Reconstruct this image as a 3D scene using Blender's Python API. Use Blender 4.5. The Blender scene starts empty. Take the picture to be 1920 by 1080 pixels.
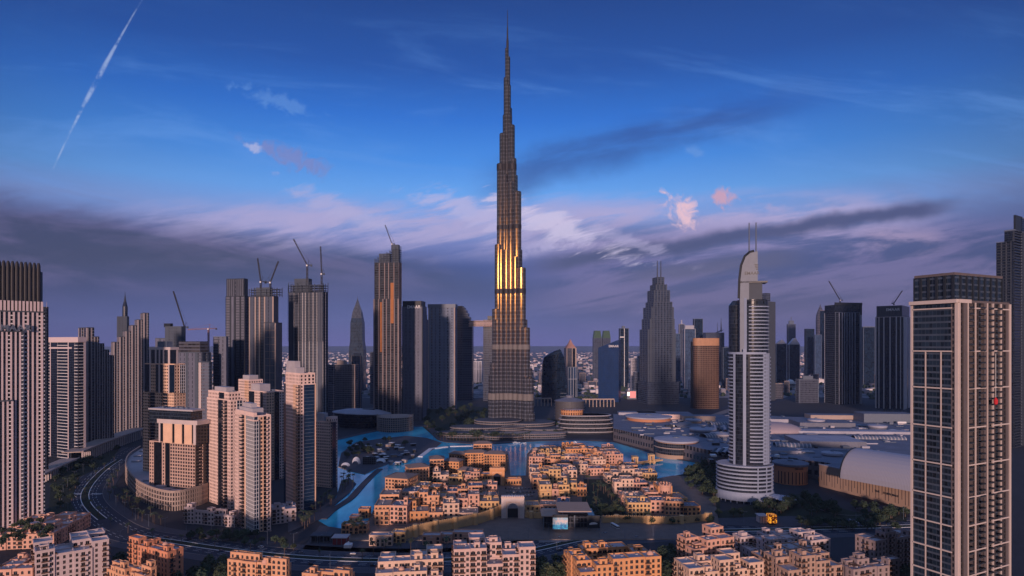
import bpy, math, random
from math import radians as R, sin, cos, pi, sqrt, floor
from mathutils import Vector, Matrix
random.seed(7)
SC = bpy.context.scene
COL = SC.collection
# ------------------------------------------------------------------ camera
F, HY, H = 1150.0, 646.0, 165.0            # focal length in photo pixels, horizon row, camera height
cd = bpy.data.cameras.new('camera'); cam = bpy.data.objects.new('camera', cd); COL.objects.link(cam)
cam.location = (0, 0, H); cam.rotation_euler = (R(90), 0, 0)
cd.sensor_width = 36; cd.lens = F/1920*36; cd.shift_y = (HY-540)/1920
cd.clip_start = 1; cd.clip_end = 120000
SC.camera = cam
# ------------------------------------------------------------------ sun
SUN_AZ, SUN_EL = R(-9), R(6.5)              # behind the camera, a little to the left
sd = bpy.data.lights.new('sun', 'SUN'); sun = bpy.data.objects.new('sun', sd); COL.objects.link(sun)
sd.energy = 3.4; sd.angle = R(3); sd.color = (1.0, 0.68, 0.58)
sv = Vector((sin(SUN_AZ)*cos(SUN_EL), -cos(SUN_AZ)*cos(SUN_EL), sin(SUN_EL)))   # towards the sun
sun.rotation_euler = sv.to_track_quat('Z', 'Y').to_euler()
SC.view_settings.view_transform = 'Standard'; SC.view_settings.look = 'None'
SC.view_settings.exposure = 0; SC.view_settings.gamma = 1
SC.render.engine = 'CYCLES'
cy = SC.cycles
cy.use_denoising = True; cy.max_bounces = 6; cy.diffuse_bounces = 2; cy.glossy_bounces = 3
cy.transparent_max_bounces = 6; cy.volume_bounces = 0; cy.sample_clamp_indirect = 3
try:
    cy.denoising_prefilter = 'ACCURATE'; cy.denoising_input_passes = 'RGB_ALBEDO_NORMAL'
except Exception: pass

def lin(c):
    return tuple(((x/255)/12.92 if x/255 <= .04045 else ((x/255+.055)/1.055)**2.4) for x in c)

# ------------------------------------------------------------------ node maths
class S:
    def __init__(s, nt, sock): s.nt, s.k = nt, sock
    def _m(s, op, *a):
        n = s.nt.nodes.new('ShaderNodeMath'); n.operation = op
        for i, v in enumerate((s,)+a):
            if isinstance(v, S): s.nt.links.new(v.k, n.inputs[i])
            else: n.inputs[i].default_value = v
        return S(s.nt, n.outputs[0])
    def __add__(s, o): return s._m('ADD', o)
    __radd__ = __add__
    def __sub__(s, o): return s._m('SUBTRACT', o)
    def __rsub__(s, o): return (s*-1.0)+o
    def __mul__(s, o): return s._m('MULTIPLY', o)
    __rmul__ = __mul__
    def __truediv__(s, o): return s._m('DIVIDE', o)
    def lt(s, o): return s._m('LESS_THAN', o)
    def gt(s, o): return s._m('GREATER_THAN', o)
    def frac(s): return s._m('FRACT')
    def floor(s): return s._m('FLOOR')
    def abs(s): return s._m('ABSOLUTE')
    def max(s, o): return s._m('MAXIMUM', o)
    def min(s, o): return s._m('MINIMUM', o)
    def pow(s, o): return s._m('POWER', o)
    def ss(s, a, b):                         # smooth step from a to b
        n = s.nt.nodes.new('ShaderNodeMapRange'); n.interpolation_type = 'SMOOTHSTEP'
        s.nt.links.new(s.k, n.inputs[0])
        for i, v in ((1, a), (2, b)):
            if isinstance(v, S): s.nt.links.new(v.k, n.inputs[i])
            else: n.inputs[i].default_value = v
        return S(s.nt, n.outputs[0])
def xyz(nt, x, y, z):
    n = nt.nodes.new('ShaderNodeCombineXYZ')
    for i, v in enumerate((x, y, z)):
        if isinstance(v, S): nt.links.new(v.k, n.inputs[i])
        else: n.inputs[i].default_value = v
    return n.outputs[0]
def noise(nt, vec, scale, detail=4, rough=.55, dist=0):
    n = nt.nodes.new('ShaderNodeTexNoise'); n.inputs['Scale'].default_value = scale
    n.inputs['Detail'].default_value = detail; n.inputs['Roughness'].default_value = rough; n.inputs['Distortion'].default_value = dist
    if vec is not None: nt.links.new(vec, n.inputs['Vector'])
    return S(nt, n.outputs[0])
def mixc(nt, f, a, b, mode='MIX'):
    n = nt.nodes.new('ShaderNodeMix'); n.data_type = 'RGBA'; n.blend_type = mode
    for i, v in ((0, f), (6, a), (7, b)):
        if isinstance(v, S): nt.links.new(v.k, n.inputs[i])
        elif isinstance(v, bpy.types.NodeSocket): nt.links.new(v, n.inputs[i])
        elif i == 0: n.inputs[0].default_value = v
        else: n.inputs[i].default_value = (*v[:3], 1)
    return n.outputs[2]

# ------------------------------------------------------------------ sky (by direction)
W = bpy.data.worlds.new('World'); SC.world = W; W.use_nodes = True
nt = W.node_tree; nt.nodes.clear()
tc = nt.nodes.new('ShaderNodeTexCoord'); sp = nt.nodes.new('ShaderNodeSeparateXYZ'); nt.links.new(tc.outputs['Generated'], sp.inputs[0])
dx, dy, dz = (S(nt, sp.outputs[i]) for i in range(3))
yy = dy.max(0.05)
px = dx/yy*F+960.0; py = HY-dz/yy*F          # bearing and height of the direction, on a flat scale
el = dz._m('ARCSINE')*(180/pi)
rp = nt.nodes.new('ShaderNodeValToRGB'); cr = rp.color_ramp
nt.links.new(((el+2.0)/34.0).k, rp.inputs[0])
stops = [(-2, (88, 92, 146)), (0, (98, 100, 164)), (2.0, (72, 86, 154)), (4.5, (44, 64, 134)), (7.2, (50, 70, 142)), (9.2, (104, 116, 182)),
         (11.5, (128, 156, 222)), (13.5, (98, 160, 236)), (16.5, (62, 136, 226)), (20, (34, 108, 206)), (24, (20, 78, 166)), (30, (13, 56, 130))]
while len(cr.elements) < len(stops): cr.elements.new(.5)
for e, (d, c) in zip(cr.elements, stops): e.position = (d+2)/34; e.color = (*lin(c), 1)
col = rp.outputs[0]
v2 = xyz(nt, px/1000.0, py/1000.0, 0.0)
vs = xyz(nt, px/1000.0, py/150.0+px/900.0, 3.0)       # streaky, rising to the right
vl = xyz(nt, px/1000.0, py/190.0-px/1500.0, 9.0)       # streaky, falling to the right
nA = noise(nt, vs, 2.6, 9, .64, .35); nB = noise(nt, vl, 2.2, 9, .64, .5); nC = noise(nt, v2, 9, 6, .6); nD = noise(nt, xyz(nt, px/1000.0, py/1000.0, 5.0), 26, 5, .65)
# the corners of the sky are deeper
dark = ((px-900.0)/1000.0).abs().pow(2.0)*0.5
col = mixc(nt, dark.min(.62), col, lin((9, 30, 84)))
# faint high veils
veil = nB.ss(.47, .70)*py.ss(-50, 250)*(1.0-py.ss(360, 440))*.38
col = mixc(nt, veil, col, lin((98, 150, 224)))
band = (py-(560.0-px*.275+nC*70.0)).abs()              # dim blue band climbing to the right
col = mixc(nt, (1.0-band.ss(5, 62))*px.ss(860, 1000)*(1.0-px.ss(1300, 1650))*.66*nA.ss(.2, .55), col, lin((32, 62, 138)))
# pale lavender belt over the cloud bank
belt = (1.0-(py-(405.0+nC*40.0-(px-900.0)*.012)).abs().ss(15, 75))*nA.ss(.42, .60)
col = mixc(nt, belt*(1.0-px.ss(1560, 1850))*px.ss(60, 520)*.86, col, lin((176, 164, 208)))
# dark bank on the left
top = 318.0+px*.155+nA*70.0-nC*26.0
bank = py.ss(top, top+70.0)*(1.0-py.ss(470, 600))*(1.0-px.ss(820, 1120))
col = mixc(nt, bank*.94, col, mixc(nt, nB.ss(.4, .6), lin((42, 46, 90)), lin((86, 78, 124))))
# streaks on the right
low = py.ss(395, 450)*(1.0-py.ss(560, 640))*px.ss(900, 1150)
col = mixc(nt, low*.55, col, mixc(nt, nA.ss(.43, .57), lin((60, 64, 118)), lin((128, 112, 162))))
s1 = (1.0-(py-(478.0-(px-1150.0)*.15+nC*34.0-17.0)).abs().ss(3, 24))*px.ss(960, 1080)*(1.0-px.ss(1720, 1830))
col = mixc(nt, s1*(nA.ss(.2, .45))*.95, col, lin((58, 62, 114)))
s2 = (1.0-(py-(500.0-(px-1200.0)*.11+nC*30.0)).abs().ss(4, 26))*px.ss(1120, 1260)*(1.0-px.ss(1440, 1540))
col = mixc(nt, s2*.8, col, lin((76, 74, 118)))
s3 = (1.0-(py-(455.0-(px-1050.0)*.28+nC*40.0-20.0)).abs().ss(2, 22))*px.ss(955, 1000)*(1.0-px.ss(1090, 1170))
col = mixc(nt, s3*.5*nD.ss(.3, .6), col, lin((196, 186, 226)))
warm = (1.0-(py-(430.0+nC*40.0)).abs().ss(5, 34))*px.ss(1590, 1660)*(1.0-px.ss(1730, 1790))
col = mixc(nt, warm*.5*nA.ss(.4, .6), col, lin((168, 144, 178)))
# lavender grey under the right bank
pu = py.ss(500, 580)*px.ss(1000, 1500)*(1.0-py.ss(610, 650))
col = mixc(nt, pu*.55, col, lin((80, 74, 124)))
# small lit puffs
def puff(cx, cyy, rx, ry, c, k, seed, st=1000.0):
    global col
    nn = noise(nt, xyz(nt, px/1000.0, py/st+px/2600.0*(1000.0/st-1.0), seed), 34 if st == 1000.0 else 12, 7, .64, .6)
    d = (((px-cx)/rx).pow(2.0)+((py-cyy-(px-cx)*.35)/ry).pow(2.0)).pow(.5)+(nn-.5)*3.8
    col = mixc(nt, (1.0-d.ss(.15, 1.05))*k, col, lin(c))
puff(1284, 396, 40, 34, (232, 190, 204), .95, 2.0)
puff(1356, 370, 24, 20, (208, 156, 176), .85, 4.0)
puff(1458, 392, 34, 12, (170, 160, 206), .6, 6.0)
puff(540, 294, 80, 22, (120, 128, 190), .75, 8.0)
puff(470, 274, 24, 9, (170, 176, 220), .8, 9.0)
puff(1300, 282, 26, 14, (96, 144, 216), .6, 11.0)
puff(640, 392, 120, 24, (176, 170, 214), .6, 12.0, 260.0)
puff(1050, 428, 150, 34, (206, 194, 226), .85, 13.0, 260.0)
puff(880, 395, 120, 30, (190, 180, 220), .6, 15.0, 260.0)
puff(1190, 455, 110, 16, (176, 166, 208), .5, 16.0, 260.0)
puff(520, 190, 80, 18, (96, 144, 214), .5, 14.0)
# vapour trail
t = (333.0-py)/333.0
xc = 92.0+t*150.0+t.pow(2.0)*24.0
wd = 1.2+nC*3.0+(1.0-(t-.55).abs().ss(.0, .35))*4.0
tr = (1.0-((px-xc).abs()/wd).ss(.2, 1.2))*py.ss(-40, 20)*(1.0-py.ss(325, 338))*nD.ss(.36, .58)*(.3+.75*(1.0-(t-.5).abs().ss(.15, .6)))
col = mixc(nt, tr*.62, col, lin((168, 186, 226)))
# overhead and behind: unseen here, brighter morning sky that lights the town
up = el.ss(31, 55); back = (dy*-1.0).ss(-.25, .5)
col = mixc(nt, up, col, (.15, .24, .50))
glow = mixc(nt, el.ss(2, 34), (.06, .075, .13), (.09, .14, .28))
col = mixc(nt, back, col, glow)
sky = nt.nodes.new('ShaderNodeTexSky'); sky.sky_type = 'NISHITA'; sky.sun_disc = False
sky.sun_elevation = SUN_EL; sky.sun_rotation = pi-SUN_AZ
skc = mixc(nt, 1.0, sky.outputs[0], (.012, .012, .012), 'MULTIPLY')
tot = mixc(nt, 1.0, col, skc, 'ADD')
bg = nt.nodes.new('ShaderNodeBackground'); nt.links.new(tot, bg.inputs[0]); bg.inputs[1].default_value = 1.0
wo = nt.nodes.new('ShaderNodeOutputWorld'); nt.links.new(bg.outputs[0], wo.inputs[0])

# ------------------------------------------------------------------ materials
MATS = {}
def newmat(name):
    m = bpy.data.materials.new(name); m.use_nodes = True
    b = m.node_tree.nodes['Principled BSDF']; MATS[name] = m
    return m, m.node_tree, b
def mat(name, c, rough=.8, metal=0, var=.18, scale=.15, rnd=0, spec=.4, emit=None):
    """plain surface with weathering: a broad stain noise and a fine grain, in metres"""
    if name in MATS: return MATS[name]
    m, nt, b = newmat(name)
    b.inputs['Roughness'].default_value = rough; b.inputs['Metallic'].default_value = metal; b.inputs['Specular IOR Level'].default_value = spec
    g = nt.nodes.new('ShaderNodeNewGeometry')
    n1 = noise(nt, g.outputs['Position'], scale, 5, .6); n2 = noise(nt, g.outputs['Position'], scale*9, 2)
    f = (n1*.7+n2*.3)
    f = (f-.5)*(var*4)+1.0
    if rnd:
        oi = nt.nodes.new('ShaderNodeObjectInfo'); f = f*(S(nt, oi.outputs['Random'])*(2*rnd)+(1-rnd))
    k = mixc(nt, 1.0, c, xyz(nt, f, f, f), 'MULTIPLY')
    nt.links.new(k, b.inputs['Base Color'])
    if emit:
        b.inputs['Emission Color'].default_value = (*emit[:3], 1); b.inputs['Emission Strength'].default_value = emit[3]
    return m
def glass(name, c, rough=.12, spec=.6, metal=0, rnd=.5):
    if name in MATS: return MATS[name]
    m, nt, b = newmat(name)
    oi = nt.nodes.new('ShaderNodeObjectInfo'); g = nt.nodes.new('ShaderNodeNewGeometry')
    n1 = noise(nt, g.outputs['Position'], .35, 3)
    f = (S(nt, oi.outputs['Random'])*(2*rnd)+(1-rnd))*((n1-.5)*1.6+1.0)
    nt.links.new(mixc(nt, 1.0, c, xyz(nt, f, f, f), 'MULTIPLY'), b.inputs['Base Color'])
    b.inputs['Roughness'].default_value = rough; b.inputs['Specular IOR Level'].default_value = spec; b.inputs['Metallic'].default_value = metal
    return m
def facade(name, wall, gl, fh=3.6, bay=1.6, slab=.3, pier=.15, rw=.7, rg=.12, var=.6, metal=0, gmetal=0, stripe=None, lit=0):
    """curtain wall read from uv in metres: spandrels every floor, mullions every bay, each pane its own tint"""
    if name in MATS: return MATS[name]
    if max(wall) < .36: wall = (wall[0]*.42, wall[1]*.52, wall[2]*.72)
    m, nt, b = newmat(name)
    uv = nt.nodes.new('ShaderNodeUVMap'); s = nt.nodes.new('ShaderNodeSeparateXYZ'); nt.links.new(uv.outputs[0], s.inputs[0])
    u, v = S(nt, s.outputs[0]), S(nt, s.outputs[1])
    w = (u/bay).frac().lt(pier).max((v/fh).frac().lt(slab))
    if stripe: w = w.max((u/stripe[0]).frac().lt(stripe[1]))
    wn = nt.nodes.new('ShaderNodeTexWhiteNoise'); nt.links.new(xyz(nt, (u/bay).floor(), (v/fh).floor(), 0.0), wn.inputs['Vector'])
    r = S(nt, wn.outputs['Value'])
    n1 = noise(nt, xyz(nt, u/14.0, v/30.0, 0.0), 1, 4)
    f = (r*(2*var)+(1-var))*((n1-.5)*1.2+1.0)
    g2 = mixc(nt, 1.0, gl, xyz(nt, f, f, f), 'MULTIPLY')
    n2 = (noise(nt, xyz(nt, u/5.0, v/20.0, 2.0), 1, 4)-.5)*.7+1.0
    w2 = mixc(nt, 1.0, wall, xyz(nt, n2, n2, n2), 'MULTIPLY')
    nt.links.new(mixc(nt, w, g2, w2), b.inputs['Base Color'])
    nt.links.new((w*(rw-rg)+rg).k, b.inputs['Roughness'])
    nt.links.new((w*(metal-gmetal)+gmetal).k, b.inputs['Metallic'])
    return m

# ------------------------------------------------------------------ mesh builder
class MB:
    def __init__(s): s.v = []; s.f = []; s.m = []; s.uv = []
    def face(s, pts, m=0, uv=None):
        i = len(s.v); s.v += [tuple(p) for p in pts]; s.f.append(tuple(range(i, i+len(pts)))); s.m.append(m)
        s.uv += uv if uv else [(p[0]+p[1], p[2]) for p in pts]
    def box(s, x0, x1, y0, y1, z0, z1, m=0, mt=None, bottom=False):
        s.prism([(x0, y0), (x1, y0), (x1, y1), (x0, y1)], z0, z1, m, mt, bottom)
    def prism(s, poly, z0, z1, m=0, mt=None, bottom=False, u0=0, cap=True):
        u = u0; n = len(poly)
        for i in range(n):
            a, b = poly[i], poly[(i+1) % n]; L = sqrt((a[0]-b[0])**2+(a[1]-b[1])**2)
            s.face([(a[0], a[1], z0), (b[0], b[1], z0), (b[0], b[1], z1), (a[0], a[1], z1)], m, [(u, z0), (u+L, z0), (u+L, z1), (u, z1)]); u += L
        if cap: s.face([(p[0], p[1], z1) for p in poly], m if mt is None else mt)
        if bottom: s.face([(p[0], p[1], z0) for p in reversed(poly)], m)
    def obox(s, c, d, w, t, z0, z1, m=0):                # box about c along direction d (w long, t thick)
        n = (-d[1], d[0]); a, b = w/2, t/2
        s.prism([(c[0]-d[0]*a-n[0]*b, c[1]-d[1]*a-n[1]*b), (c[0]+d[0]*a-n[0]*b, c[1]+d[1]*a-n[1]*b),
                 (c[0]+d[0]*a+n[0]*b, c[1]+d[1]*a+n[1]*b), (c[0]-d[0]*a+n[0]*b, c[1]-d[1]*a+n[1]*b)], z0, z1, m, bottom=True)
    def loft(s, rings, m=0, capm=None, close=True):       # rings: lists of 3d points
        n = len(rings[0])
        for r0, r1 in zip(rings, rings[1:]):
            u = 0
            for i in range(n if close else n-1):
                j = (i+1) % n; L = (Vector(r0[i])-Vector(r0[j])).length
                s.face([r0[i], r0[j], r1[j], r1[i]], m, [(u, r0[i][2]), (u+L, r0[i][2]), (u+L, r1[j][2]), (u, r1[i][2])]); u += L
        if close: s.face(rings[-1], m if capm is None else capm)
    def lathe(s, prof, n=24, m=0, c=(0, 0), sx=1, sy=1, a0=0, a1=2*pi, capm=None):
        full = abs(a1-a0-2*pi) < 1e-6; k = n if full else n+1
        s.loft([[(c[0]+r*sx*cos(a0+(a1-a0)*i/n), c[1]+r*sy*sin(a0+(a1-a0)*i/n), z) for i in range(k)] for r, z in prof], m, capm, full)
    def tube(s, p, q, r, r2=None, n=6, m=0):
        p, q = Vector(p), Vector(q); d = (q-p).normalized(); a = d.orthogonal().normalized(); b = d.cross(a); r2 = r if r2 is None else r2
        s.loft([[p+(a*cos(2*pi*i/n)+b*sin(2*pi*i/n))*r for i in range(n)], [q+(a*cos(2*pi*i/n)+b*sin(2*pi*i/n))*r2 for i in range(n)]], m)
    def add(s, o, mx=None, moff=0):
        i = len(s.v); s.v += [tuple(mx @ Vector(p)) for p in o.v] if mx else o.v
        s.f += [tuple(k+i for k in f) for f in o.f]; s.m += [k+moff for k in o.m]; s.uv += o.uv
    def mesh(s, name, mats):
        me = bpy.data.meshes.new(name); me.from_pydata(s.v, [], s.f)
        for m in mats: me.materials.append(m)
        me.polygons.foreach_set('material_index', s.m)
        ul = me.uv_layers.new(name='UVMap'); flat = [c for p in s.uv for c in p]
        ul.data.foreach_set('uv', flat); me.update()
        return me
    def build(s, name, mats, parent=None, loc=None, smooth=False):
        if not s.f: return None
        if not isinstance(mats, (list, tuple)): mats = [mats]
        me = s.mesh(name, mats)
        if smooth:
            import bmesh
            q = bmesh.new(); q.from_mesh(me); bmesh.ops.remove_doubles(q, verts=q.verts, dist=.001); q.to_mesh(me); q.free()
            me.polygons.foreach_set('use_smooth', [True]*len(me.polygons)); me.set_sharp_from_angle(angle=R(40))
        o = bpy.data.objects.new(name, me); COL.objects.link(o)
        if parent: o.parent = parent
        if loc: o.location = loc
        return o
def tag(o, label, cat, group=None, kind=None):
    if label: o['label'] = label
    if cat: o['category'] = cat
    if group: o['group'] = group
    if kind: o['kind'] = kind
    return o
def thing(name, label, cat, loc=(0, 0, 0), rz=0, group=None):
    o = bpy.data.objects.new(name, None); COL.objects.link(o); o.location = loc; o.rotation_euler = (0, 0, rz); o.empty_display_size = .5
    return tag(o, label, cat, group)
def kids(o): return [c for c in COL.objects if c.parent == o]
def dup(protokids, root, name, loc, rz, sc=1, label=None, group=None):
    r = root.copy(); COL.objects.link(r); r.location = loc; r.rotation_euler = (0, 0, rz); r.scale = (sc, sc, sc)
    if label: r['label'] = label
    if group: r['group'] = group
    for c in protokids:
        k = c.copy(); COL.objects.link(k); k.parent = r
    return r
def X(px, Y): return (px-960)/F*Y
def Z(py, Y): return H-(py-HY)/F*Y
def G(px, py, z=0):
    Y = F*(H-z)/(py-HY); return (X(px, Y), Y)
def corners(x0, xn, x1, D, th, dep=None):
    """near corner at photo column xn and distance D; the right face runs back at th; lengths of right and left face"""
    th = R(th); xnw = X(xn, D); t1 = (x1-960)/F; t0 = (x0-960)/F
    a = (t1*D-xnw)/(cos(th)-t1*sin(th)); den = sin(th)+t0*cos(th)
    b = dep if dep else (xnw-t0*D)/den
    if a <= 0 or b <= 0: print('BAD CORNERS', x0, xn, x1, a, b)
    return (xnw, D, 0), th, a, b
# ------------------------------------------------------------------ shared materials
M_ASPH = mat('asphalt', (.022, .031, .055), .85, var=.12, scale=.05)
M_PAVE = mat('paving', (.06, .062, .082), .85, var=.16, scale=.08)
M_PAVE2 = mat('pale_paving', (.20, .185, .19), .85, var=.14, scale=.2)
M_KERB = mat('kerb_white', (.78, .78, .80), .7, var=.06)
M_GRASS = mat('lawn', (.016, .026, .015), .95, var=.3, scale=.3)
M_SOIL = mat('town_ground', (.03, .032, .042), .95, var=.3, scale=.02)
M_LEAF = mat('leaf', (.042, .066, .038), .8, var=.3, scale=.4, rnd=.35)
M_LEAF2 = mat('leaf_olive', (.068, .082, .042), .8, var=.3, scale=.4, rnd=.35)
M_BARK = mat('bark', (.13, .09, .07), .9)
M_ROOF = mat('roof_screed', (0.149, 0.183, 0.247), .9, var=.25, scale=.3)
M_ROOFL = mat('roof_pale', (.42, .39, .42), .85, var=.16, scale=.12)
M_ROOFD = mat('roof_dark', (0.059, 0.073, 0.099), .85, var=.25, scale=.2)
M_WHITE = mat('white_paint', (.74, .72, .73), .6, var=.08, scale=.4)
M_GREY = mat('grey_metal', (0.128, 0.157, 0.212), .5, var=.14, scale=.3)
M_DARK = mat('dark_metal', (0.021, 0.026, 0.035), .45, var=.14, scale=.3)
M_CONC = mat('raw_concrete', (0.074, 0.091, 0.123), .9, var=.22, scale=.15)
M_CREAM = mat('cream_cladding', (.55, .46, .45), .7, var=.10, scale=.08)
M_PINK = mat('pink_render', (.78, .57, .50), .8, var=.16, scale=.12)
M_PEACH = mat('peach_render', (.76, .49, .34), .8, var=.16, scale=.12)
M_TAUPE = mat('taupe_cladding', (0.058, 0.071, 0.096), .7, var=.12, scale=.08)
M_STONE = mat('beige_stone', (.40, .31, .27), .75, var=.12, scale=.1)
M_SILVER = mat('silver_panel', (.50, .50, .56), .4, metal=.3, var=.1, scale=.3)
M_GL = glass('window_glass', (.014, .018, .028), .15)
M_GLB = glass('blue_glass', (.012, .03, .07), .12)
M_FRAME = mat('window_frame', (.24, .19, .17), .6)
M_CRANE = mat('crane_paint', (.03, .03, .04), .6)
M_WOOD = mat('brown_timber', (.13, .07, .045), .8)
M_TURQ = mat('turquoise_tile', (.05, .30, .40), .5)
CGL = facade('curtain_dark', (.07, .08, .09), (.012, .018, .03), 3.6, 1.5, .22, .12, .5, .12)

# ------------------------------------------------------------------ windows and balconies as things of their own
_im = {}
def item_mb(kind, w, h, simple=False):
    o = MB()
    if kind == 'balcony':
        o.box(-w/2, w/2, -1.35, .1, 0, .28, 0, bottom=True)
        if not simple:
            o.box(-w/2, w/2, -1.35, -1.27, .28, 1.15, 1)
            o.box(-w/2, -w/2+.08, -1.27, .05, .28, 1.15, 1); o.box(w/2-.08, w/2, -1.27, .05, .28, 1.15, 1)
        else:
            o.face([(-w/2, -1.35, .28), (w/2, -1.35, .28), (w/2, -1.35, 1.15), (-w/2, -1.35, 1.15)], 1)
        return o
    o.face([(-w/2, 0, 0), (w/2, 0, 0), (w/2, 0, h), (-w/2, 0, h)], 0)
    if simple:
        o.face([(-.06, -.05, 0), (.06, -.05, 0), (.06, -.05, h), (-.06, -.05, h)], 1)
    else:
        f = .09
        for x0, x1, z0, z1 in ((-w/2, -w/2+f, 0, h), (w/2-f, w/2, 0, h), (-w/2+f, w/2-f, 0, f), (-w/2+f, w/2-f, h-f, h), (-.05, .05, f, h-f)):
            o.box(x0, x1, -.07, -.003, z0, z1, 1)
        o.box(-w/2+f, -.05, -.06, -.003, h*.68, h*.68+.07, 1); o.box(.05, w/2-f, -.06, -.003, h*.68, h*.68+.07, 1)
    return o
def emit(root, items, mats, limit=100, simple=False, names=None):
    """items: (kind, x, y, z, angle, w, h) in the root's frame; the nearest facing ones are objects, the rest one part"""
    if not items: return
    Mx = Matrix.Translation(root.location) @ Matrix.Rotation(root.rotation_euler.z, 4, 'Z'); cp = Vector((0, 0, H))
    bykind = {}
    for it in items: bykind.setdefault(it[0], []).append(it)
    for kind, L in bykind.items():
        def key(it):
            p = Mx @ Vector(it[1:4]); ang = it[4]+root.rotation_euler.z; n = Vector((sin(ang), -cos(ang), 0))
            return (0 if n.dot(cp-p) > 0 else 1, (p-cp).length)
        L.sort(key=key); ms = mats[kind]; nm = (names or {}).get(kind, kind)
        for it in L[:limit]:
            k = (kind, round(it[5], 2), round(it[6], 2), simple, tuple(m.name for m in ms))
            if k not in _im: _im[k] = item_mb(kind, it[5], it[6], simple).mesh(nm, ms)
            o = bpy.data.objects.new(nm, _im[k]); COL.objects.link(o); o.parent = root
            o.location = it[1:4]; o.rotation_euler = (0, 0, it[4])
        rest = L[limit:]
        if rest:
            mb = MB()
            for it in rest:
                mb.add(item_mb(kind, it[5], it[6], True), Matrix.Translation(it[1:4]) @ Matrix.Rotation(it[4], 4, 'Z'))
            tag(mb.build(nm, ms, root), None, None, kind='stuff')
def wall_grid(mb, items, p0, p1, z0, z1, nb, nf, ww, wh, dep=.3, m=0, kind='window', arch=None, skip=None, bal=None, sillf=.45, mcell=None):
    dx_, dy_ = p1[0]-p0[0], p1[1]-p0[1]; L = sqrt(dx_*dx_+dy_*dy_); d = (dx_/L, dy_/L); n = (d[1], -d[0]); ang = math.atan2(d[1], d[0])
    cw = L/nb; fh = (z1-z0)/nf; ww = min(ww, cw*.86); wh = min(wh, fh*.86)
    P = lambda s, z, o=0: (p0[0]+d[0]*s-n[0]*o, p0[1]+d[1]*s-n[1]*o, z)
    def q(s0, s1, za, zb, mm=m):
        if s1-s0 > 1e-4 and zb-za > 1e-4: mb.face([P(s0, za), P(s1, za), P(s1, zb), P(s0, zb)], mm, [(s0, za), (s1, za), (s1, zb), (s0, zb)])
    zp = z0
    for j in range(nf):
        a = z0+fh*j+(fh-wh)*sillf; b = a+wh
        cols = [i for i in range(nb) if not (skip and skip(i, j))]
        if not cols: continue
        q(0, L, zp, a); zp = b; s = 0
        for i in cols:
            c = cw*(i+.5); w = ww*1.5 if (bal and i in bal) else ww; w = min(w, cw*.9); l, r = c-w/2, c+w/2
            q(s, l, a, b); s = r
            for A, B_ in (((l, a), (l, b)), ((l, b), (r, b)), ((r, b), (r, a)), ((r, a), (l, a))):
                mb.face([P(*A), P(*B_), P(*B_, dep), P(*A, dep)], m)
            if arch and arch(i, j):
                k = 5; ah = min(w/2, wh*.45)
                for sg in (-1, 1):
                    pts = [P(c+sg*w/2, b)]+[P(c+sg*w/2*cos(t*pi/2/k), b-ah+ah*sin(t*pi/2/k)) for t in range(k+1)]
                    mb.face(pts if sg > 0 else pts[::-1], m)
            x, y, _ = P(c, 0, dep-.01); items.append((kind, x, y, a, ang, w, wh))
            if bal and i in bal and j > 0:
                x, y, _ = P(c, 0, 0); items.append(('balcony', x, y, z0+fh*j-.1, ang, w+1.0, 1))
        q(s, L, a, b)
    q(0, L, zp, z1)

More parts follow.
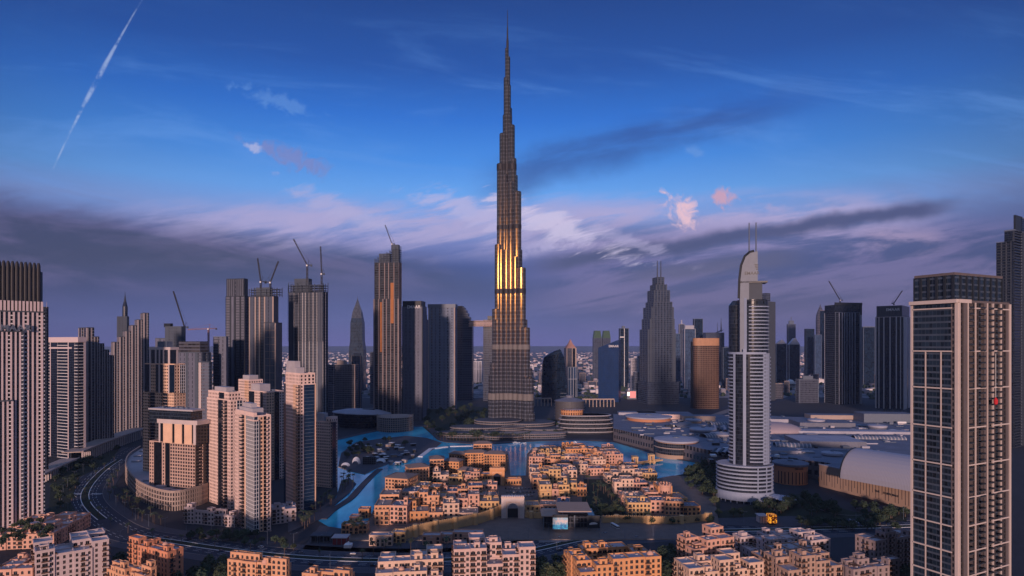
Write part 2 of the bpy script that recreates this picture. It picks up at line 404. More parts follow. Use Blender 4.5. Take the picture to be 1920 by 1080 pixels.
class Tower:
    def __init__(s, name, label, x0, xn, x1, D, th, dep=None, cat='tower', group=None, fh=3.6, z0=0):
        loc, rz, s.a, s.b = corners(x0, xn, x1, D, th, dep)
        s.D = D; s.fh = fh if D < 800 else (4.6 if D < 1300 else 5.4); s.root = thing(name, label, cat, (loc[0], loc[1], z0), rz, group); s.z0 = z0
        s.P = {}; s.mats = {}; s.items = []
        s.use('wall', M_CREAM); s.use('glazing', CGL); s.use('roof', M_ROOF); s.use('balcony_band', M_WHITE); s.use('fin', M_CREAM)
    def use(s, part, *m): s.mats[part] = list(m); return s
    def mb(s, part): return s.P.setdefault(part, MB())
    def z(s, py): return Z(py, s.D)-s.z0
    def seg_face(s, p0, p1, z0, z1, segs):
        tot = sum(g[1] for g in segs); L = sqrt((p1[0]-p0[0])**2+(p1[1]-p0[1])**2); d = ((p1[0]-p0[0])/L, (p1[1]-p0[1])/L); n = (d[1], -d[0]); ang = math.atan2(d[1], d[0])
        at = lambda t, o=0: (p0[0]+d[0]*t+n[0]*o, p0[1]+d[1]*t+n[1]*o)
        c = 0
        for g in segs:
            st, w = g[0], g[1]*L/tot; k = g[2] if len(g) > 2 else {}
            A, B_ = at(c), at(c+w); za, zb = z0, k.get('top', z1); nf = max(1, round((zb-za)/s.fh)); fh = (zb-za)/nf; mid = at(c+w/2)
            wl = s.mb(k.get('part', 'wall')); gp = s.mb(k.get('glass', 'glazing'))
            quad = lambda mb, a, b, o, zl=za, zh=zb, u=0: mb.face([(*at(a, o), zl), (*at(b, o), zl), (*at(b, o), zh), (*at(a, o), zh)], 0, [(a+u, zl), (b+u, zl), (b+u, zh), (a+u, zh)])
            if zb < z1: quad(gp, c, c+w, 0, zb, z1)
            if st == 's':
                o = k.get('proud', .6 if s.D < 700 else .22)
                s.mb(k.get('part', 'fin')).prism([at(c, o), at(c+w, o), at(c+w, -.3), at(c, -.3)], za, zb+k.get('over', 0))
            elif st == 'w':
                nb = max(1, round(w/k.get('bay', 3.2)))
                wall_grid(wl, s.items, A, B_, za, zb, nb, nf, k.get('ww', 1.5), k.get('wh', 1.7), k.get('dep', .35), kind=k.get('kind', 'window'))
            elif st == 'g':
                quad(gp, c, c+w, 0)
                if k.get('mull'):
                    nm = max(1, round(w/k['mull']))
                    for i in range(nm+1): s.mb(k.get('mpart', 'mullion')).obox(at(c+w*i/nm, .12), d, k.get('mw', .3), .3, za, zb)
                if k.get('bands'):
                    for j in range(1, int((zb-za)/k['bands'])+1):
                        zz = za+k['bands']*j
                        if zz < zb-1: s.mb(k.get('mpart', 'mullion')).obox(at(c+w/2, .1), d, w-.1, .22, zz, zz+k.get('bh', .35))
            elif st == 'b':
                o = k.get('dep', 1.3); quad(gp, c, c+w, -o)
                for t, sg in ((c, 1), (c+w, -1)):
                    a_, b2 = at(t, 0), at(t, -o)
                    wl.face([(*a_, za), (*b2, za), (*b2, zb), (*a_, zb)])
                if k.get('items'):
                    for j in range(nf): s.items.append(('balcony', *at(c+w/2, -.05), za+fh*j, ang, w-.1+k.get('ext', 0), 1))
                else:
                    hb = k.get('bh', 1.2)
                    for j in range(nf):
                        s.mb(k.get('bpart', 'balcony_band')).obox(at(c+w/2, (k.get('ext', .25)-o)/2), d, w-.06, o+k.get('ext', .25)-.02, za+fh*j+.01, za+fh*j+hb)
            c += w
    def tier(s, u0, u1, v0, v1, z0, z1, right, left, roof=True, par=1.2, far=None):
        a, b = s.a, s.b; x0, x1, y0, y1 = u0*a, u1*a, v0*b, v1*b; far = far or [('g', 1)]
        s.seg_face((x0, y0), (x1, y0), z0, z1, right); s.seg_face((x0, y1), (x0, y0), z0, z1, left)
        s.seg_face((x1, y0), (x1, y1), z0, z1, left if far == 'same' else far); s.seg_face((x1, y1), (x0, y1), z0, z1, right if far == 'same' else far)
        if roof:
            s.mb('roof').face([(x0, y0, z1-.6), (x1, y0, z1-.6), (x1, y1, z1-.6), (x0, y1, z1-.6)])
            w = s.mb('wall'); t = .5
            if par:
                for q in ((x0, x1, y0, y0+t), (x0, x1, y1-t, y1), (x0, x0+t, y0+t, y1-t), (x1-t, x1, y0+t, y1-t)): w.box(*q, z1, z1+par)
    def block(s, part, u0, u1, v0, v1, z0, z1):
        s.mb(part).box(u0*s.a, u1*s.a, v0*s.b, v1*s.b, z0, z1, bottom=True)
    def plant(s, u0, u1, v0, v1, z, n=6, seed=1):
        r = random.Random(seed)
        for i in range(n):
            u = u0+(u1-u0)*r.random(); v = v0+(v1-v0)*r.random(); w = r.uniform(1.2, 3.6); l = r.uniform(1.2, 4)
            s.mb('rooftop_plant').box(u*s.a-w/2, u*s.a+w/2, v*s.b-l/2, v*s.b+l/2, z-.6, z+r.uniform(.8, 2.6))
        s.mats.setdefault('rooftop_plant', [M_GREY])
    def sign(s, txt, u, v, z, size, face='left', m=None, out=.5):
        ang = {'right': 0, 'left': -pi/2}[face]; nx, ny = (0, -1) if face == 'right' else (-1, 0)
        return letters(txt, (u*s.a+nx*out, v*s.b+ny*out, z), ang, size, m or M_WHITE, s.root)
    def done(s, limit=0, imats=None, simple=False, names=None):
        for p, mb in s.P.items(): mb.build(p, s.mats.get(p, [M_GREY]), s.root)
        im = {'window': [M_GL, M_FRAME], 'balcony': [M_WHITE, M_DARK]}
        im.update(imats or {}); emit(s.root, s.items, im, limit, simple, names)
        return s.root
def letters(txt, loc, ang, size, m, parent=None, name='sign_letters', align='CENTER'):
    c = bpy.data.curves.new(name, 'FONT'); c.body = txt; c.size = size; c.extrude = max(.06, size*.04); c.align_x = align; c.offset = size*.008
    t = bpy.data.objects.new(name, c); COL.objects.link(t); bpy.context.view_layer.update()
    me = bpy.data.meshes.new_from_object(t); bpy.data.objects.remove(t)
    me.materials.clear(); me.materials.append(m)
    o = bpy.data.objects.new(name, me); COL.objects.link(o); o.parent = parent; o.location = loc; o.rotation_euler = (R(90), 0, ang)
    return o

# ------------------------------------------------------------------ low-rise building made of joined boxes
def inbox(p, z, bx, skip):
    for k, b in enumerate(bx):
        if k != skip and b[0]-.01 < p[0] < b[1]+.01 and b[2]-.01 < p[1] < b[3]+.01 and b[4] <= z < b[5]: return True
    return False
def compound(name, label, cat, loc, rz, boxes, wallm, roofm=None, fh=3.4, bay=3.4, ww=1.3, wh=1.7, group=None, limit=100, seed=1, archp=.3, balp=.2,
             simple=True, domes=(), domem=None, par=.9, wm=None, balm=None, deco=True, pergola=0):
    root = thing(name, label, cat, loc, rz, group); rnd = random.Random(seed); roofm = roofm or M_ROOF
    w = MB(); rf = MB(); items = []; pl = MB(); tr = MB()
    for k, b in enumerate(boxes):
        x0, x1, y0, y1, z0, z1 = b[:6]; op = b[6] if len(b) > 6 else {}
        for p0, p1 in (((x0, y0), (x1, y0)), ((x1, y0), (x1, y1)), ((x1, y1), (x0, y1)), ((x0, y1), (x0, y0))):
            L = sqrt((p1[0]-p0[0])**2+(p1[1]-p0[1])**2); d = ((p1[0]-p0[0])/L, (p1[1]-p0[1])/L); n = (d[1], -d[0]); mid = ((p0[0]+p1[0])/2, (p0[1]+p1[1])/2)
            cm, sm = cos(rz), sin(rz); wn_ = (n[0]*cm-n[1]*sm, n[0]*sm+n[1]*cm); wp = (loc[0]+mid[0]*cm-mid[1]*sm, loc[1]+mid[0]*sm+mid[1]*cm)
            vis = -(wn_[0]*wp[0]+wn_[1]*wp[1])/sqrt(wp[0]**2+wp[1]**2) > -.25
            nb = max(1, int(L/bay)); nf = max(1, round((z1-z0-par-.3)/fh)); top = z1-par-.2
            if vis and not op.get('blank') and top-z0 > 2:
                acol = {i for i in range(nb) if rnd.random() < archp}; bcol = {i for i in range(nb) if rnd.random() < balp}
                cw = L/nb; f2 = (top-z0)/nf
                sk = lambda i, j: inbox((p0[0]+d[0]*cw*(i+.5)+n[0]*.7, p0[1]+d[1]*cw*(i+.5)+n[1]*.7), z0+f2*(j+.5), boxes, k)
                wall_grid(w, items, p0, p1, z0, top, nb, nf, ww*rnd.choice((.85, 1, 1.15)), wh, .35, arch=lambda i, j: i in acol and j == nf-1, skip=sk, bal=bcol if nf > 1 else None)
                w.face([(*p0, top), (*p1, top), (*p1, z1), (*p0, z1)])
                if deco:
                    oo = .22; c2 = lambda p, s_: (p[0]+n[0]*oo+d[0]*s_, p[1]+n[1]*oo+d[1]*s_)
                    q_ = MB(); q_.obox((mid[0]+n[0]*.11, mid[1]+n[1]*.11), d, L+.2, .24, z1-.34, z1-.12); tr.add(q_)
            else: w.face([(*p0, z0), (*p1, z0), (*p1, z1), (*p0, z1)])
        t = .38
        I = [(x0+t, y0+t), (x1-t, y0+t), (x1-t, y1-t), (x0+t, y1-t)]; O = [(x0, y0), (x1, y0), (x1, y1), (x0, y1)]
        for i in range(4):
            j = (i+1) % 4
            w.face([(*O[i], z1), (*O[j], z1), (*I[j], z1), (*I[i], z1)]); w.face([(*I[j], z1-par), (*I[i], z1-par), (*I[i], z1), (*I[j], z1)])
        rf.face([(*p, z1-par) for p in I])
        if not op.get('bare'):
            for _ in range(max(1, int((x1-x0)*(y1-y0)/60))):
                sx, sy = rnd.uniform(.6, 1.7), rnd.uniform(.6, 1.7); xx = rnd.uniform(x0+1.2, x1-1.2) if x1-x0 > 3 else (x0+x1)/2; yv = rnd.uniform(y0+1.2, y1-1.2) if y1-y0 > 3 else (y0+y1)/2
                if not inbox((xx, yv), z1, boxes, k): pl.box(xx-sx/2, xx+sx/2, yv-sy/2, yv+sy/2, z1-par, z1-par+rnd.uniform(.5, 1.5))
    w.build('wall', wallm, root); rf.build('roof', roofm, root); pl.build('rooftop_plant', M_ROOFL, root); tr.build('cornice_molding', wallm, root)
    for (x, y, z, r) in domes:
        dm = MB(); dm.lathe([(r*1.08, z-.9), (r*1.08, z), (r, z+.05)]+[(r*cos(t*pi/16), z+.05+r*.95*sin(t*pi/16)) for t in range(1, 8)]+[(.06, z+r), (.05, z+r+1.1)], 16, c=(x, y)); dm.build('dome', domem or M_ROOFL, root)
    if pergola:
        b = boxes[0]; pg = MB(); x0 = b[0]+1.5; x1 = min(b[1]-1, x0+5); y0 = b[2]+1; y1 = min(b[3]-1, y0+4); z = b[5]-par
        for x, y in ((x0, y0), (x1, y0), (x1, y1), (x0, y1)): pg.box(x-.12, x+.12, y-.12, y+.12, z, z+2.4)
        n = 8
        for i in range(n+1): xx = x0+(x1-x0)*i/n; pg.box(xx-.1, xx+.1, y0-.4, y1+.4, z+2.4, z+2.6)
        pg.build('pergola', M_WOOD, root)
    emit(root, items, {'window': wm or [M_GL, M_FRAME], 'balcony': balm or [wallm, M_WOOD]}, limit, simple)
    return root

# ------------------------------------------------------------------ cranes
def lattice(mb, p, q, w, step, r=.16):
    p, q = Vector(p), Vector(q); d = (q-p); L = d.length; d.normalize(); a = Vector((0, 1, 0)).cross(d)
    a = (a if a.length > .1 else Vector((1, 0, 0)).cross(d)).normalized(); b = d.cross(a)
    cs = [(a*i+b*j)*w/2 for i, j in ((-1, -1), (1, -1), (1, 1), (-1, 1))]
    for c in cs: mb.tube(p+c, q+c, r, n=4)
    n = max(2, int(L/step))
    for i in range(n):
        s0, s1 = p+d*L*i/n, p+d*L*(i+1)/n
        for k in range(4):
            c0, c1 = cs[k], cs[(k+1) % 4]
            mb.tube(s0+(c0 if i % 2 else c1), s1+(c1 if i % 2 else c0), r*.7, n=3)
def crane(label, px_, D, zb, pytop, tip, group, m, back=9):
    """tower crane: mast from zb to photo row pytop, jib to photo point tip"""
    x = X(px_, D); zt = Z(pytop, D); r = thing('tower_crane', label, 'crane', (x, D, zb), 0, group)
    e = .9*D/1000+.3; h = zt-zb; tx, tz = X(tip[0], D)-x, Z(tip[1], D)-zb
    a = MB(); lattice(a, (0, 0, 0), (0, 0, h), 2.0, 3.2, .2*e+.1); a.build('mast', m, r)
    b = MB(); lattice(b, (0, 0, h+.8), (tx, 0, tz), 1.3, 3.2, .16*e+.1); b.build('jib', m, r)
    sg = -1 if tx > 0 else 1
    c = MB(); lattice(c, (0, 0, h+.8), (sg*back, 0, h+1.0), 1.2, 2.5, .16*e+.08); c.tube((sg*1.5, 0, h+1), (sg*2.5, 0, h+9), .25*e); c.tube((sg*2.5, 0, h+9), (tx*.95, 0, tz*1.0), .1*e); c.tube((sg*2.5, 0, h+9), (sg*back, 0, h+1.5), .1*e); c.build('counter_jib', m, r)
    w = MB(); w.box(min(sg*back, sg*(back-2.5)), max(sg*back, sg*(back-2.5)), -1, 1, h-1.5, h+1.6, bottom=True); w.build('counterweight', M_CONC, r)
    k = MB(); k.box(-1.1, 1.1, -2.4, -.9, h-1.2, h+1.2, bottom=True); k.build('cab', M_WHITE, r)
    return r
# ------------------------------------------------------------------ ground, water, roads
def sheet(name, poly, z, m, kind='structure', thick=None, side=None):
    mb = MB()
    area = sum(poly[i][0]*poly[(i+1) % len(poly)][1]-poly[(i+1) % len(poly)][0]*poly[i][1] for i in range(len(poly)))
    if area < 0: poly = poly[::-1]
    if thick: mb.prism(poly, z-thick, z, 1 if side else 0, 0)
    else: mb.face([(p[0], p[1], z) for p in poly])
    return tag(mb.build(name, [m]+([side] if side else [])), None, None, None, kind)
def spline(pts, n=10):
    out = []; P = [pts[0]]+list(pts)+[pts[-1]]
    for i in range(1, len(P)-2):
        for k in range(n):
            t = k/n; p0, p1, p2, p3 = P[i-1:i+3]
            out.append(tuple(.5*((2*p1[c])+(-p0[c]+p2[c])*t+(2*p0[c]-5*p1[c]+4*p2[c]-p3[c])*t*t+(-p0[c]+3*p1[c]-3*p2[c]+p3[c])*t**3) for c in range(2)))
    out.append(tuple(pts[-1])); return out
def offs(c, o):
    r = []
    for i, p in enumerate(c):
        a, b = c[max(0, i-1)], c[min(len(c)-1, i+1)]; dx_, dy_ = b[0]-a[0], b[1]-a[1]; L = sqrt(dx_*dx_+dy_*dy_) or 1
        r.append((p[0]-dy_/L*o, p[1]+dx_/L*o))
    return r
def strip_mb(mb, c, o0, o1, z, m=0, h=0, sel=None):
    a, b = offs(c, o0), offs(c, o1)
    for i in range(len(c)-1):
        if sel and not sel(i): continue
        if h: mb.prism([b[i], b[i+1], a[i+1], a[i]][::-1] if o1 > o0 else [a[i], a[i+1], b[i+1], b[i]][::-1], z, z+h, m)
        else:
            q = [(*a[i], z), (*a[i+1], z), (*b[i+1], z), (*b[i], z)]
            mb.face(q if o1 > o0 else q[::-1], m)
def strip(name, c, o0, o1, z, m, h=0, kind='structure', sel=None):
    mb = MB(); strip_mb(mb, c, o0, o1, z, 0, h, sel); return tag(mb.build(name, m), None, None, None, kind)
gp = lambda L: [G(*p) for p in L]

m_, nt_, b_ = newmat('far_plain'); b_.inputs['Roughness'].default_value = .95
g_ = nt_.nodes.new('ShaderNodeNewGeometry')
n1 = noise(nt_, g_.outputs['Position'], .0016, 6, .65); n2 = noise(nt_, g_.outputs['Position'], .02, 3, .7)
nt_.links.new(mixc(nt_, n2.ss(.4, .6), mixc(nt_, n1.ss(.4, .6), (.16, .15, .17), (.36, .31, .33)), (.06, .07, .075)), b_.inputs['Base Color'])
mb = MB(); n = 48
mb.face([(60000*cos(2*pi*i/n), 60000*sin(2*pi*i/n), 0) for i in range(n)]); tag(mb.build('ground', M_SOIL), None, None, None, 'structure')
sheet('plain', [(-2600, 1900), (2600, 1900), (52000, 26000), (40000, 42000), (0, 55000), (-40000, 42000), (-52000, 26000)], .05, MATS['far_plain'])

# lake
m_, nt_, b_ = newmat('lake_water'); b_.inputs['Roughness'].default_value = .1; b_.inputs['IOR'].default_value = 1.33; b_.inputs['Specular IOR Level'].default_value = .35
g_ = nt_.nodes.new('ShaderNodeNewGeometry'); sp_ = nt_.nodes.new('ShaderNodeMapping'); nt_.links.new(g_.outputs['Position'], sp_.inputs[0]); sp_.inputs['Scale'].default_value = (1, .35, 1)
nn = noise(nt_, sp_.outputs[0], .018, 4, .6); n3 = noise(nt_, sp_.outputs[0], .7, 3)
nt_.links.new(mixc(nt_, nn.ss(.3, .7), (.006, .22, .42), (.08, .66, .92)), b_.inputs['Base Color'])
bp = nt_.nodes.new('ShaderNodeBump'); bp.inputs['Strength'].default_value = .12; bp.inputs['Distance'].default_value = .2; nt_.links.new(n3.k, bp.inputs['Height']); nt_.links.new(bp.outputs[0], b_.inputs['Normal'])
LAKE = gp([(596, 976), (622, 947), (633, 925), (630, 826), (700, 810), (762, 800), (800, 800), (822, 825), (860, 831), (920, 833), (1000, 828), (1080, 826), (1150, 829), (1205, 845), (1250, 858), (1310, 868), (1296, 886), (1200, 905), (1100, 960), (900, 980), (700, 1002), (640, 1002)])
sheet('lake', LAKE, .12, MATS['lake_water'])
# land in the lake
sheet('island', gp([(628, 1015), (690, 978), (722, 914), (737, 902), (800, 874), (860, 864), (915, 853), (953, 852), (957, 893), (986, 893), (988, 852), (1000, 840), (1060, 836), (1120, 838), (1152, 852), (1166, 870), (1182, 884), (1225, 900), (1262, 893), (1335, 897), (1352, 1012)]), 1.0, mat('sandy_paving', (.17, .13, .115), .9, var=.25, scale=.15), thick=1.4, side=M_STONE)
sheet('plaza', gp([(634, 876), (640, 850), (668, 830), (722, 822), (762, 818), (800, 822), (828, 831), (815, 842), (794, 852), (772, 862), (735, 868), (702, 881), (684, 890), (655, 884)]), .9, M_PAVE, thick=1.3, side=M_STONE)
walk = spline(gp([(706, 880), (690, 893), (668, 915), (648, 936), (618, 955), (596, 974)]), 8)
strip('promenade', walk, 1, 8.5, .2, M_PAVE, .7)
sheet('promenade', gp([(540, 1000), (600, 975), (632, 944), (655, 925), (668, 908), (655, 897), (640, 902), (630, 935), (590, 960), (540, 975)]), .85, M_PAVE, thick=1)
fr = spline(gp([(800, 800), (822, 825), (860, 831), (920, 833), (1000, 828), (1080, 826), (1150, 829), (1205, 845), (1250, 858), (1310, 868)]), 6)
strip('promenade', fr, -1, 16, .1, M_PAVE, .8)
strip('promenade', spline(gp([(630, 826), (700, 810), (762, 800), (800, 800)]), 5), -1, 10, .1, M_PAVE, .8)

# boulevard with raised white-edged median
BV = spline([G(262, 838), G(232, 856), G(196, 880), G(166, 912), G(160, 938), G(185, 968), G(240, 1000), G(340, 1018), G(470, 1036), G(600, 1047), G(760, 1051), G(900, 1046), G(1000, 1031), G(1100, 1010), G(1230, 997), G(1400, 994), G(1560, 990), G(1760, 985)], 12)
strip('boulevard', BV, -17, 17, .02, M_ASPH)
med = lambda i: 14 < i < 62 or 74 < i < 118 or 122 < i < 165 or i > 170
strip('median', BV, -3.2, 3.2, .03, M_GRASS, .16, sel=med)
for o0, o1 in ((-4.0, -3.3), (3.3, 4.0)): strip('kerb', BV, o0, o1, .03, M_KERB, .22, sel=med)
for o in (-16.4, 16.4): strip('kerb', BV, o-.25, o+.25, .03, M_PAVE2, .15)
for o in (-10.2, 10.2, -7.0, 7.0): strip('lane_marking', BV, o-.12, o+.12, .03, M_KERB, sel=lambda i: i % 2 == 0)
strip('pavement', BV, -27, -17, .02, M_PAVE, .14); strip('pavement', BV, 17, 27, .02, M_PAVE, .14)
cz = MB()
c0 = G(163, 926)
for k in range(16):
    if abs(k-7.5) > 2.0: cz.box(c0[0]-15+k*2.0, c0[0]-14+k*2.0, c0[1]-2.5, c0[1]+2.5, .028, .034)
tag(cz.build('crossing_marking', M_KERB), None, None, None, 'structure')
# side streets and forecourts
strip('road', spline(gp([(745, 1050), (752, 1010), (770, 985)]), 6), -5, 5, .026, M_ASPH)
sheet('forecourt', gp([(560, 1040), (600, 985), (700, 1000), (790, 1012), (930, 1002), (1000, 1010), (990, 1026), (900, 1036), (740, 1042)]), .16, M_PAVE, thick=.14)
sheet('forecourt', gp([(1010, 1018), (1012, 1000), (1090, 1000), (1160, 985), (1168, 993), (1130, 1006), (1060, 1016)]), .30, M_PAVE2, thick=.14)
sheet('traffic_island', gp([(1175, 997), (1178, 985), (1205, 998)]), .32, M_PAVE2, thick=.14)
sheet('traffic_island', gp([(1210, 994), (1235, 985), (1300, 986), (1320, 992), (1290, 998)]), .32, M_PAVE, thick=.14)
strip('road', spline(gp([(985, 960), (1010, 985), (1020, 1005)]), 6), -6, 6, .18, M_ASPH)
strip('road', spline(gp([(1140, 975), (1160, 985), (1185, 1004)]), 6), -7, 7, .18, M_ASPH)
strip('road', spline(gp([(1320, 985), (1250, 978), (1130, 978)]), 6), -6, 6, .19, M_ASPH)
strip('road', spline(gp([(1630, 1000), (1590, 975), (1545, 950), (1520, 935)]), 6), -10, 10, .18, M_ASPH)
strip('lane_marking', spline(gp([(1622, 985), (1590, 972), (1545, 950), (1520, 935)]), 6), -.3, .3, .19, M_KERB)
strip('road', spline(gp([(1530, 948), (1570, 962), (1620, 962), (1670, 950), (1710, 955)]), 6), -5, 5, .20, M_ASPH)
strip('kerb', spline(gp([(1530, 948), (1570, 962), (1620, 962), (1670, 950), (1710, 955)]), 6), -6, -5.3, .2, M_PAVE2, .2)
sheet('forecourt', gp([(1330, 984), (1340, 972), (1480, 968), (1580, 974), (1585, 986), (1450, 988)]), .26, M_PAVE, thick=.14)
# wide highway beyond the mall on the right
for o in (0, 1, 2):
    c = spline([G(1290, 790+o*7), G(1400, 752+o*7), G(1470, 737+o*6), G(1540, 722+o*3), G(1700, 706)], 6)
    strip('highway', c, -12, 12, .08+.03*o, M_ASPH if o != 1 else M_PAVE2)
strip('highway', spline([G(1000, 742), G(1200, 734), G(1400, 728), G(1700, 722)], 4), -25, 25, .09, M_ASPH)
strip('highway', spline([G(560, 750), G(800, 738), G(1000, 742)], 4), -20, 20, .08, M_ASPH)

# far low city: a mass nobody could count
r = random.Random(3); fc = [MB(), MB()]
for i in range(8200):
    Y = 2050*(6.2**r.random()); x = r.uniform(-.95, .95)*Y; k = Y/4500
    if sin(x*.004)*sin(Y*.0033+1.7)+r.uniform(-.6, .6) < -.45: continue
    w, d, h = r.uniform(7, 20)*(1+k*.5), r.uniform(7, 18)*(1+k*.6), r.choice((5, 6, 7, 8, 10, 12, 16)) * r.uniform(.8, 1.2)
    if r.random() < .03: h *= r.uniform(1.6, 2.8)
    fc[0].box(x-w/2, x+w/2, Y-d/2, Y+d/2, 0, h, r.choice((0, 0, 0, 1, 1, 2)), r.choice((0, 1, 3)))
tag(fc[0].build('far_city', [mat('far_white', (.66, .60, .62), .9), mat('far_rose', (.46, .36, .36), .9), mat('far_grey', (.22, .21, .25), .9), mat('far_roof', (.60, .56, .60), .9)]), None, None, None, 'stuff')
for i in range(5200):
    Y = 1850*(4.5**r.random()); x = r.uniform(-.95, .95)*Y; s = r.uniform(4, 11)
    if abs(x/Y*F+960-1000) < 40 and Y < 1900: continue
    q = [(x+s*r.uniform(.5, 1.2)*cos(a), Y+s*r.uniform(.5, 1.2)*sin(a)) for a in (0, 1.2, 2.5, 3.8, 5)]
    fc[1].loft([[(p[0], p[1], 0) for p in q], [(p[0], p[1], r.uniform(3, 6)) for p in q], [((p[0]+x)/2, (p[1]+Y)/2, r.uniform(6, 9)) for p in q]])
tag(fc[1].build('far_trees', M_LEAF), None, None, None, 'stuff')
# ------------------------------------------------------------------ the tallest tower
BKD = 1217.0
m_, nt_, b_ = newmat('steel_skin')
g_ = nt_.nodes.new('ShaderNodeTexCoord'); s_ = nt_.nodes.new('ShaderNodeSeparateXYZ'); nt_.links.new(g_.outputs['Object'], s_.inputs[0])
uvn = nt_.nodes.new('ShaderNodeUVMap'); su = nt_.nodes.new('ShaderNodeSeparateXYZ'); nt_.links.new(uvn.outputs[0], su.inputs[0])
zz, uu = S(nt_, s_.outputs[2]), S(nt_, su.outputs[0])
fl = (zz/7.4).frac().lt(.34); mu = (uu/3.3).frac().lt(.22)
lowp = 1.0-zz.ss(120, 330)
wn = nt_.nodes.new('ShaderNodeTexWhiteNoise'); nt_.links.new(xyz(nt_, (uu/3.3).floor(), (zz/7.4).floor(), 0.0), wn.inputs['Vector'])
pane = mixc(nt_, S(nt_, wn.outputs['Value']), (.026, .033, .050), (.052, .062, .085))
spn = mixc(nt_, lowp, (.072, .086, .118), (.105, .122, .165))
gr = (uu/5.6).frac().lt(.2)
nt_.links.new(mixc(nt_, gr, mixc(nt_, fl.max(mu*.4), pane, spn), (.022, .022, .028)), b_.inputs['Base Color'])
nt_.links.new((.9-gr*.35-fl*.1).k, b_.inputs['Specular IOR Level']); b_.inputs['Metallic'].default_value = 0
nt_.links.new((fl*.01+.15+S(nt_, wn.outputs['Value'])*.07).k, b_.inputs['Roughness'])
b_.inputs['IOR'].default_value = 1.6; b_.inputs['Specular Tint'].default_value = (1, .52, .13, 1)
tg = nt_.nodes.new('ShaderNodeTangent'); tg.direction_type = 'RADIAL'; tg.axis = 'Z'; nt_.links.new(tg.outputs[0], b_.inputs['Tangent'])   # brushed round the tower
b_.inputs['Anisotropic'].default_value = .95
M_BK = m_; M_BKB = mat('mechanical_band', (.035, .033, .04), .6, .3); M_BKL = mat('lower_louvre_band', (.17, .155, .155), .7)
bk = thing('skyscraper', 'tallest silver spired tower with stepped rounded tiers glowing gold halfway up', 'skyscraper', (X(951.5, BKD), BKD, 0), 0)
zb = lambda py: Z(py, BKD)
BANDS = [(310, 321, M_BKB), (424, 432, M_BKB), (543, 552, M_BKB), (646, 655, M_BKL), (736, 748, M_BKL)]
def lobe(x, y, r, pytop, name='tier', m=M_BK, n=36):
    mb = MB(); z1 = zb(pytop); mb.lathe([(r, 0), (r, z1-1.5), (r*.93, z1-1.45), (r*.93, z1)], n, c=(x, y)); o = mb.build(name, [m], bk, smooth=True)
    bb = {}
    for a, b, mm in BANDS:
        if zb(b) < z1-4: q = MB(); q.lathe([(r+.12, zb(b)), (r+.35, zb(b)+.4), (r+.35, zb(a)-.4), (r+.12, zb(a))], n, c=(x, y)); q.build('mechanical_band', [mm], o)
W1, W2, W3 = R(203), R(322), R(84)
def wing(ang, L, r):
    for d, py_ in L: lobe(d*cos(ang), d*sin(ang), r(d), py_)
wing(W1, [(9, 252), (14.5, 309), (19, 460), (24, 580), (29, 679), (32.5, 741)], lambda d: 7.6 if d < 20 else 8.2)
wing(W2, [(9, 237), (13, 300), (24, 363), (35, 505), (45, 615), (54, 706), (57, 770)], lambda d: 7.6 if d < 20 else 8.4)
wing(W3, [(9, 200), (16, 280), (25, 400), (36, 540), (46, 650), (54, 720)], lambda d: 8.2)
for a in (W1, W2):                                         # shoulders between the wing lobes
    for s in (-1, 1):
        for d, py_ in ((11, 330), (20, 470), (30, 600), (40, 690)):
            d2 = d*(1.25 if a == W2 else .8); lobe(d2*cos(a)+s*6.6*sin(a), d2*sin(a)-s*6.6*cos(a), 5.6, py_+14*(s > 0))
mid = (W1+W2)/2
lobe(7*cos(mid), 7*sin(mid), 7, 345); lobe(13*cos(mid), 13*sin(mid), 6, 470); lobe(0, 0, 9.5, 216)
for r_, py_, xx in ((7.4, 215, -1), (5.9, 160, 1), (5.6, 146, -2), (4.2, 107, 1.2), (3.6, 91, -1.2)): lobe(xx, 0, r_, py_, n=16)
sp_ = MB(); sp_.lathe([(2.6, zb(110)), (2.3, zb(78)), (1.5, zb(70)), (1.2, zb(52)), (.8, zb(50)), (.55, zb(30)), (.3, zb(18))], 10); sp_.build('spire', [M_BKB], bk)
# podium terraces at its foot
pod = thing('podium', 'stepped terrace podium with pale slabs around the foot of the tallest tower', 'podium', (X(955, 1150), 1150, 0))
for k, (cx, cy_, rx, ry, h0, h1) in enumerate(((-22, 20, 44, 34, 0, 22), (34, 26, 52, 38, 0, 18), (0, -10, 30, 22, 0, 13), (-62, -20, 46, 22, 0, 15), (62, -8, 40, 22, 0, 11), (-70, -50, 58, 20, 0, 9), (40, -62, 60, 18, 0, 8), (-10, -78, 34, 12, 0, 6))):
    a = MB(); a.lathe([(1, h0), (1, h1)], 36, 0, (cx, cy_), 1, 1) if 0 else a.loft([[(cx+rx*cos(2*pi*i/40), cy_+ry*sin(2*pi*i/40), z) for i in range(40)] for z in (h0, h1)], 0, 1)
    t = a.build('terrace', [facade('podium_glass', (.30, .27, .27), (.03, .035, .045), 4.2, 3.4, .3, .2), M_ROOFD], pod)
    s = MB(); z = h0+4.0
    while z < h1+1:
        s.loft([[(cx+(rx+1.6*q)*cos(2*pi*i/40), cy_+(ry+1.6*q)*sin(2*pi*i/40), z+w) for i in range(40)] for q, w in ((0, 0), (1, 0), (1, .5), (0, .5))]); z += 4.2
    s.build('slab_edge', [M_STONE], t)
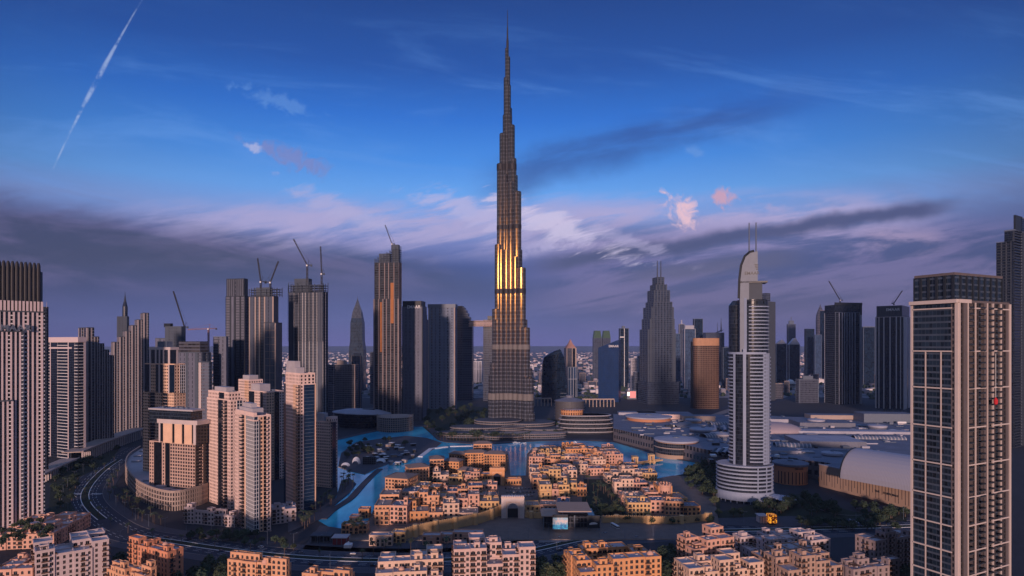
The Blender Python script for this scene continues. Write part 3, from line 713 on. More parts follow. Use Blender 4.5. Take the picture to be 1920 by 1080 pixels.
# ------------------------------------------------------------------ towers left of it
t = Tower('tower', 'tall unfinished tower with pale vertical ribs, ragged slanted top and orange glints', 700, 748, 753, 1232, 78, cat='tower')
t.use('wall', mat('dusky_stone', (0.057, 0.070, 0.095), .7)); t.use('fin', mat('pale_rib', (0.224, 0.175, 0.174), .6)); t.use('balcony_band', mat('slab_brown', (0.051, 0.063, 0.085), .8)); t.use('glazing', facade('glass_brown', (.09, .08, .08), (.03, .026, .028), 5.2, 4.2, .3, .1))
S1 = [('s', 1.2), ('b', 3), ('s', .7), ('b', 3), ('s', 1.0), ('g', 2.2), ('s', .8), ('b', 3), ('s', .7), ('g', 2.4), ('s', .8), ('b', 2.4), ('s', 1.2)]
S2 = [('s', 1), ('b', 3), ('s', 1), ('b', 3), ('s', 1)]
t.tier(0, 1, 0, 1, 0, t.z(560), S2, S1, roof=False)
t.tier(0, 1, .0, .96, t.z(560), t.z(492), S2, [('b', 3), ('s', .5), ('b', 3), ('s', .6), ('b', 2), ('s', .6), ('b', 3), ('s', .5), ('b', 3)], roof=True)
gl = MB(); w = 8.2; y = .2*t.b
gl.box(-.9, -.5, y, y+w*.8, t.z(606), t.z(530), 0, bottom=True); gl.build('glint_panel', [mat('glint_orange', (.42, .17, .07), .34, .8, var=.2)], t.root)  # orange panel: the low sun's glint put into the base colour
gl = MB(); gl.box(-.9, -.5, .66*t.b, .66*t.b+4, t.z(660), t.z(566)); gl.build('glint_panel', [MATS['glint_orange']], t.root)  # second, thinner panel with the glint painted on
s = t.mb('scaffold'); t.use('scaffold', M_CONC)
for i in range(9):
    for j in range(4):
        x, y = t.a*j/3, t.b*(.02+.93*i/8); h = t.z(492)+(t.z(460)-t.z(492))*(1-i/11); s.box(x-.35, x+.35, y-.35, y+.35, t.z(496), h)
for k in range(7):
    z = t.z(492)+k*4.3; s.box(-.8, t.a+.5, 0, t.b*(.96-.12*k), z, z+.4, bottom=True)
s.box(t.a*.2, t.a*.8, t.b*.05, t.b*.3, t.z(492), t.z(458)); s.box(t.a*.2, t.a*.8, t.b*.4, t.b*.8, t.z(492), t.z(474))
t.done()
pd = thing('podium', 'round ringed lower building with tall ribs at the foot of the unfinished slanted-top tower', 'podium', (X(742, 1190), 1185, 0))
a = MB(); a.lathe([(33, 0), (33, 26)], 40, capm=1); a.build('core', [facade('cage', (.34, .28, .26), (.03, .03, .035), 5.2, 4.2, .22, .25), M_ROOFD], pd)
for k in range(7): a = MB(); a.lathe([(33.05, 3.4+k*3.8), (35, 3.4+k*3.8), (35, 4.3+k*3.8), (33.05, 4.3+k*3.8)], 40); a.build('slab_edge', [M_STONE], pd)
for i in range(26):
    an = pi+pi*i/25; a = MB(); a.obox((34.6*cos(an), 34.6*sin(an)), (cos(an), sin(an)), 1, .8, 0, 31); a.build('rib', [M_STONE], pd)
def gridtower(label, x0, xn, x1, D, th, top, mname, fac, dep=None, plantn=8, **k):
    t = Tower('tower', label, x0, xn, x1, D, th, dep, **k); t.use('glazing', fac); t.use('wall', mname)
    g = [('s', .35), ('g', 10), ('s', .35)]
    t.use('fin', mname); t.tier(0, 1, 0, 1, 0, t.z(top), g, g, far='same'); t.plant(.15, .85, .15, .85, t.z(top), plantn); return t
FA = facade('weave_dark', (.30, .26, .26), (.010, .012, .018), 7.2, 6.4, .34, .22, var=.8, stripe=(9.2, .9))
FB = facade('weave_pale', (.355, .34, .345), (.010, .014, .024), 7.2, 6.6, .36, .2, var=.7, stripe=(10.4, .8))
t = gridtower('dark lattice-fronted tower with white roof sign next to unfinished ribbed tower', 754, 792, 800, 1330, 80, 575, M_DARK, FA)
t.block('crown', 0, 1, .06, .98, t.z(575), t.z(564)); t.use('crown', M_DARK); t.sign('EMAAR', 0, .42, t.z(578), 9.5, 'left'); t.done()
t = Tower('tower', 'slim dark tower topped by green scaffold netting behind the lattice-fronted pair', 789, 799, 803, 1440, 78, 20); t.use('glazing', FA); t.use('wall', M_CONC); t.use('fin', M_STONE)
t.tier(0, 1, 0, 1, 0, t.z(600), [('g', 1)], [('s', .4), ('g', 2), ('s', .4), ('g', 2)]); t.block('netting', .1, .9, .1, .9, t.z(600), t.z(590)); t.use('netting', mat('green_net', (.06, .16, .12), .9)); t.done()
t = gridtower('broad pale-edged tower with woven dark facade left of the bridge-linked pair', 803, 853, 857, 1560, 84, 577, M_STONE, FB)
t.block('crown', -.02, 1.02, -.02, 1.02, t.z(577), t.z(570)); t.use('crown', M_GREY)
t.done()
# twin towers carrying a bridge
FS = facade('bridge_blue', (.12, .12, .15), (.018, .03, .055), 5.2, 4.2, .34, .12, .6)
t = Tower('tower', 'grey-blue tower with curved stepped shoulder holding the left end of the sky bridge', 856, 885, 888, 1800, 84); t.use('glazing', FS); t.use('wall', M_GREY); t.use('fin', M_GREY)
for i, (v0, v1, py_) in enumerate(((.62, 1, 574), (.5, .62, 577), (.38, .5, 582), (.27, .38, 588), (.15, .27, 595), (0, .15, 603))): t.tier(0, 1, v0, v1, 0, t.z(py_), [('g', 1)], [('g', 1)], far=[('g', 1)])
t.done()
t = Tower('tower', 'grey-blue tower holding right end of the sky bridge, half hidden by the spired tower', 906, 930, 934, 1800, 84); t.use('glazing', FS); t.use('wall', M_GREY)
t.tier(0, 1, 0, 1, 0, t.z(600), [('g', 1)], [('g', 1)], far='same'); t.block('roof_block', .2, .8, .3, .7, t.z(600), t.z(592)); t.use('roof_block', M_DARK); t.done()
sb = thing('sky_bridge', 'flat rose-lit sky bridge spanning between two grey-blue towers', 'bridge', (X(902, 1795), 1795, Z(612, 1795)))
a = MB(); a.box(-34, 38, -9, 12, 0, 16, 0, 1, bottom=True); a.build('deck', [facade('bridge_rose', (.46, .33, .31), (.10, .07, .08), 5.2, 4.2, .35, .1), M_ROOFL], sb)
for k in (0, 7.6, 15.4): a = MB(); a.box(-36, 40, -10.2, 13, k, k+1.1, bottom=True); a.build('slab_edge', [mat('rose_slab', (.60, .42, .38), .6)], sb)
a = MB(); a.lathe([(6, 16), (6, 19), (1, 20)], 16, c=(24, 2)); a.build('roof_drum', [M_DARK], sb)
# ------------------------------------------------------------------ left edge of the town
ST = lambda n, fin=1.0, gap=1.1, st='g', **k: [q for i in range(n) for q in (('s', fin), (st, gap, k) if k else (st, gap))]+[('s', fin)]
M_FINP = mat('pink_white_fin', (.64, .52, .53), .6, var=.06)
GD = facade('glass_ink', (.05, .055, .07), (.010, .015, .03), 3.6, 1.6, .2, .1, .5, .15)
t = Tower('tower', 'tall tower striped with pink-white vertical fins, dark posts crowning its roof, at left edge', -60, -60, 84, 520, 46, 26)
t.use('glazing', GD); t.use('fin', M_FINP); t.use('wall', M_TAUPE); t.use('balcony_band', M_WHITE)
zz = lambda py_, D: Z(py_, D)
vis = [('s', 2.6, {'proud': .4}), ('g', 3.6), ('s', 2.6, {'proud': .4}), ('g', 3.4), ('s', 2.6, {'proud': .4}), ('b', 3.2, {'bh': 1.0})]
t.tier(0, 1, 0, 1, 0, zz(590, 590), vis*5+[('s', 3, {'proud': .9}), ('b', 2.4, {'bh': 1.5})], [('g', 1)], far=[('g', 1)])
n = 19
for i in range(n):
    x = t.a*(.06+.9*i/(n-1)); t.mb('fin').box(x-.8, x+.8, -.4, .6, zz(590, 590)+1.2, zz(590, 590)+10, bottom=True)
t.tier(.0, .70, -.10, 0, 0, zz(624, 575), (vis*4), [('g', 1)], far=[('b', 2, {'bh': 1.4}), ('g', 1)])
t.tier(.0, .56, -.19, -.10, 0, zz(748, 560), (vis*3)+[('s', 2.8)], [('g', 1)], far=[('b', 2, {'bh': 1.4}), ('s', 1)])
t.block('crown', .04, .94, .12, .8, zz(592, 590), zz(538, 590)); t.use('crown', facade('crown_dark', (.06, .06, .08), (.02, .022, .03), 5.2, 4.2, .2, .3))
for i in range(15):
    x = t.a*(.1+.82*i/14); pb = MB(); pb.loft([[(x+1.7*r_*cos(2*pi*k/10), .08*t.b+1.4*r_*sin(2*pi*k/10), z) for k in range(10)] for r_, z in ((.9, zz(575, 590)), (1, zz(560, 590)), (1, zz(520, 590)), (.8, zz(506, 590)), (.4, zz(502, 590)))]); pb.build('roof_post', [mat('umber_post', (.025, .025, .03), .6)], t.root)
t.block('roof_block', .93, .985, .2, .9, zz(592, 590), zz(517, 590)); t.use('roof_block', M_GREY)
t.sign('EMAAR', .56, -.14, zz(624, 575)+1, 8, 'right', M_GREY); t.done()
t = Tower('tower', 'narrow dark blue tower peeking out behind the fin-striped tower with crowning posts', 78, 88, 91, 760, 80, 20); t.use('glazing', GD); t.use('wall', M_DARK)
t.tier(0, 1, 0, 1, 0, t.z(577), [('g', 1)], [('g', 1)]); t.mb('fin').box(-.1, .2, .2, .5, t.z(577), t.z(566)); t.done()

t = Tower('tower', 'dark glass tower framed by a pale top beam with thin white balcony lines', 80, 146, 161, 880, 66); t.use('glazing', GD); t.use('wall', M_CREAM); t.use('fin', M_FINP); t.use('balcony_band', M_WHITE); t.use('mullion', M_FINP)
bl = lambda w: ('b', w, {'bh': .75, 'ext': .5, 'dep': .6, 'bpart': 'thin_slab'}); t.use('thin_slab', M_WHITE)
t.tier(0, 1, 0, 1, 0, t.z(642), [('g', 1, {}), bl(6), ('s', 2.2)], [bl(8), ('s', .8), ('g', 7), bl(11), ('s', .8), ('g', 6), bl(3.4)])
t.block('beam', -.03, 1.03, -.01, 1.01, t.z(641), t.z(632)); t.use('beam', M_FINP)
t.block('frame', -.05, -.01, .16, .80, t.z(654), t.z(651)); t.use('frame', M_FINP)
t.done()
def stepped(label, x0, xn, x1, D, th, tops, spl, spr, dep=None):
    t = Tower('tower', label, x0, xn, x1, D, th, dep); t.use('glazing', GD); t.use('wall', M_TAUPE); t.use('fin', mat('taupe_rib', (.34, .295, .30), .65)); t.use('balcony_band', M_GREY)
    n = len(tops)
    for i, py_ in enumerate(tops):      # steps descend from the back left to the front right or the other way round
        u0, u1, v0, v1 = spl(i, n); t.tier(u0, u1, v0, v1, 0, t.z(py_), *spr(i, n))
        if i < 6:
            for k in range(4): t.block('crown_window_frame', u0+(u1-u0)*(.12+.2*k), u0+(u1-u0)*(.24+.2*k), v0-.004, v0+.002, t.z(py_)-9, t.z(py_)-4)
    t.use('crown_window_frame', M_GL); return t
rib = [('s', .9), ('g', 2), ('s', .5), ('b', 2), ('s', .5), ('g', 2), ('s', .9)]
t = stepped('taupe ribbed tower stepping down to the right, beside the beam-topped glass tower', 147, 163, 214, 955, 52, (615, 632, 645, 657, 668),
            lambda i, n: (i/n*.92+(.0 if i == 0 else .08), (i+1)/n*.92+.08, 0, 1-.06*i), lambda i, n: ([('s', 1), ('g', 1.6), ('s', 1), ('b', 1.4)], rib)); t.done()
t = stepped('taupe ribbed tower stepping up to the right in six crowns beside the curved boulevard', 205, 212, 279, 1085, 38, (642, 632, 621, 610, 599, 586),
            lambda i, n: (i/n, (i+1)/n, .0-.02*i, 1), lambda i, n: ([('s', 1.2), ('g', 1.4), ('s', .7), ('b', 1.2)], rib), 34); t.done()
t = Tower('tower', 'plain grey tower slab rising behind the six-crowned stepped tower', 217, 238, 242, 1300, 76, 26); t.use('wall', M_TAUPE); t.use('fin', M_TAUPE); t.tier(0, 1, 0, 1, 0, t.z(594), [('s', 1)], [('s', 1), ('w', 3, {'bay': 6}), ('s', 2)]); t.done()
sp_ = thing('spire_tower', 'slender distant dark spire rising above the six-crowned stepped tower', 'tower', (X(234.5, 2100), 2100, 0)); a = MB(); a.lathe([(14, 0), (14, Z(620, 2100)), (8, Z(600, 2100)), (8, Z(575, 2100)), (4.5, Z(566, 2100))], 12); a.build('shaft', [GD], sp_); a = MB(); a.lathe([(4, Z(566, 2100)), (1, Z(553, 2100)), (.3, Z(546, 2100))], 8); a.build('spire', [M_DARK], sp_)

# arcaded podium following the boulevard
def arcade(label, pts, h, w, n):
    c = spline([G(*p) for p in pts], 5); root = thing('arcade', label, 'arcade', (c[0][0], c[0][1], 0)); L = [(p[0]-c[0][0], p[1]-c[0][1]) for p in c]
    for nm, o0, o1, z0, hh, m in (('deck', 0, w, h-1.2, 1.2, M_STONE), ('back_wall', w*.55, w*.6, 0, h-1.25, M_GL), ('parapet', 0, .5, h+.01, 1.2, M_CREAM)):
        mb = MB(); strip_mb(mb, L, o0, o1, z0, 0, hh); mb.build(nm, [m], root)
    S_ = offs(L, 1.0); acc = 0; last = -99
    for i in range(len(S_)-1):
        a, b = S_[i], S_[i+1]; d = sqrt((b[0]-a[0])**2+(b[1]-a[1])**2); k = 0
        while acc+k < last+7: k += 1
        while k < d:
            p = (a[0]+(b[0]-a[0])*k/d, a[1]+(b[1]-a[1])*k/d); mb = MB(); mb.obox(p, ((b[0]-a[0])/d, (b[1]-a[1])/d), 1.8, 1.4, 0, h-1.25); mb.build('pier', [M_CREAM], root); last = acc+k; k += 7
        acc += d
    return root
arcade('pale colonnaded podium running along the boulevard below the taupe stepped towers', [(156, 868), (200, 848), (240, 832), (280, 818)], 16, 26, 0)
arcade('low pale colonnaded podium in front of the beam-topped dark glass tower', [(84, 905), (112, 890), (150, 872)], 10, 22, 0)

# ------------------------------------------------------------------ peach residential group
def win(w, bay=3.3, ww=1.75, wh=2.0, **k): return ('w', w, dict(bay=bay, ww=ww, wh=wh, **k))
def bal(w): return ('b', w, {'items': 1, 'dep': 1.4})
def blue(w): return ('g', w, {'mull': 2.4, 'bands': 3.5, 'mpart': 'mullion', 'glass': 'blue_glazing', 'mw': .32, 'bh': .45})
def ptower(label, x0, xn, x1, D, th, dep=None, wall=M_PINK, **k):
    t = Tower('residential_tower', label, x0, xn, x1, D, th, dep, fh=3.5, **k)
    t.use('wall', wall); t.use('fin', M_PEACH); t.use('blue_glazing', M_GLB); t.use('mullion', M_WHITE); t.use('roof', M_ROOFL); t.use('glazing', M_GL); t.use('penthouse', M_ROOFL); t.use('orange_wall', M_PEACH); t.use('balcony_band', wall)
    return t
# front tower
t = ptower('peach and pink tower with blue glass corner bay, nearest of the lakeside residential group', 440, 476, 508, 536, 44)
t.tier(0, 1, 0, 1, 0, t.z(782), [blue(3), ('s', 1.2, {'proud': .2}), win(3.2, part='orange_wall'), bal(2.6), win(3)], [win(3.4), bal(2.6), ('s', 1, {'proud': .2}), blue(4.4)], far=[win(1)])
t.tier(-.03, .24, -.03, .30, 0, t.z(790), [blue(1)], [blue(1)], far=[blue(1)])
t.block('penthouse', .15, .8, .2, .85, t.z(782), t.z(768)); t.block('penthouse', .3, .65, .4, .8, t.z(768)+.01, t.z(760)); t.block('wall', .02, .2, .02, .98, t.z(780)+.2, t.z(774)); t.plant(.1, .9, .1, .9, t.z(782), 6)
t.done(100, {'balcony': [M_PINK, M_DARK]}, True)
# behind left
t = ptower('pink tower with dark glazed slot and square windows, behind the blue-bay tower', 388, 432, 462, 614, 50)
t.tier(0, 1, 0, 1, 0, t.z(752), [win(3), blue(2.5), win(2)], [win(6), ('g', 2.6), bal(2.2), win(1.6)])
t.tier(.05, .8, .1, .98, t.z(752), t.z(738), [win(1)], [win(5), ('g', 2.4), win(2)], roof=True); t.block('penthouse', .2, .7, .3, .8, t.z(738), t.z(728)); t.plant(.1, .9, .1, .9, t.z(738), 6, 2)
t.done(100, {'balcony': [M_PINK, M_DARK]}, True)
t = ptower('orange-pink tower with grey penthouse box, between the blue-bay tower and tallest pink tower', 447, 500, 533, 740, 52)
t.tier(0, 1, .0, .62, 0, t.z(736), [win(3, part='orange_wall'), ('g', 2), win(2)], [('g', 3), win(3), ('g', 1.4), win(2)])
t.tier(0, .8, .62, 1, 0, t.z(716), [win(1)], [win(3), win(2, part='orange_wall')]); t.block('penthouse', .1, .7, .3, .6, t.z(736), t.z(722)); t.block('penthouse', .1, .6, .66, .9, t.z(716), t.z(706)); t.plant(.1, .9, .05, .6, t.z(736), 5, 3)
t.done(100, {'balcony': [M_PINK, M_DARK]}, True)
t = ptower('tallest pink tower of the lakeside group with blue-black glass right half', 532, 562, 592, 604, 42)
t.tier(0, 1, 0, 1, 0, t.z(722), [win(2.2), ('g', 6, {'glass': 'blue_glazing', 'bands': 3.5, 'mpart': 'slab_line', 'bh': .3}), ('s', .5)], [('g', 1.6, {'glass': 'blue_glazing'}), win(5.2), win(2.6, part='orange_wall'), bal(2)])
t.use('slab_line', M_GREY)
t.tier(.02, .98, .02, .9, t.z(722), t.z(702), [win(4, 3.6, 1.8, 2), win(4, 3.6, 2.2, 2.4)], [win(1, 3.6)]); t.block('penthouse', .1, .6, .3, .95, t.z(702), t.z(690)); t.block('penthouse', .15, .5, .45, .98, t.z(690)+.01, t.z(678)); t.plant(.1, .9, .1, .5, t.z(702), 6, 4)
t.sign('DT', .55, 0, t.z(712), 5, 'right', M_WHITE) if 0 else None
t.done(100, {'balcony': [M_PINK, M_DARK]}, True)
t = ptower('short pink tower with dark glass end beside the lake inlet', 592, 622, 633, 705, 66)
t.tier(0, 1, 0, 1, 0, t.z(792), [('g', 3, {'glass': 'blue_glazing'}), win(1)], [win(3), win(4), ('b', .8)])
t.block('penthouse', .1, .7, .5, .95, t.z(792), t.z(776)); t.tier(.0, 1, .0, .35, t.z(792), t.z(784), [win(1)], [win(1)]); t.plant(.1, .9, .4, .9, t.z(792), 4, 5); t.done(100, None, True)
# left pair
t = ptower('stepped peach tower with blue glass strips, left of the pink group behind curved podium', 268, 326, 348, 700, 64, wall=M_PEACH)
t.use('fin', M_CREAM)
t.tier(0, 1, .0, 1, 0, t.z(738), [win(1)], [win(2.2, 3.2, 2, 1.6), bal(2), win(2.4, 3.2, 2, 1.6), bal(2), win(2)])
t.tier(.0, .9, -.02, .94, t.z(738), t.z(684), [win(1), blue(1)], [('g', 2, {'glass': 'blue_glazing'}), ('s', .5), win(2, 3, 2, 1.6), ('g', 1.2), ('s', .6), ('g', 1.2), win(2, 3, 2, 1.6), ('s', .5), ('g', 2, {'glass': 'blue_glazing'})])
t.tier(.1, .8, .16, .82, t.z(684), t.z(656), [('g', 1), ('s', .3)], [('s', .6), ('g', 1.3), ('s', .5), ('g', .8), ('s', .5), ('g', .8), ('s', .5), ('g', 1.3), ('s', .6)])
t.block('beam', .08, .82, .14, .84, t.z(656)+.01, t.z(651)); t.use('beam', M_CREAM); t.block('penthouse', .2, .7, .3, .6, t.z(651), t.z(640)); t.use('penthouse', M_GREY)
t.done(100, {'balcony': [M_PINK, M_DARK]}, True)
t = ptower('dark-capped tower with peach gridded front and deep shaded right side on the curved podium', 280, 366, 388, 628, 70, wall=mat('tan_render', (.50, .34, .28), .8)); t.use('fin', M_CREAM)
t.tier(0, 1, 0, 1, 0, t.z(834), [('g', 2), bal(2), ('g', 2)], [win(1.4), ('g', 2.4), win(1), ('g', 1.4), win(7.4, 3.4, 2.3, 2.2)])
t.tier(.0, 1, -.02, .78, t.z(834), t.z(797), [('g', 1)], [('s', .5), ('g', 1), ('s', 3, {'part': 'orange_wall'}), ('g', .8), ('s', 2.4, {'part': 'orange_wall'}), ('g', .8), ('s', 2.4, {'part': 'orange_wall'}), ('g', .5), ('s', .8)], roof=True)
t.block('beam', -.03, 1.05, -.05, .82, t.z(797), t.z(789)); t.use('beam', M_CREAM); t.block('dark_cap', .0, 1, .1, 1.0, t.z(797)+.01, t.z(772)); t.use('dark_cap', CGL); t.block('cornice', -.02, 1.0, .05, 1.02, t.z(772), t.z(769)); t.use('cornice', M_ROOFL)
t.plant(.1, .9, .2, .9, t.z(769), 8, 6); t.done(100, {'balcony': [M_PINK, M_DARK]}, True)
# curved podium
c = spline([G(262, 862), G(240, 880), G(236, 905), G(262, 938), G(318, 958), G(372, 948), G(395, 938)], 6); pr = thing('podium_building', 'curved four-storey tan podium with rows of square openings wrapping the boulevard corner', 'building', (c[0][0], c[0][1], 0)); L = [(p[0]-c[0][0], p[1]-c[0][1]) for p in c]
for nm, o0, o1, z0, hh, m in (('wall', .9, 1.6, 0, 18.6, M_GL), ('roof', 1.61, 30, 15.5, .5, M_ROOFL), ('parapet', 0, 1.2, 18.7, 1.3, M_STONE)):
    mb = MB(); strip_mb(mb, L, o0, o1, z0, 0, hh); mb.build(nm, [m], pr)
for k in range(4): mb = MB(); strip_mb(mb, L, 0, .85, 4.4+k*4.4, 0, 1.3); mb.build('spandrel', [M_STONE], pr)
for i, p in enumerate(offs(L, .4)):
    for q in (0, .5):
        if i+1 < len(L):
            a, b = offs(L, .4)[i], offs(L, .4)[i+1]; d = (b[0]-a[0], b[1]-a[1]); l = sqrt(d[0]**2+d[1]**2); mb = MB(); mb.obox((a[0]+d[0]*q, a[1]+d[1]*q), (d[0]/l, d[1]/l), 1.2, .9, 0, 18.6); mb.build('pier', [M_STONE], pr)
for i in (3, 6, 9, 17, 20, 23): mb = MB(); p = offs(L, 12)[i]; mb.box(p[0]-5, p[0]+5, p[1]-3, p[1]+3, 16.01, 18); mb.build('skylight', [M_ROOFL], pr)
# unfinished blocks behind
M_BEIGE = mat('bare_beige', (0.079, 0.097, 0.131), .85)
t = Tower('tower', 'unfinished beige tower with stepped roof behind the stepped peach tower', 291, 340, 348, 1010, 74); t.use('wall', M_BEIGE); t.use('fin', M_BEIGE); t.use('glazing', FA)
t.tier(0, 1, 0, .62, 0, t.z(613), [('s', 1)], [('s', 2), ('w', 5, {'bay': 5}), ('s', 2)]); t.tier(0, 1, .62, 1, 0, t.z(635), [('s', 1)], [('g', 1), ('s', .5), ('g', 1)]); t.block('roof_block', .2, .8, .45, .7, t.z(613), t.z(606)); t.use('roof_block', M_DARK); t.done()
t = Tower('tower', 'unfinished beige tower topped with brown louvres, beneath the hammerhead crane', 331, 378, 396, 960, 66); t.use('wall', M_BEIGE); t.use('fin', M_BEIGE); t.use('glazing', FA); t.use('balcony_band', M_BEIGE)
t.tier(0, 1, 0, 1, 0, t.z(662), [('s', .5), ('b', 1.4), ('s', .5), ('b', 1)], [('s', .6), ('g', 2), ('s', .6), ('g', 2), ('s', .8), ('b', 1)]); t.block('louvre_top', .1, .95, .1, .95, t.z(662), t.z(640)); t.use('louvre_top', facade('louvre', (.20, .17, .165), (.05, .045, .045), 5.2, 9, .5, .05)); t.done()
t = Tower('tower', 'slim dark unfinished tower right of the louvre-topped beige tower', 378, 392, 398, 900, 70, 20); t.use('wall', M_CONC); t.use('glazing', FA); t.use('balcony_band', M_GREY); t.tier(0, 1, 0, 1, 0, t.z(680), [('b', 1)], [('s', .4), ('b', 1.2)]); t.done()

# ------------------------------------------------------------------ towers under construction in the back row
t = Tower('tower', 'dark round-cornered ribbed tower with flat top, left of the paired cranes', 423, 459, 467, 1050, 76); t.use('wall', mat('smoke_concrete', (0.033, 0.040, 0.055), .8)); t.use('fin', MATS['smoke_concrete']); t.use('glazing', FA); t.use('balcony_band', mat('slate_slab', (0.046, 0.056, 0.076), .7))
g1 = [('b', 2, {'ext': .8, 'bh': .9}), ('s', .7), ('g', 1.2), ('s', .7), ('b', 2, {'ext': .8, 'bh': .9}), ('s', .5), ('b', 2, {'ext': .8, 'bh': .9})]
t.tier(0, 1, 0, 1, 0, t.z(556), [('b', 1, {'ext': .8, 'bh': .9})], g1); t.tier(.06, .94, .05, .97, t.z(556), t.z(523), ST(4, .7, .5), ST(9, .7, .5)); t.done()
t = Tower('tower', 'low dark annex tower hugging the left side of the round-cornered ribbed tower', 411, 424, 428, 1000, 78, 24); t.use('glazing', FA); t.use('wall', M_GREY); t.use('balcony_band', MATS['slate_slab']); t.tier(0, 1, 0, 1, 0, t.z(632), [('g', 1)], [('b', 1), ('g', 1)]); t.done()
def site_top(t, z0, z1, n=5, m=None):
    s = t.mb('scaffold'); t.use('scaffold', m or M_CONC)
    for i in range(n+1):
        for j in range(3):
            x, y = t.a*j/2, t.b*i/n; s.box(x-.4, x+.4, y-.4, y+.4, z0, z1+random.uniform(-1, 3))
    z = z0+3
    while z < z1: s.box(-.5, t.a+.5, -.5, t.b+.5, z, z+.5, bottom=True); z += 4
FG = facade('grid_slate', (.16, .155, .165), (.016, .018, .026), 5.2, 4.2, .2, .12, .6, stripe=(8.8, .9))
t = Tower('tower', 'unfinished dark tower with gridded glass and paired slim cranes on its roof', 467, 520, 529, 950, 76); t.use('wall', MATS['smoke_concrete']); t.use('fin', M_STONE); t.use('glazing', FG); t.use('balcony_band', MATS['slate_slab'])
t.tier(0, 1, .13, 1, 0, t.z(556), [('g', 1)], [('s', .4), ('g', 2), ('s', .5), ('b', 1.2), ('s', .6), ('b', 1.6), ('s', .5), ('g', 3), ('s', .5)]); site_top(t, t.z(556), t.z(540)); t.block('core', .2, .8, .3, .8, t.z(556), t.z(538)); t.use('core', M_CONC)
t.tier(-.3, 1.0, -.0, .42, 0, t.z(606), [('g', 1)], [('s', .3), ('g', 3, {'mull': 9, 'bands': 11, 'mw': .5}), ('s', .3)]); t.use('mullion', M_STONE); t.done()
t = Tower('tower', 'massive unfinished dark tower wrapped in scaffold with white vertical strips and two cranes', 541, 606, 615, 1000, 78); t.use('wall', MATS['smoke_concrete']); t.use('fin', mat('site_strip', (.40, .39, .41), .7)); t.use('glazing', FG); t.use('balcony_band', mat('site_slab', (0.037, 0.045, 0.061), .8))
t.tier(0, 1, 0, 1, 0, t.z(548), [('b', 1), ('s', .2), ('b', 1)], [('g', 2), ('s', .25), ('b', 1.6), ('s', .25), ('b', 1.2), ('s', .3), ('g', .8), ('s', .3), ('b', 1.2), ('s', .3), ('b', 1.2), ('s', .3), ('b', 1.2), ('s', .3), ('g', 2), ('s', .2)]); site_top(t, t.z(548), t.z(532), 8)
s = t.mb('scaffold')
for i in range(14):
    for j in (-1.4, ): y = t.b*i/13; s.box(j-.2, j+.2, y-.2, y+.2, t.z(640), t.z(534))
for k in range(24): z = t.z(640)+k*4.2; s.box(-1.5, -1.2, 0, t.b, z, z+.35, bottom=True)
t.block('core', .2, .9, .45, .86, t.z(548), t.z(521)); t.use('core', M_CONC); t.done()
c_g = 'tower cranes on the unfinished towers'
crane('slim crane with near-upright jib, left of pair on the gridded tower', 489, 960, Z(545, 960), 529, (483, 484), c_g, M_CRANE)
crane('slim crane leaning right, right of pair on the gridded tower', 507, 960, Z(545, 960), 530, (522, 490), c_g, M_CRANE)
crane('large crane with jib leaning left above the scaffold-wrapped tower', 576, 1010, Z(530, 1010), 498, (550, 448), c_g, M_CRANE, 8)
crane('upright crane at right end of the scaffold-wrapped tower', 603, 1010, Z(545, 1010), 514, (601, 462), c_g, M_CRANE, 5)
crane('luffing crane standing behind the stepped peach tower, jib up left', 346, 1020, Z(640, 1020), 614, (325, 546), c_g, M_CRANE, 6)
crane('hammerhead crane with level jib and reddish mast beside the louvre-topped tower', 391, 1100, 0, 617, (352, 618), c_g, mat('rust_crane', (.30, .15, .12), .7), 15)
crane('pale crane leaning left on top of the slanted-top ribbed tower', 735, 1240, Z(470, 1240), 458, (722, 422), c_g, M_CRANE, 6)
# pointed tower
t = thing('tower', 'slender blue glass tower with arrowhead crown, alone left of the slanted-top tower', 'tower', (X(670.5, 2200), 2200, 0)); zt = lambda p: Z(p, 2200)
a = MB(); sq = lambda w, z, d=.8: [(-w, -w*d, z), (w*.2, -w, z), (w, -w*d, z), (w, w*d, z), (-w, w*d, z)]
a.loft([sq(26, 0), sq(26, zt(655)), sq(22.5, zt(640)), sq(21.5, zt(605)), sq(18.5, zt(597))]); a.build('shaft', [facade('blue_steel', (.10, .11, .13), (.014, .028, .05), 5.2, 4.2, .15, .2, .6)], t)
a = MB(); a.loft([sq(18.5, zt(597)), sq(15, zt(585)), sq(6, zt(570)), sq(1, zt(561)), sq(.4, zt(556))]); a.build('crown', [facade('crown_steel', (.20, .19, .19), (.05, .055, .07), 5.2, 4.2, .2, .3)], t)
def slab(label, x0, x1, D, top, fac, wall=M_GREY, steps=(), th=82, cat='tower', frac=.86, dep=None, name='tower', group=None):
    """a plain background block: its own glazing, edges and roof plant"""
    xn = x0+(x1-x0)*frac if (x0+x1)/2 < 960 else x0+(x1-x0)*(1-frac); th = th if (x0+x1)/2 < 960 else 90-th
    t = Tower(name, label, x0, xn, x1, D, th, dep, cat, group); t.use('glazing', fac); t.use('wall', wall); t.use('fin', wall)
    t.tier(0, 1, 0, 1, 0, t.z(top), [('s', .12), ('g', 3), ('s', .12)], [('s', .12), ('g', 3), ('s', .12)], far='same')
    for (u0, u1, v0, v1, py0, py1) in steps: t.block('roof_block', u0, u1, v0, v1, t.z(py0), t.z(py1))
    t.use('roof_block', wall); t.plant(.15, .85, .15, .85, t.z(top), 3, int(x0)); return t
FC = facade('cells_tan', (.26, .225, .22), (.03, .03, .035), 5.2, 4.2, .34, .3, .6); FC2 = facade('cells_grey', (.22, .22, .25), (.022, .026, .036), 5.2, 4.2, .3, .25, .6)
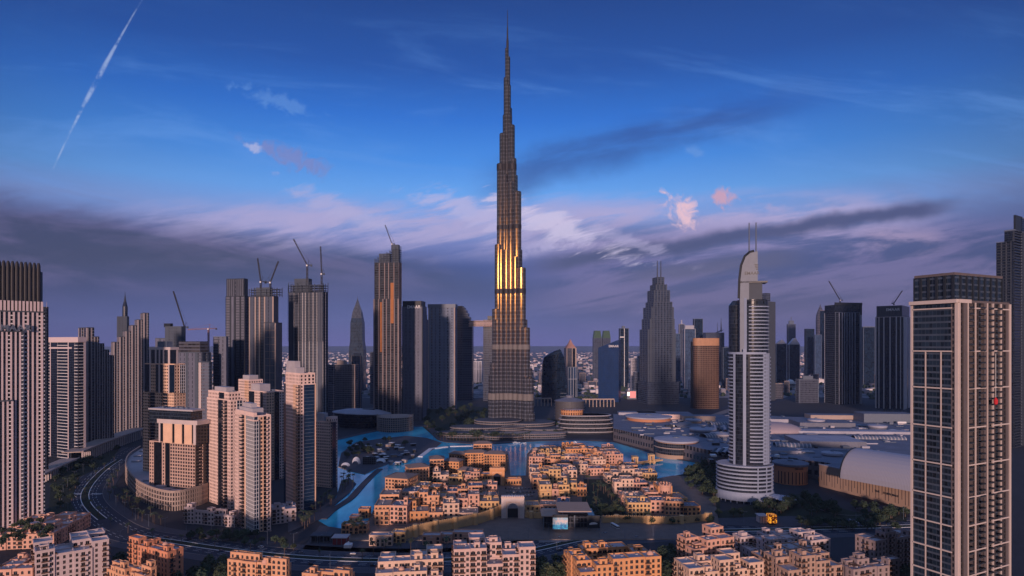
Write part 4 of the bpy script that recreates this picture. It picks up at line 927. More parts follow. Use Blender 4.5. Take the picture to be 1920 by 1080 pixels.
slab('tan apartment block with small square windows, left of arrowhead tower', 627, 672, 1500, 684, FC, M_STONE, ((.1, .9, .55, .9, 684, 676),)).done()
slab('grey block with tan top in front of the arrowhead tower', 659, 679, 1560, 668, FC2, M_STONE, ((.1, .9, .1, .7, 668, 662),)).done()
slab('dark block peeping out left of the slanted-top tower', 694, 704, 1700, 661, FC2).done()
slab('low dark block between scaffold-wrapped tower and tan apartment block', 612, 628, 1400, 685, FC2).done()
slab('white striped distant block seen below the sky bridge', 887, 906, 2600, 678, facade('white_stripe', (.62, .6, .66), (.05, .06, .09), 60, 7, .03, .5), M_WHITE).done()
# ------------------------------------------------------------------ right of the tallest tower
FBL = facade('royal_blue', (.02, .05, .12), (.006, .035, .13), 5.2, 4.2, .12, .1, .6, .2, .1)
FNV = facade('navy', (.03, .04, .06), (.008, .02, .042), 5.2, 4.2, .12, .10, .6, .15)
t = thing('tower', 'dark blue sail-shaped glass building with curved shoulder right of the tallest tower', 'building', (X(1016, 1750), 1750, 0)); zt = lambda p: Z(p, 1750)
a = MB(); PR = [(0, 0), (70, 0), (70, 40), (0, 40)]
def ring(x0, x1, xp, z0, z1): return [(x0, 0, z0), (xp, -14, z1), (x1, 4, z1-3), (x1, 40, z1-3), (x0, 40, z0)]
a.loft([ring(0, 69, 40, 0, 0), ring(0, 69, 42, 60, 60), ring(2, 67, 43, 110, 110), ring(6, 64, 46, 128, 132), ring(14, 59, 48, 134, 142), ring(30, 55, 50, 144, 152)]); a.build('glass_skin', [FNV], t)
for z, x0, x1 in ((8, 40, 69), (16, 40, 69), (26, 41, 69)): a = MB(); a.box(x0, x1+1, -7, -3, z, z+1, bottom=True); a.build('slab_edge', [M_GREY], t)
t = Tower('tower', 'royal blue glass block with sloping roofline and white roof sign', 1107, 1160, 1164, 1750, 66, 60); t.use('glazing', FBL); t.use('wall', M_DARK)
a = t.mb('glazing'); A_, B_ = t.a, t.b; zl, zr = t.z(652), t.z(637)
a.face([(0, B_, 0), (0, 0, 0), (0, 0, zr), (0, B_, zl)], 0, [(0, 0), (B_, 0), (B_, zr), (0, zl)]); a.face([(0, 0, 0), (A_, 0, 0), (A_, 0, zr), (0, 0, zr)], 0, [(0, 0), (A_, 0), (A_, zr), (0, zr)])
a.face([(A_, 0, 0), (A_, B_, 0), (A_, B_, zl), (A_, 0, zr)]); a.face([(A_, B_, 0), (0, B_, 0), (0, B_, zl), (A_, B_, zl)]); t.mb('roof').face([(0, 0, zr), (A_, 0, zr), (A_, B_, zl), (0, B_, zl)])
for i in range(26): y = B_*i/25; t.mb('fin').box(-.4, -.01, y-.12, y+.12, 20, zr+(zl-zr)*i/25)
t.use('fin', mat('blue_fin', (.012, .03, .08), .35)); t.sign('EMAAR', 0, .24, t.z(651), 9, 'left', M_WHITE, .9); t.done()
t = Tower('tower', 'beige tower with red pyramid top beyond the sail-shaped building', 1057, 1062, 1081, 2300, 10, 34); t.use('glazing', FC); t.use('wall', M_STONE); t.use('fin', M_STONE)
t.tier(0, 1, 0, 1, 0, t.z(653), [('s', .3), ('g', 1.4), ('s', .2), ('g', .8, {'glass': 'dark_slot'}), ('s', .4)], [('g', 1)], far='same'); t.use('dark_slot', M_GL)
a = t.mb('pyramid'); w, d, z0, z1 = t.a, t.b, t.z(653), t.z(636); a.loft([[(0, 0, z0), (w, 0, z0), (w, d, z0), (0, d, z0)], [(w*.3, d*.3, (z0+z1)/2), (w*.7, d*.3, (z0+z1)/2), (w*.7, d*.7, (z0+z1)/2), (w*.3, d*.7, (z0+z1)/2)], [(w*.48, d*.48, z1), (w*.52, d*.48, z1), (w*.52, d*.52, z1), (w*.48, d*.52, z1)]]); t.use('pyramid', mat('brick_rose', (.40, .22, .18), .8)); t.done()
slab('blue block with white vertical stripes below the pyramid-topped tower', 1062, 1083, 1850, 689, facade('blue_stripe', (.34, .36, .42), (.015, .035, .08), 60, 8, .02, .2)).done()
for x0, lab in ((1111, 'left of twin green-topped towers beyond the sloping-roof blue block'), (1128, 'right of twin green-topped towers beyond the sloping-roof blue block')):
    t = slab(lab, x0, x0+17, 2800, 634, FC2, M_GREY, (), 80, group='twin green-topped towers'); a = t.mb('green_crown'); w, d = t.a, t.b
    a.loft([[(0, 0, t.z(634)), (w, 0, t.z(634)), (w, d, t.z(634)), (0, d, t.z(634))], [(w*.15, 0, t.z(620)), (w*.85, 0, t.z(620)), (w*.85, d, t.z(620)), (w*.15, d, t.z(620))]]); t.use('green_crown', mat('green_glass', (.07, .12, .08), .3)); t.done()
t = slab('slim two-part navy tower right behind the sloping-roof blue block', 1160, 1179, 2400, 616, FNV, M_GREY, ((.3, .6, .2, .8, 616, 611),)); t.block('white_joint', .46, .52, -.02, .01, 0, t.z(616)); t.block('white_joint', -.01, .47, -.03, .01, t.z(633), t.z(631)); t.use('white_joint', M_WHITE)
t.done()
slab('white cellular apartment block right of the two-part navy tower', 1182, 1197, 2100, 672, facade('white_cells', (.58, .54, .58), (.06, .065, .09), 5.2, 4.2, .3, .3), M_WHITE).done()
slab('dusky rose block left of the spired stepped hotel tower', 1195, 1209, 2200, 668, facade('rose_cells', (.30, .22, .23), (.05, .045, .05), 5.2, 4.2, .4, .4)).done()
slab('low grey block at the foot of the two-part navy tower', 1187, 1210, 1900, 698, FC2).done()
b = thing('billboard', 'square pink-lit billboard box on a roof near the spired hotel tower', 'billboard', (X(1176, 1850), 1850, 0)); a = MB(); a.box(0, 28, 0, 10, 0, 26, bottom=True); a.build('base', [M_GREY], b); a = MB(); a.box(8, 26, -.4, 0, 4, 24, bottom=True); a.build('panel', [mat('rose_screen', (.6, .2, .2), .6, emit=(.9, .32, .3, .5))], b); a = MB(); a.box(0, 7.9, -.4, 0, 10, 22, bottom=True); a.build('lamp_panel', [mat('white_screen', (.8, .6, .6), .6, emit=(1, .8, .75, 1.2))], b)

# stepped hotel tower with twin spires
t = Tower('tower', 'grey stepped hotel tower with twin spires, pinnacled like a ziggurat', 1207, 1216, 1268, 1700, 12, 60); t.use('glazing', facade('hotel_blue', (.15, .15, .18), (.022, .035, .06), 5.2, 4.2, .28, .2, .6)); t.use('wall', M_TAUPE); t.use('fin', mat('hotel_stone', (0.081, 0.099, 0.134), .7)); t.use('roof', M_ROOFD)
sg = lambda n: [q for i in range(n) for q in (('s', .5), ('g', 1.6))]+[('s', .5)]
for u0, u1, v0, v1, py_ in ((-.0, 1.0, .06, 1, 618), (.06, .94, 0, .94, 598), (.10, .90, -.03, .9, 576), (.17, .84, -.05, .85, 566), (.22, .79, .05, .8, 544), (.30, .70, .1, .75, 533), (.37, .62, .15, .7, 519)):
    n = max(2, int((u1-u0)*9)); t.tier(u0, u1, v0, v1, 0, t.z(py_), sg(n), sg(3), far='same')
t.block('plinth', -.06, 1.06, -.1, 1.0, 0, t.z(716)); t.use('plinth', t.mats['glazing'][0])
a = t.mb('spire'); 
for u in (.45, .58): a.tube((u*t.a, .4*t.b, t.z(522)), (u*t.a, .4*t.b, t.z(486)), 1.5, .9)
t.use('spire', M_DARK); t.done()
FLB = facade('pale_blue_grid', (.15, .18, .25), (.03, .06, .11), 5.2, 4.2, .3, .2, .5)
slab('pale blue-grey tower with stepped top right of the spired hotel tower', 1280, 1304, 2300, 617, FLB, M_SILVER, ((.1, .9, .2, .8, 617, 610),)).done()
slab('slim teal tower tucked against the spired hotel tower', 1265, 1276, 2100, 626, FLB, M_GREY).done()
slab('pale tower with antenna between the hotel tower and golden curved tower', 1272, 1284, 2900, 608, FC2, M_SILVER, ((.4, .6, .4, .6, 608, 600),)).done()
slab('dark flat-topped tower rising behind the golden curved tower', 1299, 1318, 2600, 598, FNV).done()
t = slab('grey tower with ship-like ramped roof behind the golden curved tower', 1318, 1358, 2500, 624, FC2, M_TAUPE); a = t.mb('ramp_roof'); a.face([(0, 0, t.z(634)), (t.a, 0, t.z(618)), (t.a, t.b, t.z(618)), (0, t.b, t.z(634))]); a.tube((t.a*.86, 5, t.z(622)), (t.a*.86, 5, t.z(596)), 3, .6); a.tube((t.a*.66, 5, t.z(622)), (t.a*.66, 5, t.z(605)), 1.2, .5); t.use('ramp_roof', M_TAUPE); t.done()
slab('blue glass block right behind the golden curved tower', 1353, 1372, 2300, 652, FNV).done()
slab('low white block behind foot of the golden curved tower', 1290, 1306, 2000, 712, facade('white_cells', (.58, .54, .58), (.06, .065, .09)), M_WHITE).done()
# golden curved tower
g = thing('tower', 'golden brown curved office tower with plain band at its top', 'tower', (X(1330, 1560), 1590, 0)); zt = lambda p: Z(p, 1575)
arc = lambda R_, z: [(R_*math.copysign(abs(sin(a))**.62, sin(a)), -R_*abs(cos(a))**.55*.5, z) for a in [-.5*pi+pi*i/30 for i in range(31)]]
a = MB(); a.loft([arc(33, z) for z in (0, zt(648))]+[], close=False); a.build('wall', [facade('golden_grid', (.34, .165, .09), (.045, .024, .016), 5.2, 4.2, .4, .36, .7, var=.4)], g)
a = MB(); a.loft([arc(33.6, z) for z in (zt(648), zt(634))], close=False); a.face([(p[0], p[1], zt(635)) for p in arc(33.6, 0)]); a.build('crown_band', [mat('gold_band', (.44, .23, .13), .6)], g)
a = MB(); a.loft([arc(32.7, z) for z in (zt(654), zt(647))], close=False); a.box(-33, 33, -.5, 20, 0, zt(640)); a.build('dark_slot', [M_DARK], g)

# tower with curved sail crown and wide round base
AD = 655.0; ax = X(1399, AD); g = thing('tower', 'white-banded curved hotel tower on a round tiered base, sail crown with two masts', 'skyscraper', (ax, AD, 0), R(-14)); zt = lambda p: Z(p, AD)
M_ADW = mat('cool_white', (.26, .31, .43), .55, var=.06); M_ADG = facade('hotel_glass', (.05, .055, .07), (.014, .02, .034), 3.9, 1.5, .15, .1)
def body(px0, px1, y0, y1, dep, name='glass_shaft', cx=None):
    r_ = (px1-px0)/2*AD/F; c = ((px0+px1)/2-1399)*AD/F; a = MB(); a.lathe([(r_, zt(y1)), (r_, zt(y0))], 44, c=(c, 0), sy=dep, capm=1); a.build(name, [M_ADG, M_ROOFL], g); return c, r_
def ringseg(c, r_, z, h, dep, a0, a1, ext=1.0, name='balcony', m=M_ADW, n=20):
    a = MB(); prof = [(r_+.02, z), (r_+ext, z), (r_+ext, z+h), (r_+.02, z+h)]
    a.lathe(prof, n, c=(c, 0), sy=dep, a0=a0, a1=a1); return a.build(name, [m], g)
c, r_ = body(1347, 1445, 868, 945, .8, 'base_drum')
rows = 9
proto = ringseg(c, r_, 0, 1.5, .8, pi*.95, 2.05*pi, 1.1, n=36); proto.location.z = zt(925)
for k in range(1, rows):
    o = proto.copy(); COL.objects.link(o); o.parent = g; o.location.z = zt(925)+k*(zt(870)-zt(925))/(rows-1)
a = MB(); a.lathe([(r_+1.5, zt(931)), (r_+1.6, zt(931)), (r_+1.6, zt(918)), (r_+1.5, zt(918))], 36, c=(c, 0), sy=.8); a.build('white_band', [M_ADW], g)
for k in range(14): an = pi*1.02+k*pi*.96/13; a = MB(); a.obox((c+(r_+.6)*cos(an), (r_+.6)*.8*sin(an)), (cos(an), sin(an)), 1.2, .6, 0, zt(931)); a.build('pier', [M_ADW], g)
for an in (1.62*pi, 1.74*pi, 1.86*pi): a = MB(); a.obox((c+(r_+.8)*cos(an), (r_+.8)*.8*sin(an)), (-sin(an), cos(an)), 1.0, .8, zt(920), zt(868)); a.build('pier', [M_ADW], g)
c, r_ = body(1369, 1440, 664, 870, .75)
fl_ = int((zt(664)-zt(862))/3.75)
sets = [(pi*.98, pi*1.20, 1.3), (pi*1.48, pi*1.70, 1.2), (pi*1.86, 2.04*pi, 1.3)]
for a0, a1, e in sets:
    p = ringseg(c, r_, 0, 1.25, .75, a0, a1, e, n=9); p.location.z = zt(862)
    for k in range(1, fl_): o = p.copy(); COL.objects.link(o); o.parent = g; o.location.z = zt(862)+k*3.75
def panel(an0, an1, z0, z1, cc, rr, ext, grid=False):
    a = MB(); n = 6; ang = [an0+(an1-an0)*i/n for i in range(n+1)]
    if grid:
        z = z0
        while z < z1: a.lathe([(rr+.02, z), (rr+ext, z), (rr+ext, z+1.7), (rr+.02, z+1.7)], n, c=(cc, 0), sy=.75, a0=an0, a1=an1); z += 3.75
        for t_ in ang[::2]: a.obox((cc+(rr+ext/2)*cos(t_), (rr+ext/2)*.75*sin(t_)), (-sin(t_), cos(t_)*.75), 1.5, ext+.3, z0, z1)
    else: a.lathe([(rr-.3, z0), (rr+ext, z0), (rr+ext, z1), (rr-.3, z1)], n, c=(cc, 0), sy=.75, a0=an0, a1=an1, capm=0)
    a.build('window_grid' if grid else 'white_pilaster', [M_ADW], g)
panel(pi*1.71, pi*1.85, zt(866), zt(662), c, r_, .9, True)
panel(pi*1.21, pi*1.255, zt(880), zt(660), c, r_, 1.6); panel(pi*1.38, pi*1.425, zt(880), zt(654), c, r_, 1.8)
a = MB(); a.lathe([(r_-.5, zt(660)), (r_+1.5, zt(660)), (r_+1.5, zt(664)), (r_-.5, zt(664))], 30, c=(c, 0), sy=.75, a0=pi*.98, a1=pi*1.75); a.build('cornice', [M_ADW], g)
c, r_ = body(1383, 1437, 563, 664, .8)
p = ringseg(c, r_, 0, 1.1, .8, pi*1.40, pi*1.98, 1.2, n=14); p.location.z = zt(656)
for k in range(1, 24 if 0 else int((zt(568)-zt(656))/3.75)): o = p.copy(); COL.objects.link(o); o.parent = g; o.location.z = zt(656)+k*3.75
panel(pi*1.18, pi*1.36, zt(664), zt(560), c, r_, 1.0)
a = MB(); a.lathe([(9, zt(664)), (9, zt(572)), (5, zt(563))], 20, c=(-8, 8), capm=1); a.build('side_wing', [M_ADG, M_ROOFL], g)
a = MB(); a.box(-4, 15, -8, 8, zt(563), zt(532), 0, 1); a.build('upper_box', [M_TAUPE, M_ROOFL], g); a = MB(); a.box(-7, 20, -10, 9, zt(532), zt(529), bottom=True); a.build('cornice', [M_DARK], g)
a = MB(); sail = [(1386, 664), (1386, 560), (1387, 525), (1390, 500), (1396, 484), (1404, 477), (1417, 474), (1417, 530), (1402, 530), (1402, 560), (1396, 600), (1396, 664)]
P_ = [((p[0]-1399)*AD/F, zt(p[1])) for p in sail]
for y, rev in ((-10, False), (-4, True)):
    q = [(x, y, z) for x, z in P_]; a.face(q[::-1] if not rev else q)
for i in range(len(P_)): (x0, z0), (x1, z1) = P_[i], P_[(i+1) % len(P_)]; a.face([(x0, -10, z0), (x1, -10, z1), (x1, -4, z1), (x0, -4, z0)])
a.build('sail_crown', [mat('sail_panel', (.12, .15, .21), .5)], g)
a = MB(); E_ = [(1384.5, 560), (1385.5, 525), (1388.5, 499), (1395, 482), (1403, 475), (1411, 473)]; E_ = [((p[0]-1399)*AD/F, zt(p[1])) for p in E_]
for (x0, z0), (x1, z1) in zip(E_, E_[1:]): a.tube((x0, -8, z0), (x1, -8, z1), 1.3, 1.3, 6)
a.build('dark_edge', [M_DARK], g)
for px_ in (1403, 1415): a = MB(); x = (px_-1399)*AD/F; a.tube((x, -6, zt(490)), (x, -6, zt(420)), .8, .55, 8); a.build('mast', [M_GREY], g)
letters('EMAAR', ((1407-1399)*AD/F, -10.4, zt(517)), 0, 4.6, M_DARK, g)
for k in range(4): a = MB(); a.box(8.6-k*.5, 10.6, -10.6, -10.1, zt(508)+k*1.6, zt(508)+k*1.6+.8, bottom=True); a.build('logo_bar', [M_DARK], g)
# fanned entrance canopy
cn = thing('canopy', 'fanned pale entrance canopy curling from the foot of the white-banded hotel tower', 'canopy', (ax+22, AD-18, 0), R(-10))
for k in range(6): a = MB(); q0 = 6+k*3.7; a.lathe([(q0, 9.2-.5*k), (q0+3.3, 8.7-.5*k), (q0+3.3, 9.1-.5*k), (q0, 9.7-.5*k)], 14, c=(-6, 2), a0=-1.45+.08*k, a1=.12); a.build('canopy_leaf', [M_ADW], cn)
for x, y in ((17, 0), (13, -10), (5, -17)): a = MB(); a.tube((x, y, 0), (x, y, 6.6), .4); a.build('column', [M_ADW], cn)

# ------------------------------------------------------------------ far right towers
t = Tower('tower', 'tall plain brown-edged slab right behind the sail-crowned hotel tower', 1424, 1438, 1454, 1800, 26, 30); t.use('wall', M_TAUPE); t.use('fin', M_TAUPE); t.use('glazing', FC2)
t.tier(0, 1, 0, 1, 0, t.z(566), [('s', 1)], [('g', 2), ('s', .4)]); t.tier(0, .5, .1, 1, t.z(566), t.z(550), [('g', 1)], [('g', 1)]); t.done()
def tip(label, x0, x1, D, top, peak):
    t = slab(label, x0, x1, D, top, FNV, M_SILVER); a = t.mb('tilted_top'); w, d, z0, z1 = t.a, t.b, t.z(top)+.1, t.z(peak); a.loft([[(0, 0, z0), (w, 0, z0), (w, d, z0), (0, d, z0)], [(w*.5, 0, z1), (w*.62, 0, z1), (w*.62, d, z1), (w*.5, d, z1)]]); t.use('tilted_top', M_SILVER); t.done()
tip('left of two navy towers with silver tilted tops', 1452, 1475, 2600, 645, 637); tip('right of two navy towers with silver tilted tops', 1476, 1500, 2500, 646, 634)
t = slab('distant grey-blue tower with stub antenna above the silver-topped navy pair', 1475, 1492, 3600, 608, FC2, M_GREY, ((.2, .8, .2, .8, 608, 601), (.46, .54, .46, .54, 601, 594))); t.done()
slab('dark distant slab tower with one bright corner light', 1508, 1527, 3000, 617, FNV, M_DARK).done()
slab('lower pale-edged tower joined to the dark distant slab tower', 1526, 1541, 2900, 628, FLB, M_GREY).done()
t = thing('tower', 'distant tower crowned by pointed dome-like spire', 'tower', (X(1538, 3300), 3300, 0)); a = MB(); zt = lambda p: Z(p, 3300); a.lathe([(22, 0), (22, zt(600)), (20, zt(590)), (15, zt(584)), (9, zt(579)), (2, zt(573)), (.5, zt(570))], 14); a.build('shaft', [facade('banded_tan', (.28, .22, .22), (.05, .05, .065), 9, 6, .4, .2)], t)
t = Tower('tower', 'distant slab with beige side and lit triangular base notch', 1546, 1553, 1563, 3000, 40, 40); t.use('wall', M_STONE); t.use('fin', M_STONE); t.use('glazing', FNV); t.tier(0, 1, 0, 1, 0, t.z(582), [('s', 1)], [('g', 1)]); t.done()
FWS = facade('white_strip_blue', (.46, .46, .52), (.014, .022, .045), 5.2, 5.2, .12, .3, .6)
t = Tower('tower', 'dark blue tower with dense white vertical strips and a small crane on top', 1559, 1566, 1616, 1690, 10, 44); t.use('glazing', GD); t.use('fin', mat('cool_strip', (.30, .33, .42), .6)); t.use('wall', M_GREY); t.use('balcony_band', mat('cool_slab', (0.068, 0.083, 0.112), .6))
t.tier(0, 1, 0, 1, 0, t.z(586), [('b', 1.4), ('s', .35), ('g', .8), ('s', .35), ('g', .6), ('s', .35), ('g', .6), ('s', .3), ('g', .8), ('s', .3), ('g', .6), ('s', .35), ('g', .8), ('s', .35), ('b', 1.6), ('s', .9)], [('b', 1)], far='same')
t.tier(.0, .98, .02, .98, t.z(586), t.z(572), [('g', 1)], [('g', 1)]); t.block('frame', -.01, 1.01, -.02, .04, t.z(572), t.z(567)); t.block('frame', .93, 1.0, -.02, .5, t.z(590), t.z(572)); t.use('frame', M_DARK); t.block('core', .2, .4, .1, .4, t.z(573), t.z(568)); t.use('core', M_CONC); t.done()
crane('thin crane leaning far left on the white-stripped blue tower', 1575, 1700, Z(572, 1700), 563, (1554, 527), c_g, M_CRANE, 7)
crane('faint crane leaning right behind the sign-topped dark tower', 1676, 1700, Z(572, 1700), 569, (1692, 545), c_g, M_CRANE, 6)
slab('teal-blue tower standing between the white-stripped and sign-topped towers', 1615, 1641, 2500, 614, FNV, M_GREY, ((.0, 1, .0, .5, 614, 612),)).done()
slab('pale slim slab edge left of the sign-topped dark tower', 1633, 1643, 3000, 620, FC2, M_SILVER).done()
t = Tower('tower', 'dark tower with pale vertical ribs and white roof sign near the right foreground tower', 1641, 1694, 1709, 1550, 48); t.use('glazing', GD); t.use('fin', mat('ivory_rib', (.58, .52, .53), .6)); t.use('wall', M_CREAM)
t.tier(0, 1, 0, 1, 0, t.z(594), [('s', 2.2), ('g', .6), ('s', 2)], [('s', .7), ('g', 1), ('s', .55), ('g', 2), ('s', .6), ('g', 2.6), ('s', .6), ('g', 2.6), ('s', .6), ('g', 1.6), ('s', .5), ('g', 1.2)])
t.block('crown', .05, .95, .06, .97, t.z(594), t.z(572)); t.use('crown', facade('crown_ribs', (.17, .155, .155), (.05, .05, .055), 40, 2.4, .02, .4)); t.sign('EMAAR', .04, .38, t.z(582), 9.5, 'left', M_WHITE); t.done()
slab('low grey hotel block with many square bays right of the highway', 1492, 1535, 1730, 712, facade('bay_grid', (.22, .21, .235), (.03, .034, .045), 5.2, 4.2, .3, .3), M_GREY, ((.25, .75, .2, .6, 712, 705),)).done()
slab('small dark block on podium at foot of the sign-topped dark tower', 1652, 1690, 1480, 768, FC2, M_DARK).done()
st = thing('station', 'white low curved station roof beside the highway beyond the mall', 'station', (X(1480, 2250), 2250, 0))
for k in range(4): a = MB(); a.box(-62+k*8, 66-k*10, -10, 10, 6+k*5, 8+k*5, bottom=True); a.build('roof_slab', [M_WHITE], st)
a = MB(); a.box(-58, 60, -8, 8, 0, 20); a.build('hall', [CGL], st); a = MB(); a.lathe([(14, 22), (13, 30), (8, 35), (1, 37)], 16, c=(2, -4)); a.build('shell', [M_WHITE], st)
for i in range(26):                                        # misc mid-distance blocks
    r = random.Random(100+i); px_ = [600, 640, 770, 1010, 1048, 1085, 1100, 1195, 1225, 1262, 1290, 1310, 1360, 1450, 1470, 1500, 1520, 1545, 1600, 1625, 1640, 1655, 1680, 400, 425, 620][i]
    D = r.uniform(1850, 2600); slab('small plain flat-roofed block among the hazy mid-distance roofs', px_, px_+r.uniform(9, 20), D, HY+(H-r.uniform(20, 55))/D*F, r.choice((FC, FC2)), M_STONE, name='low_rise_block', cat='building', group='mid-distance low blocks').done()

# dark tower at the right edge
t = Tower('tower', 'tall dark tower with stacked balconies cut off by the right edge', 1868, 1902, 2010, 980, 34); t.use('glazing', GD); t.use('wall', M_GREY); t.use('fin', mat('steel_blue_rib', (0.044, 0.054, 0.072), .6)); t.use('balcony_band', mat('slate_balcony', (0.040, 0.049, 0.066), .7))
sg2 = [('b', 1.6, {'ext': 1}), ('s', .4), ('b', 1.4), ('s', .4), ('b', 1.4), ('s', .5), ('g', 1)]
t.tier(0, 1, 0, 1, 0, t.z(452), sg2*2, sg2, far='same'); t.tier(0, 1, 0, .55, t.z(452), t.z(432), sg2*2, [('g', 1), ('s', .2)], par=2); t.tier(.1, .9, .0, .4, t.z(432), t.z(405), [('g', 1), ('s', .3)]*4, [('g', 1), ('s', .3)], par=2); t.block('roof_block', .02, .12, .0, .12, t.z(432), t.z(402)); t.use('roof_block', M_DARK); t.done()
# right foreground tower
t = Tower('residential_tower', 'big foreground tower with pale gridded frame and dark glazed box on its roof', 1708, 1797, 1893, 352, 26); t.use('glazing', facade('near_glass', (.13, .14, .15), (.012, .022, .038), 3.7, 2.1, .3, .07, .5, .12)); t.use('wall', mat('mauve_render', (.12, .10, .105), .75)); t.use('fin', mat('sand_pier', (.57, .48, .45), .65, var=.07)); t.use('mullion', MATS['sand_pier']); t.use('dark_wall', mat('brown_spandrel', (0.044, 0.037, 0.040), .8))
zT = t.z(566); dk = lambda w, bay=2.6: ('w', w, {'bay': bay, 'ww': 1.9, 'wh': 2.4, 'part': 'dark_wall', 'dep': .5})
t.tier(0, 1, 0, 1, 0, zT, [('s', 1.0, {'proud': .5}), dk(2.6), ('s', 2.8, {'proud': .5, 'part': 'wall'}), ('s', .5, {'proud': .9}), bal(4), dk(2), ('s', .6, {'proud': .5}), dk(2.6), bal(4), ('s', 2.0, {'proud': .5, 'part': 'wall'}), ('s', .5, {'proud': .9}), bal(4.4), ('s', .5, {'proud': .9}), dk(2.6), bal(4.2), ('s', .6, {'proud': .5}), dk(4), ('s', 2.2, {'part': 'wall', 'proud': .3}), ('s', 1.2, {'proud': .9})],
       [('s', 1.3, {'proud': .5}), ('g', 7), ('s', .6, {'proud': .4, 'top': t.z(660)}), ('g', 8), ('s', .6, {'proud': .4, 'top': t.z(660)}), ('g', 5), win(2.2, 2.2, 1.2, 2.2), ('s', 1.7, {'proud': .5})])
for py_ in (578, 660, 731, 801, 872, 933, 987, 1036, 1082, 1130):
    z = t.z(py_+ (4 if py_ > 800 else 0)); cx = t.a
    a = MB(); a.obox((-.55, t.b*.53), (0, 1), t.b*.82, .6, z, z+.75); a.build('frame_beam', MATS['sand_pier'], t.root)
    
    for c_, w_ in ((.325, .35), (.80, .36)): a = MB(); a.obox((t.a*c_, -.55), (1, 0), t.a*w_, .6, z, z+.75); a.build('frame_beam', MATS['sand_pier'], t.root)
t.use('top_rail', MATS['sand_pier']); t.block('top_rail', -.04, .0, .0, 1.0, zT-.5, zT+1.6); t.block('top_rail', .0, .22, -.03, .02, zT-.5, zT+1.6)
t.tier(.02, .96, .10, .95, zT, t.z(514), [('g', 1), ('s', .3, {'part': 'dark_fin'})]*8, [('g', 1), ('s', .4, {'part': 'dark_fin'})]*5, far='same', par=1.5); t.use('dark_fin', M_DARK)
t.plant(.1, .9, .2, .9, t.z(514), 8, 9); t.done(100, {'balcony': [mat('balcony_tan', (.075, .07, .08), .8), M_DARK]}, True)
bp_ = thing('hoist_bag', 'small red maintenance cradle hanging on the right face of the foreground tower', 'cradle', (X(1867, 362), 362, Z(752, 362))); a = MB(); a.lathe([(.3, -2.2), (1.0, -1.6), (1.1, .6), (.5, 1.6), (.12, 2.2)], 10); a.build('bag', [mat('red_cloth', (.55, .02, .03), .7)], bp_); a = MB(); a.tube((0, 0, 2.2), (0, 0, 28), .12); a.build('rope', [M_WHITE], bp_)
# ------------------------------------------------------------------ old town
TONES = [('orange', mat('orange_render', (.62, .30, .14), .85, rnd=.08)), ('peach', mat('warm_peach_render', (.64, .34, .20), .85, rnd=.08)), ('sand', mat('sand_render', (.62, .39, .19), .85, rnd=.08)),
         ('rose', mat('rose_render', (.62, .35, .26), .85, rnd=.08)), ('cream', mat('cream_render', (.68, .47, .36), .85, rnd=.08))]
SROOF = mat('sand_roof', (.36, .26, .22), .9, var=.25, scale=.2)
ORD = 'first second third fourth fifth sixth seventh eighth ninth tenth eleventh twelfth'.split()
def house(px0, px1, ybase, floors, label, seed, tone=None, z=1.0, dep=None, yaw=None, group='old town houses', limit=100):
    r = random.Random(seed); D = F*(H-z)/(ybase-HY); w = (px1-px0)*D/F; d = dep or r.uniform(17, 25); h = floors*4.0+1.4; tn, m = tone or r.choice(TONES)
    bx = []; cuts = [0]
    while cuts[-1] < w-9: cuts.append(cuts[-1]+r.uniform(7, 12))
    cuts = cuts[:-1]+[w] if len(cuts) > 1 else [0, w]
    for i, (a, b) in enumerate(zip(cuts, cuts[1:])):
        hh = h+r.choice((-3.5, 0, 0, 0, 1.1, 3.3)); yo = r.choice((0, 0, .8, 1.8)); hh = max(hh, 4.6)
        bx.append((a, b-.02, yo, d, 0, hh))
        if r.random() < .34 and b-a > 5: q = r.uniform(.1, .5)*(b-a); bx.append((a+q, a+q+min(4.2, b-a-q-.3), d*.45, d*.45+r.uniform(3, 5), hh-.9, hh+r.uniform(1.8, 3.4), {'bare': 1}))
        if r.random() < .35 and hh > 8 and yo == 0: bx.append((a+.6, b-.7, -r.uniform(1.6, 3.2), -.01, 0, hh-r.choice((3.4, 6.8)) if hh > 9 else 4.4))
    if r.random() < .22: c = r.uniform(0, max(.1, w-4)); bx.append((c, c+3.6, d*.3, d*.3+3.6, 0, h+r.uniform(4, 6.5), {'bare': 1}))
    dm = [(w*r.uniform(.25, .75), d*.5, h-.6, 1.5)] if r.random() < .10 else []
    return compound('town_house', label.replace('@', tn), 'house', (X(px0, D), D, z), R(yaw if yaw is not None else r.uniform(-9, 9)), bx, m, r.choice((M_ROOF, SROOF, SROOF, SROOF)), 4.0, r.uniform(3.2, 4.1), 1.95, 2.5, group, limit, seed, .25, .2, True, dm, m, pergola=r.random() < .3)
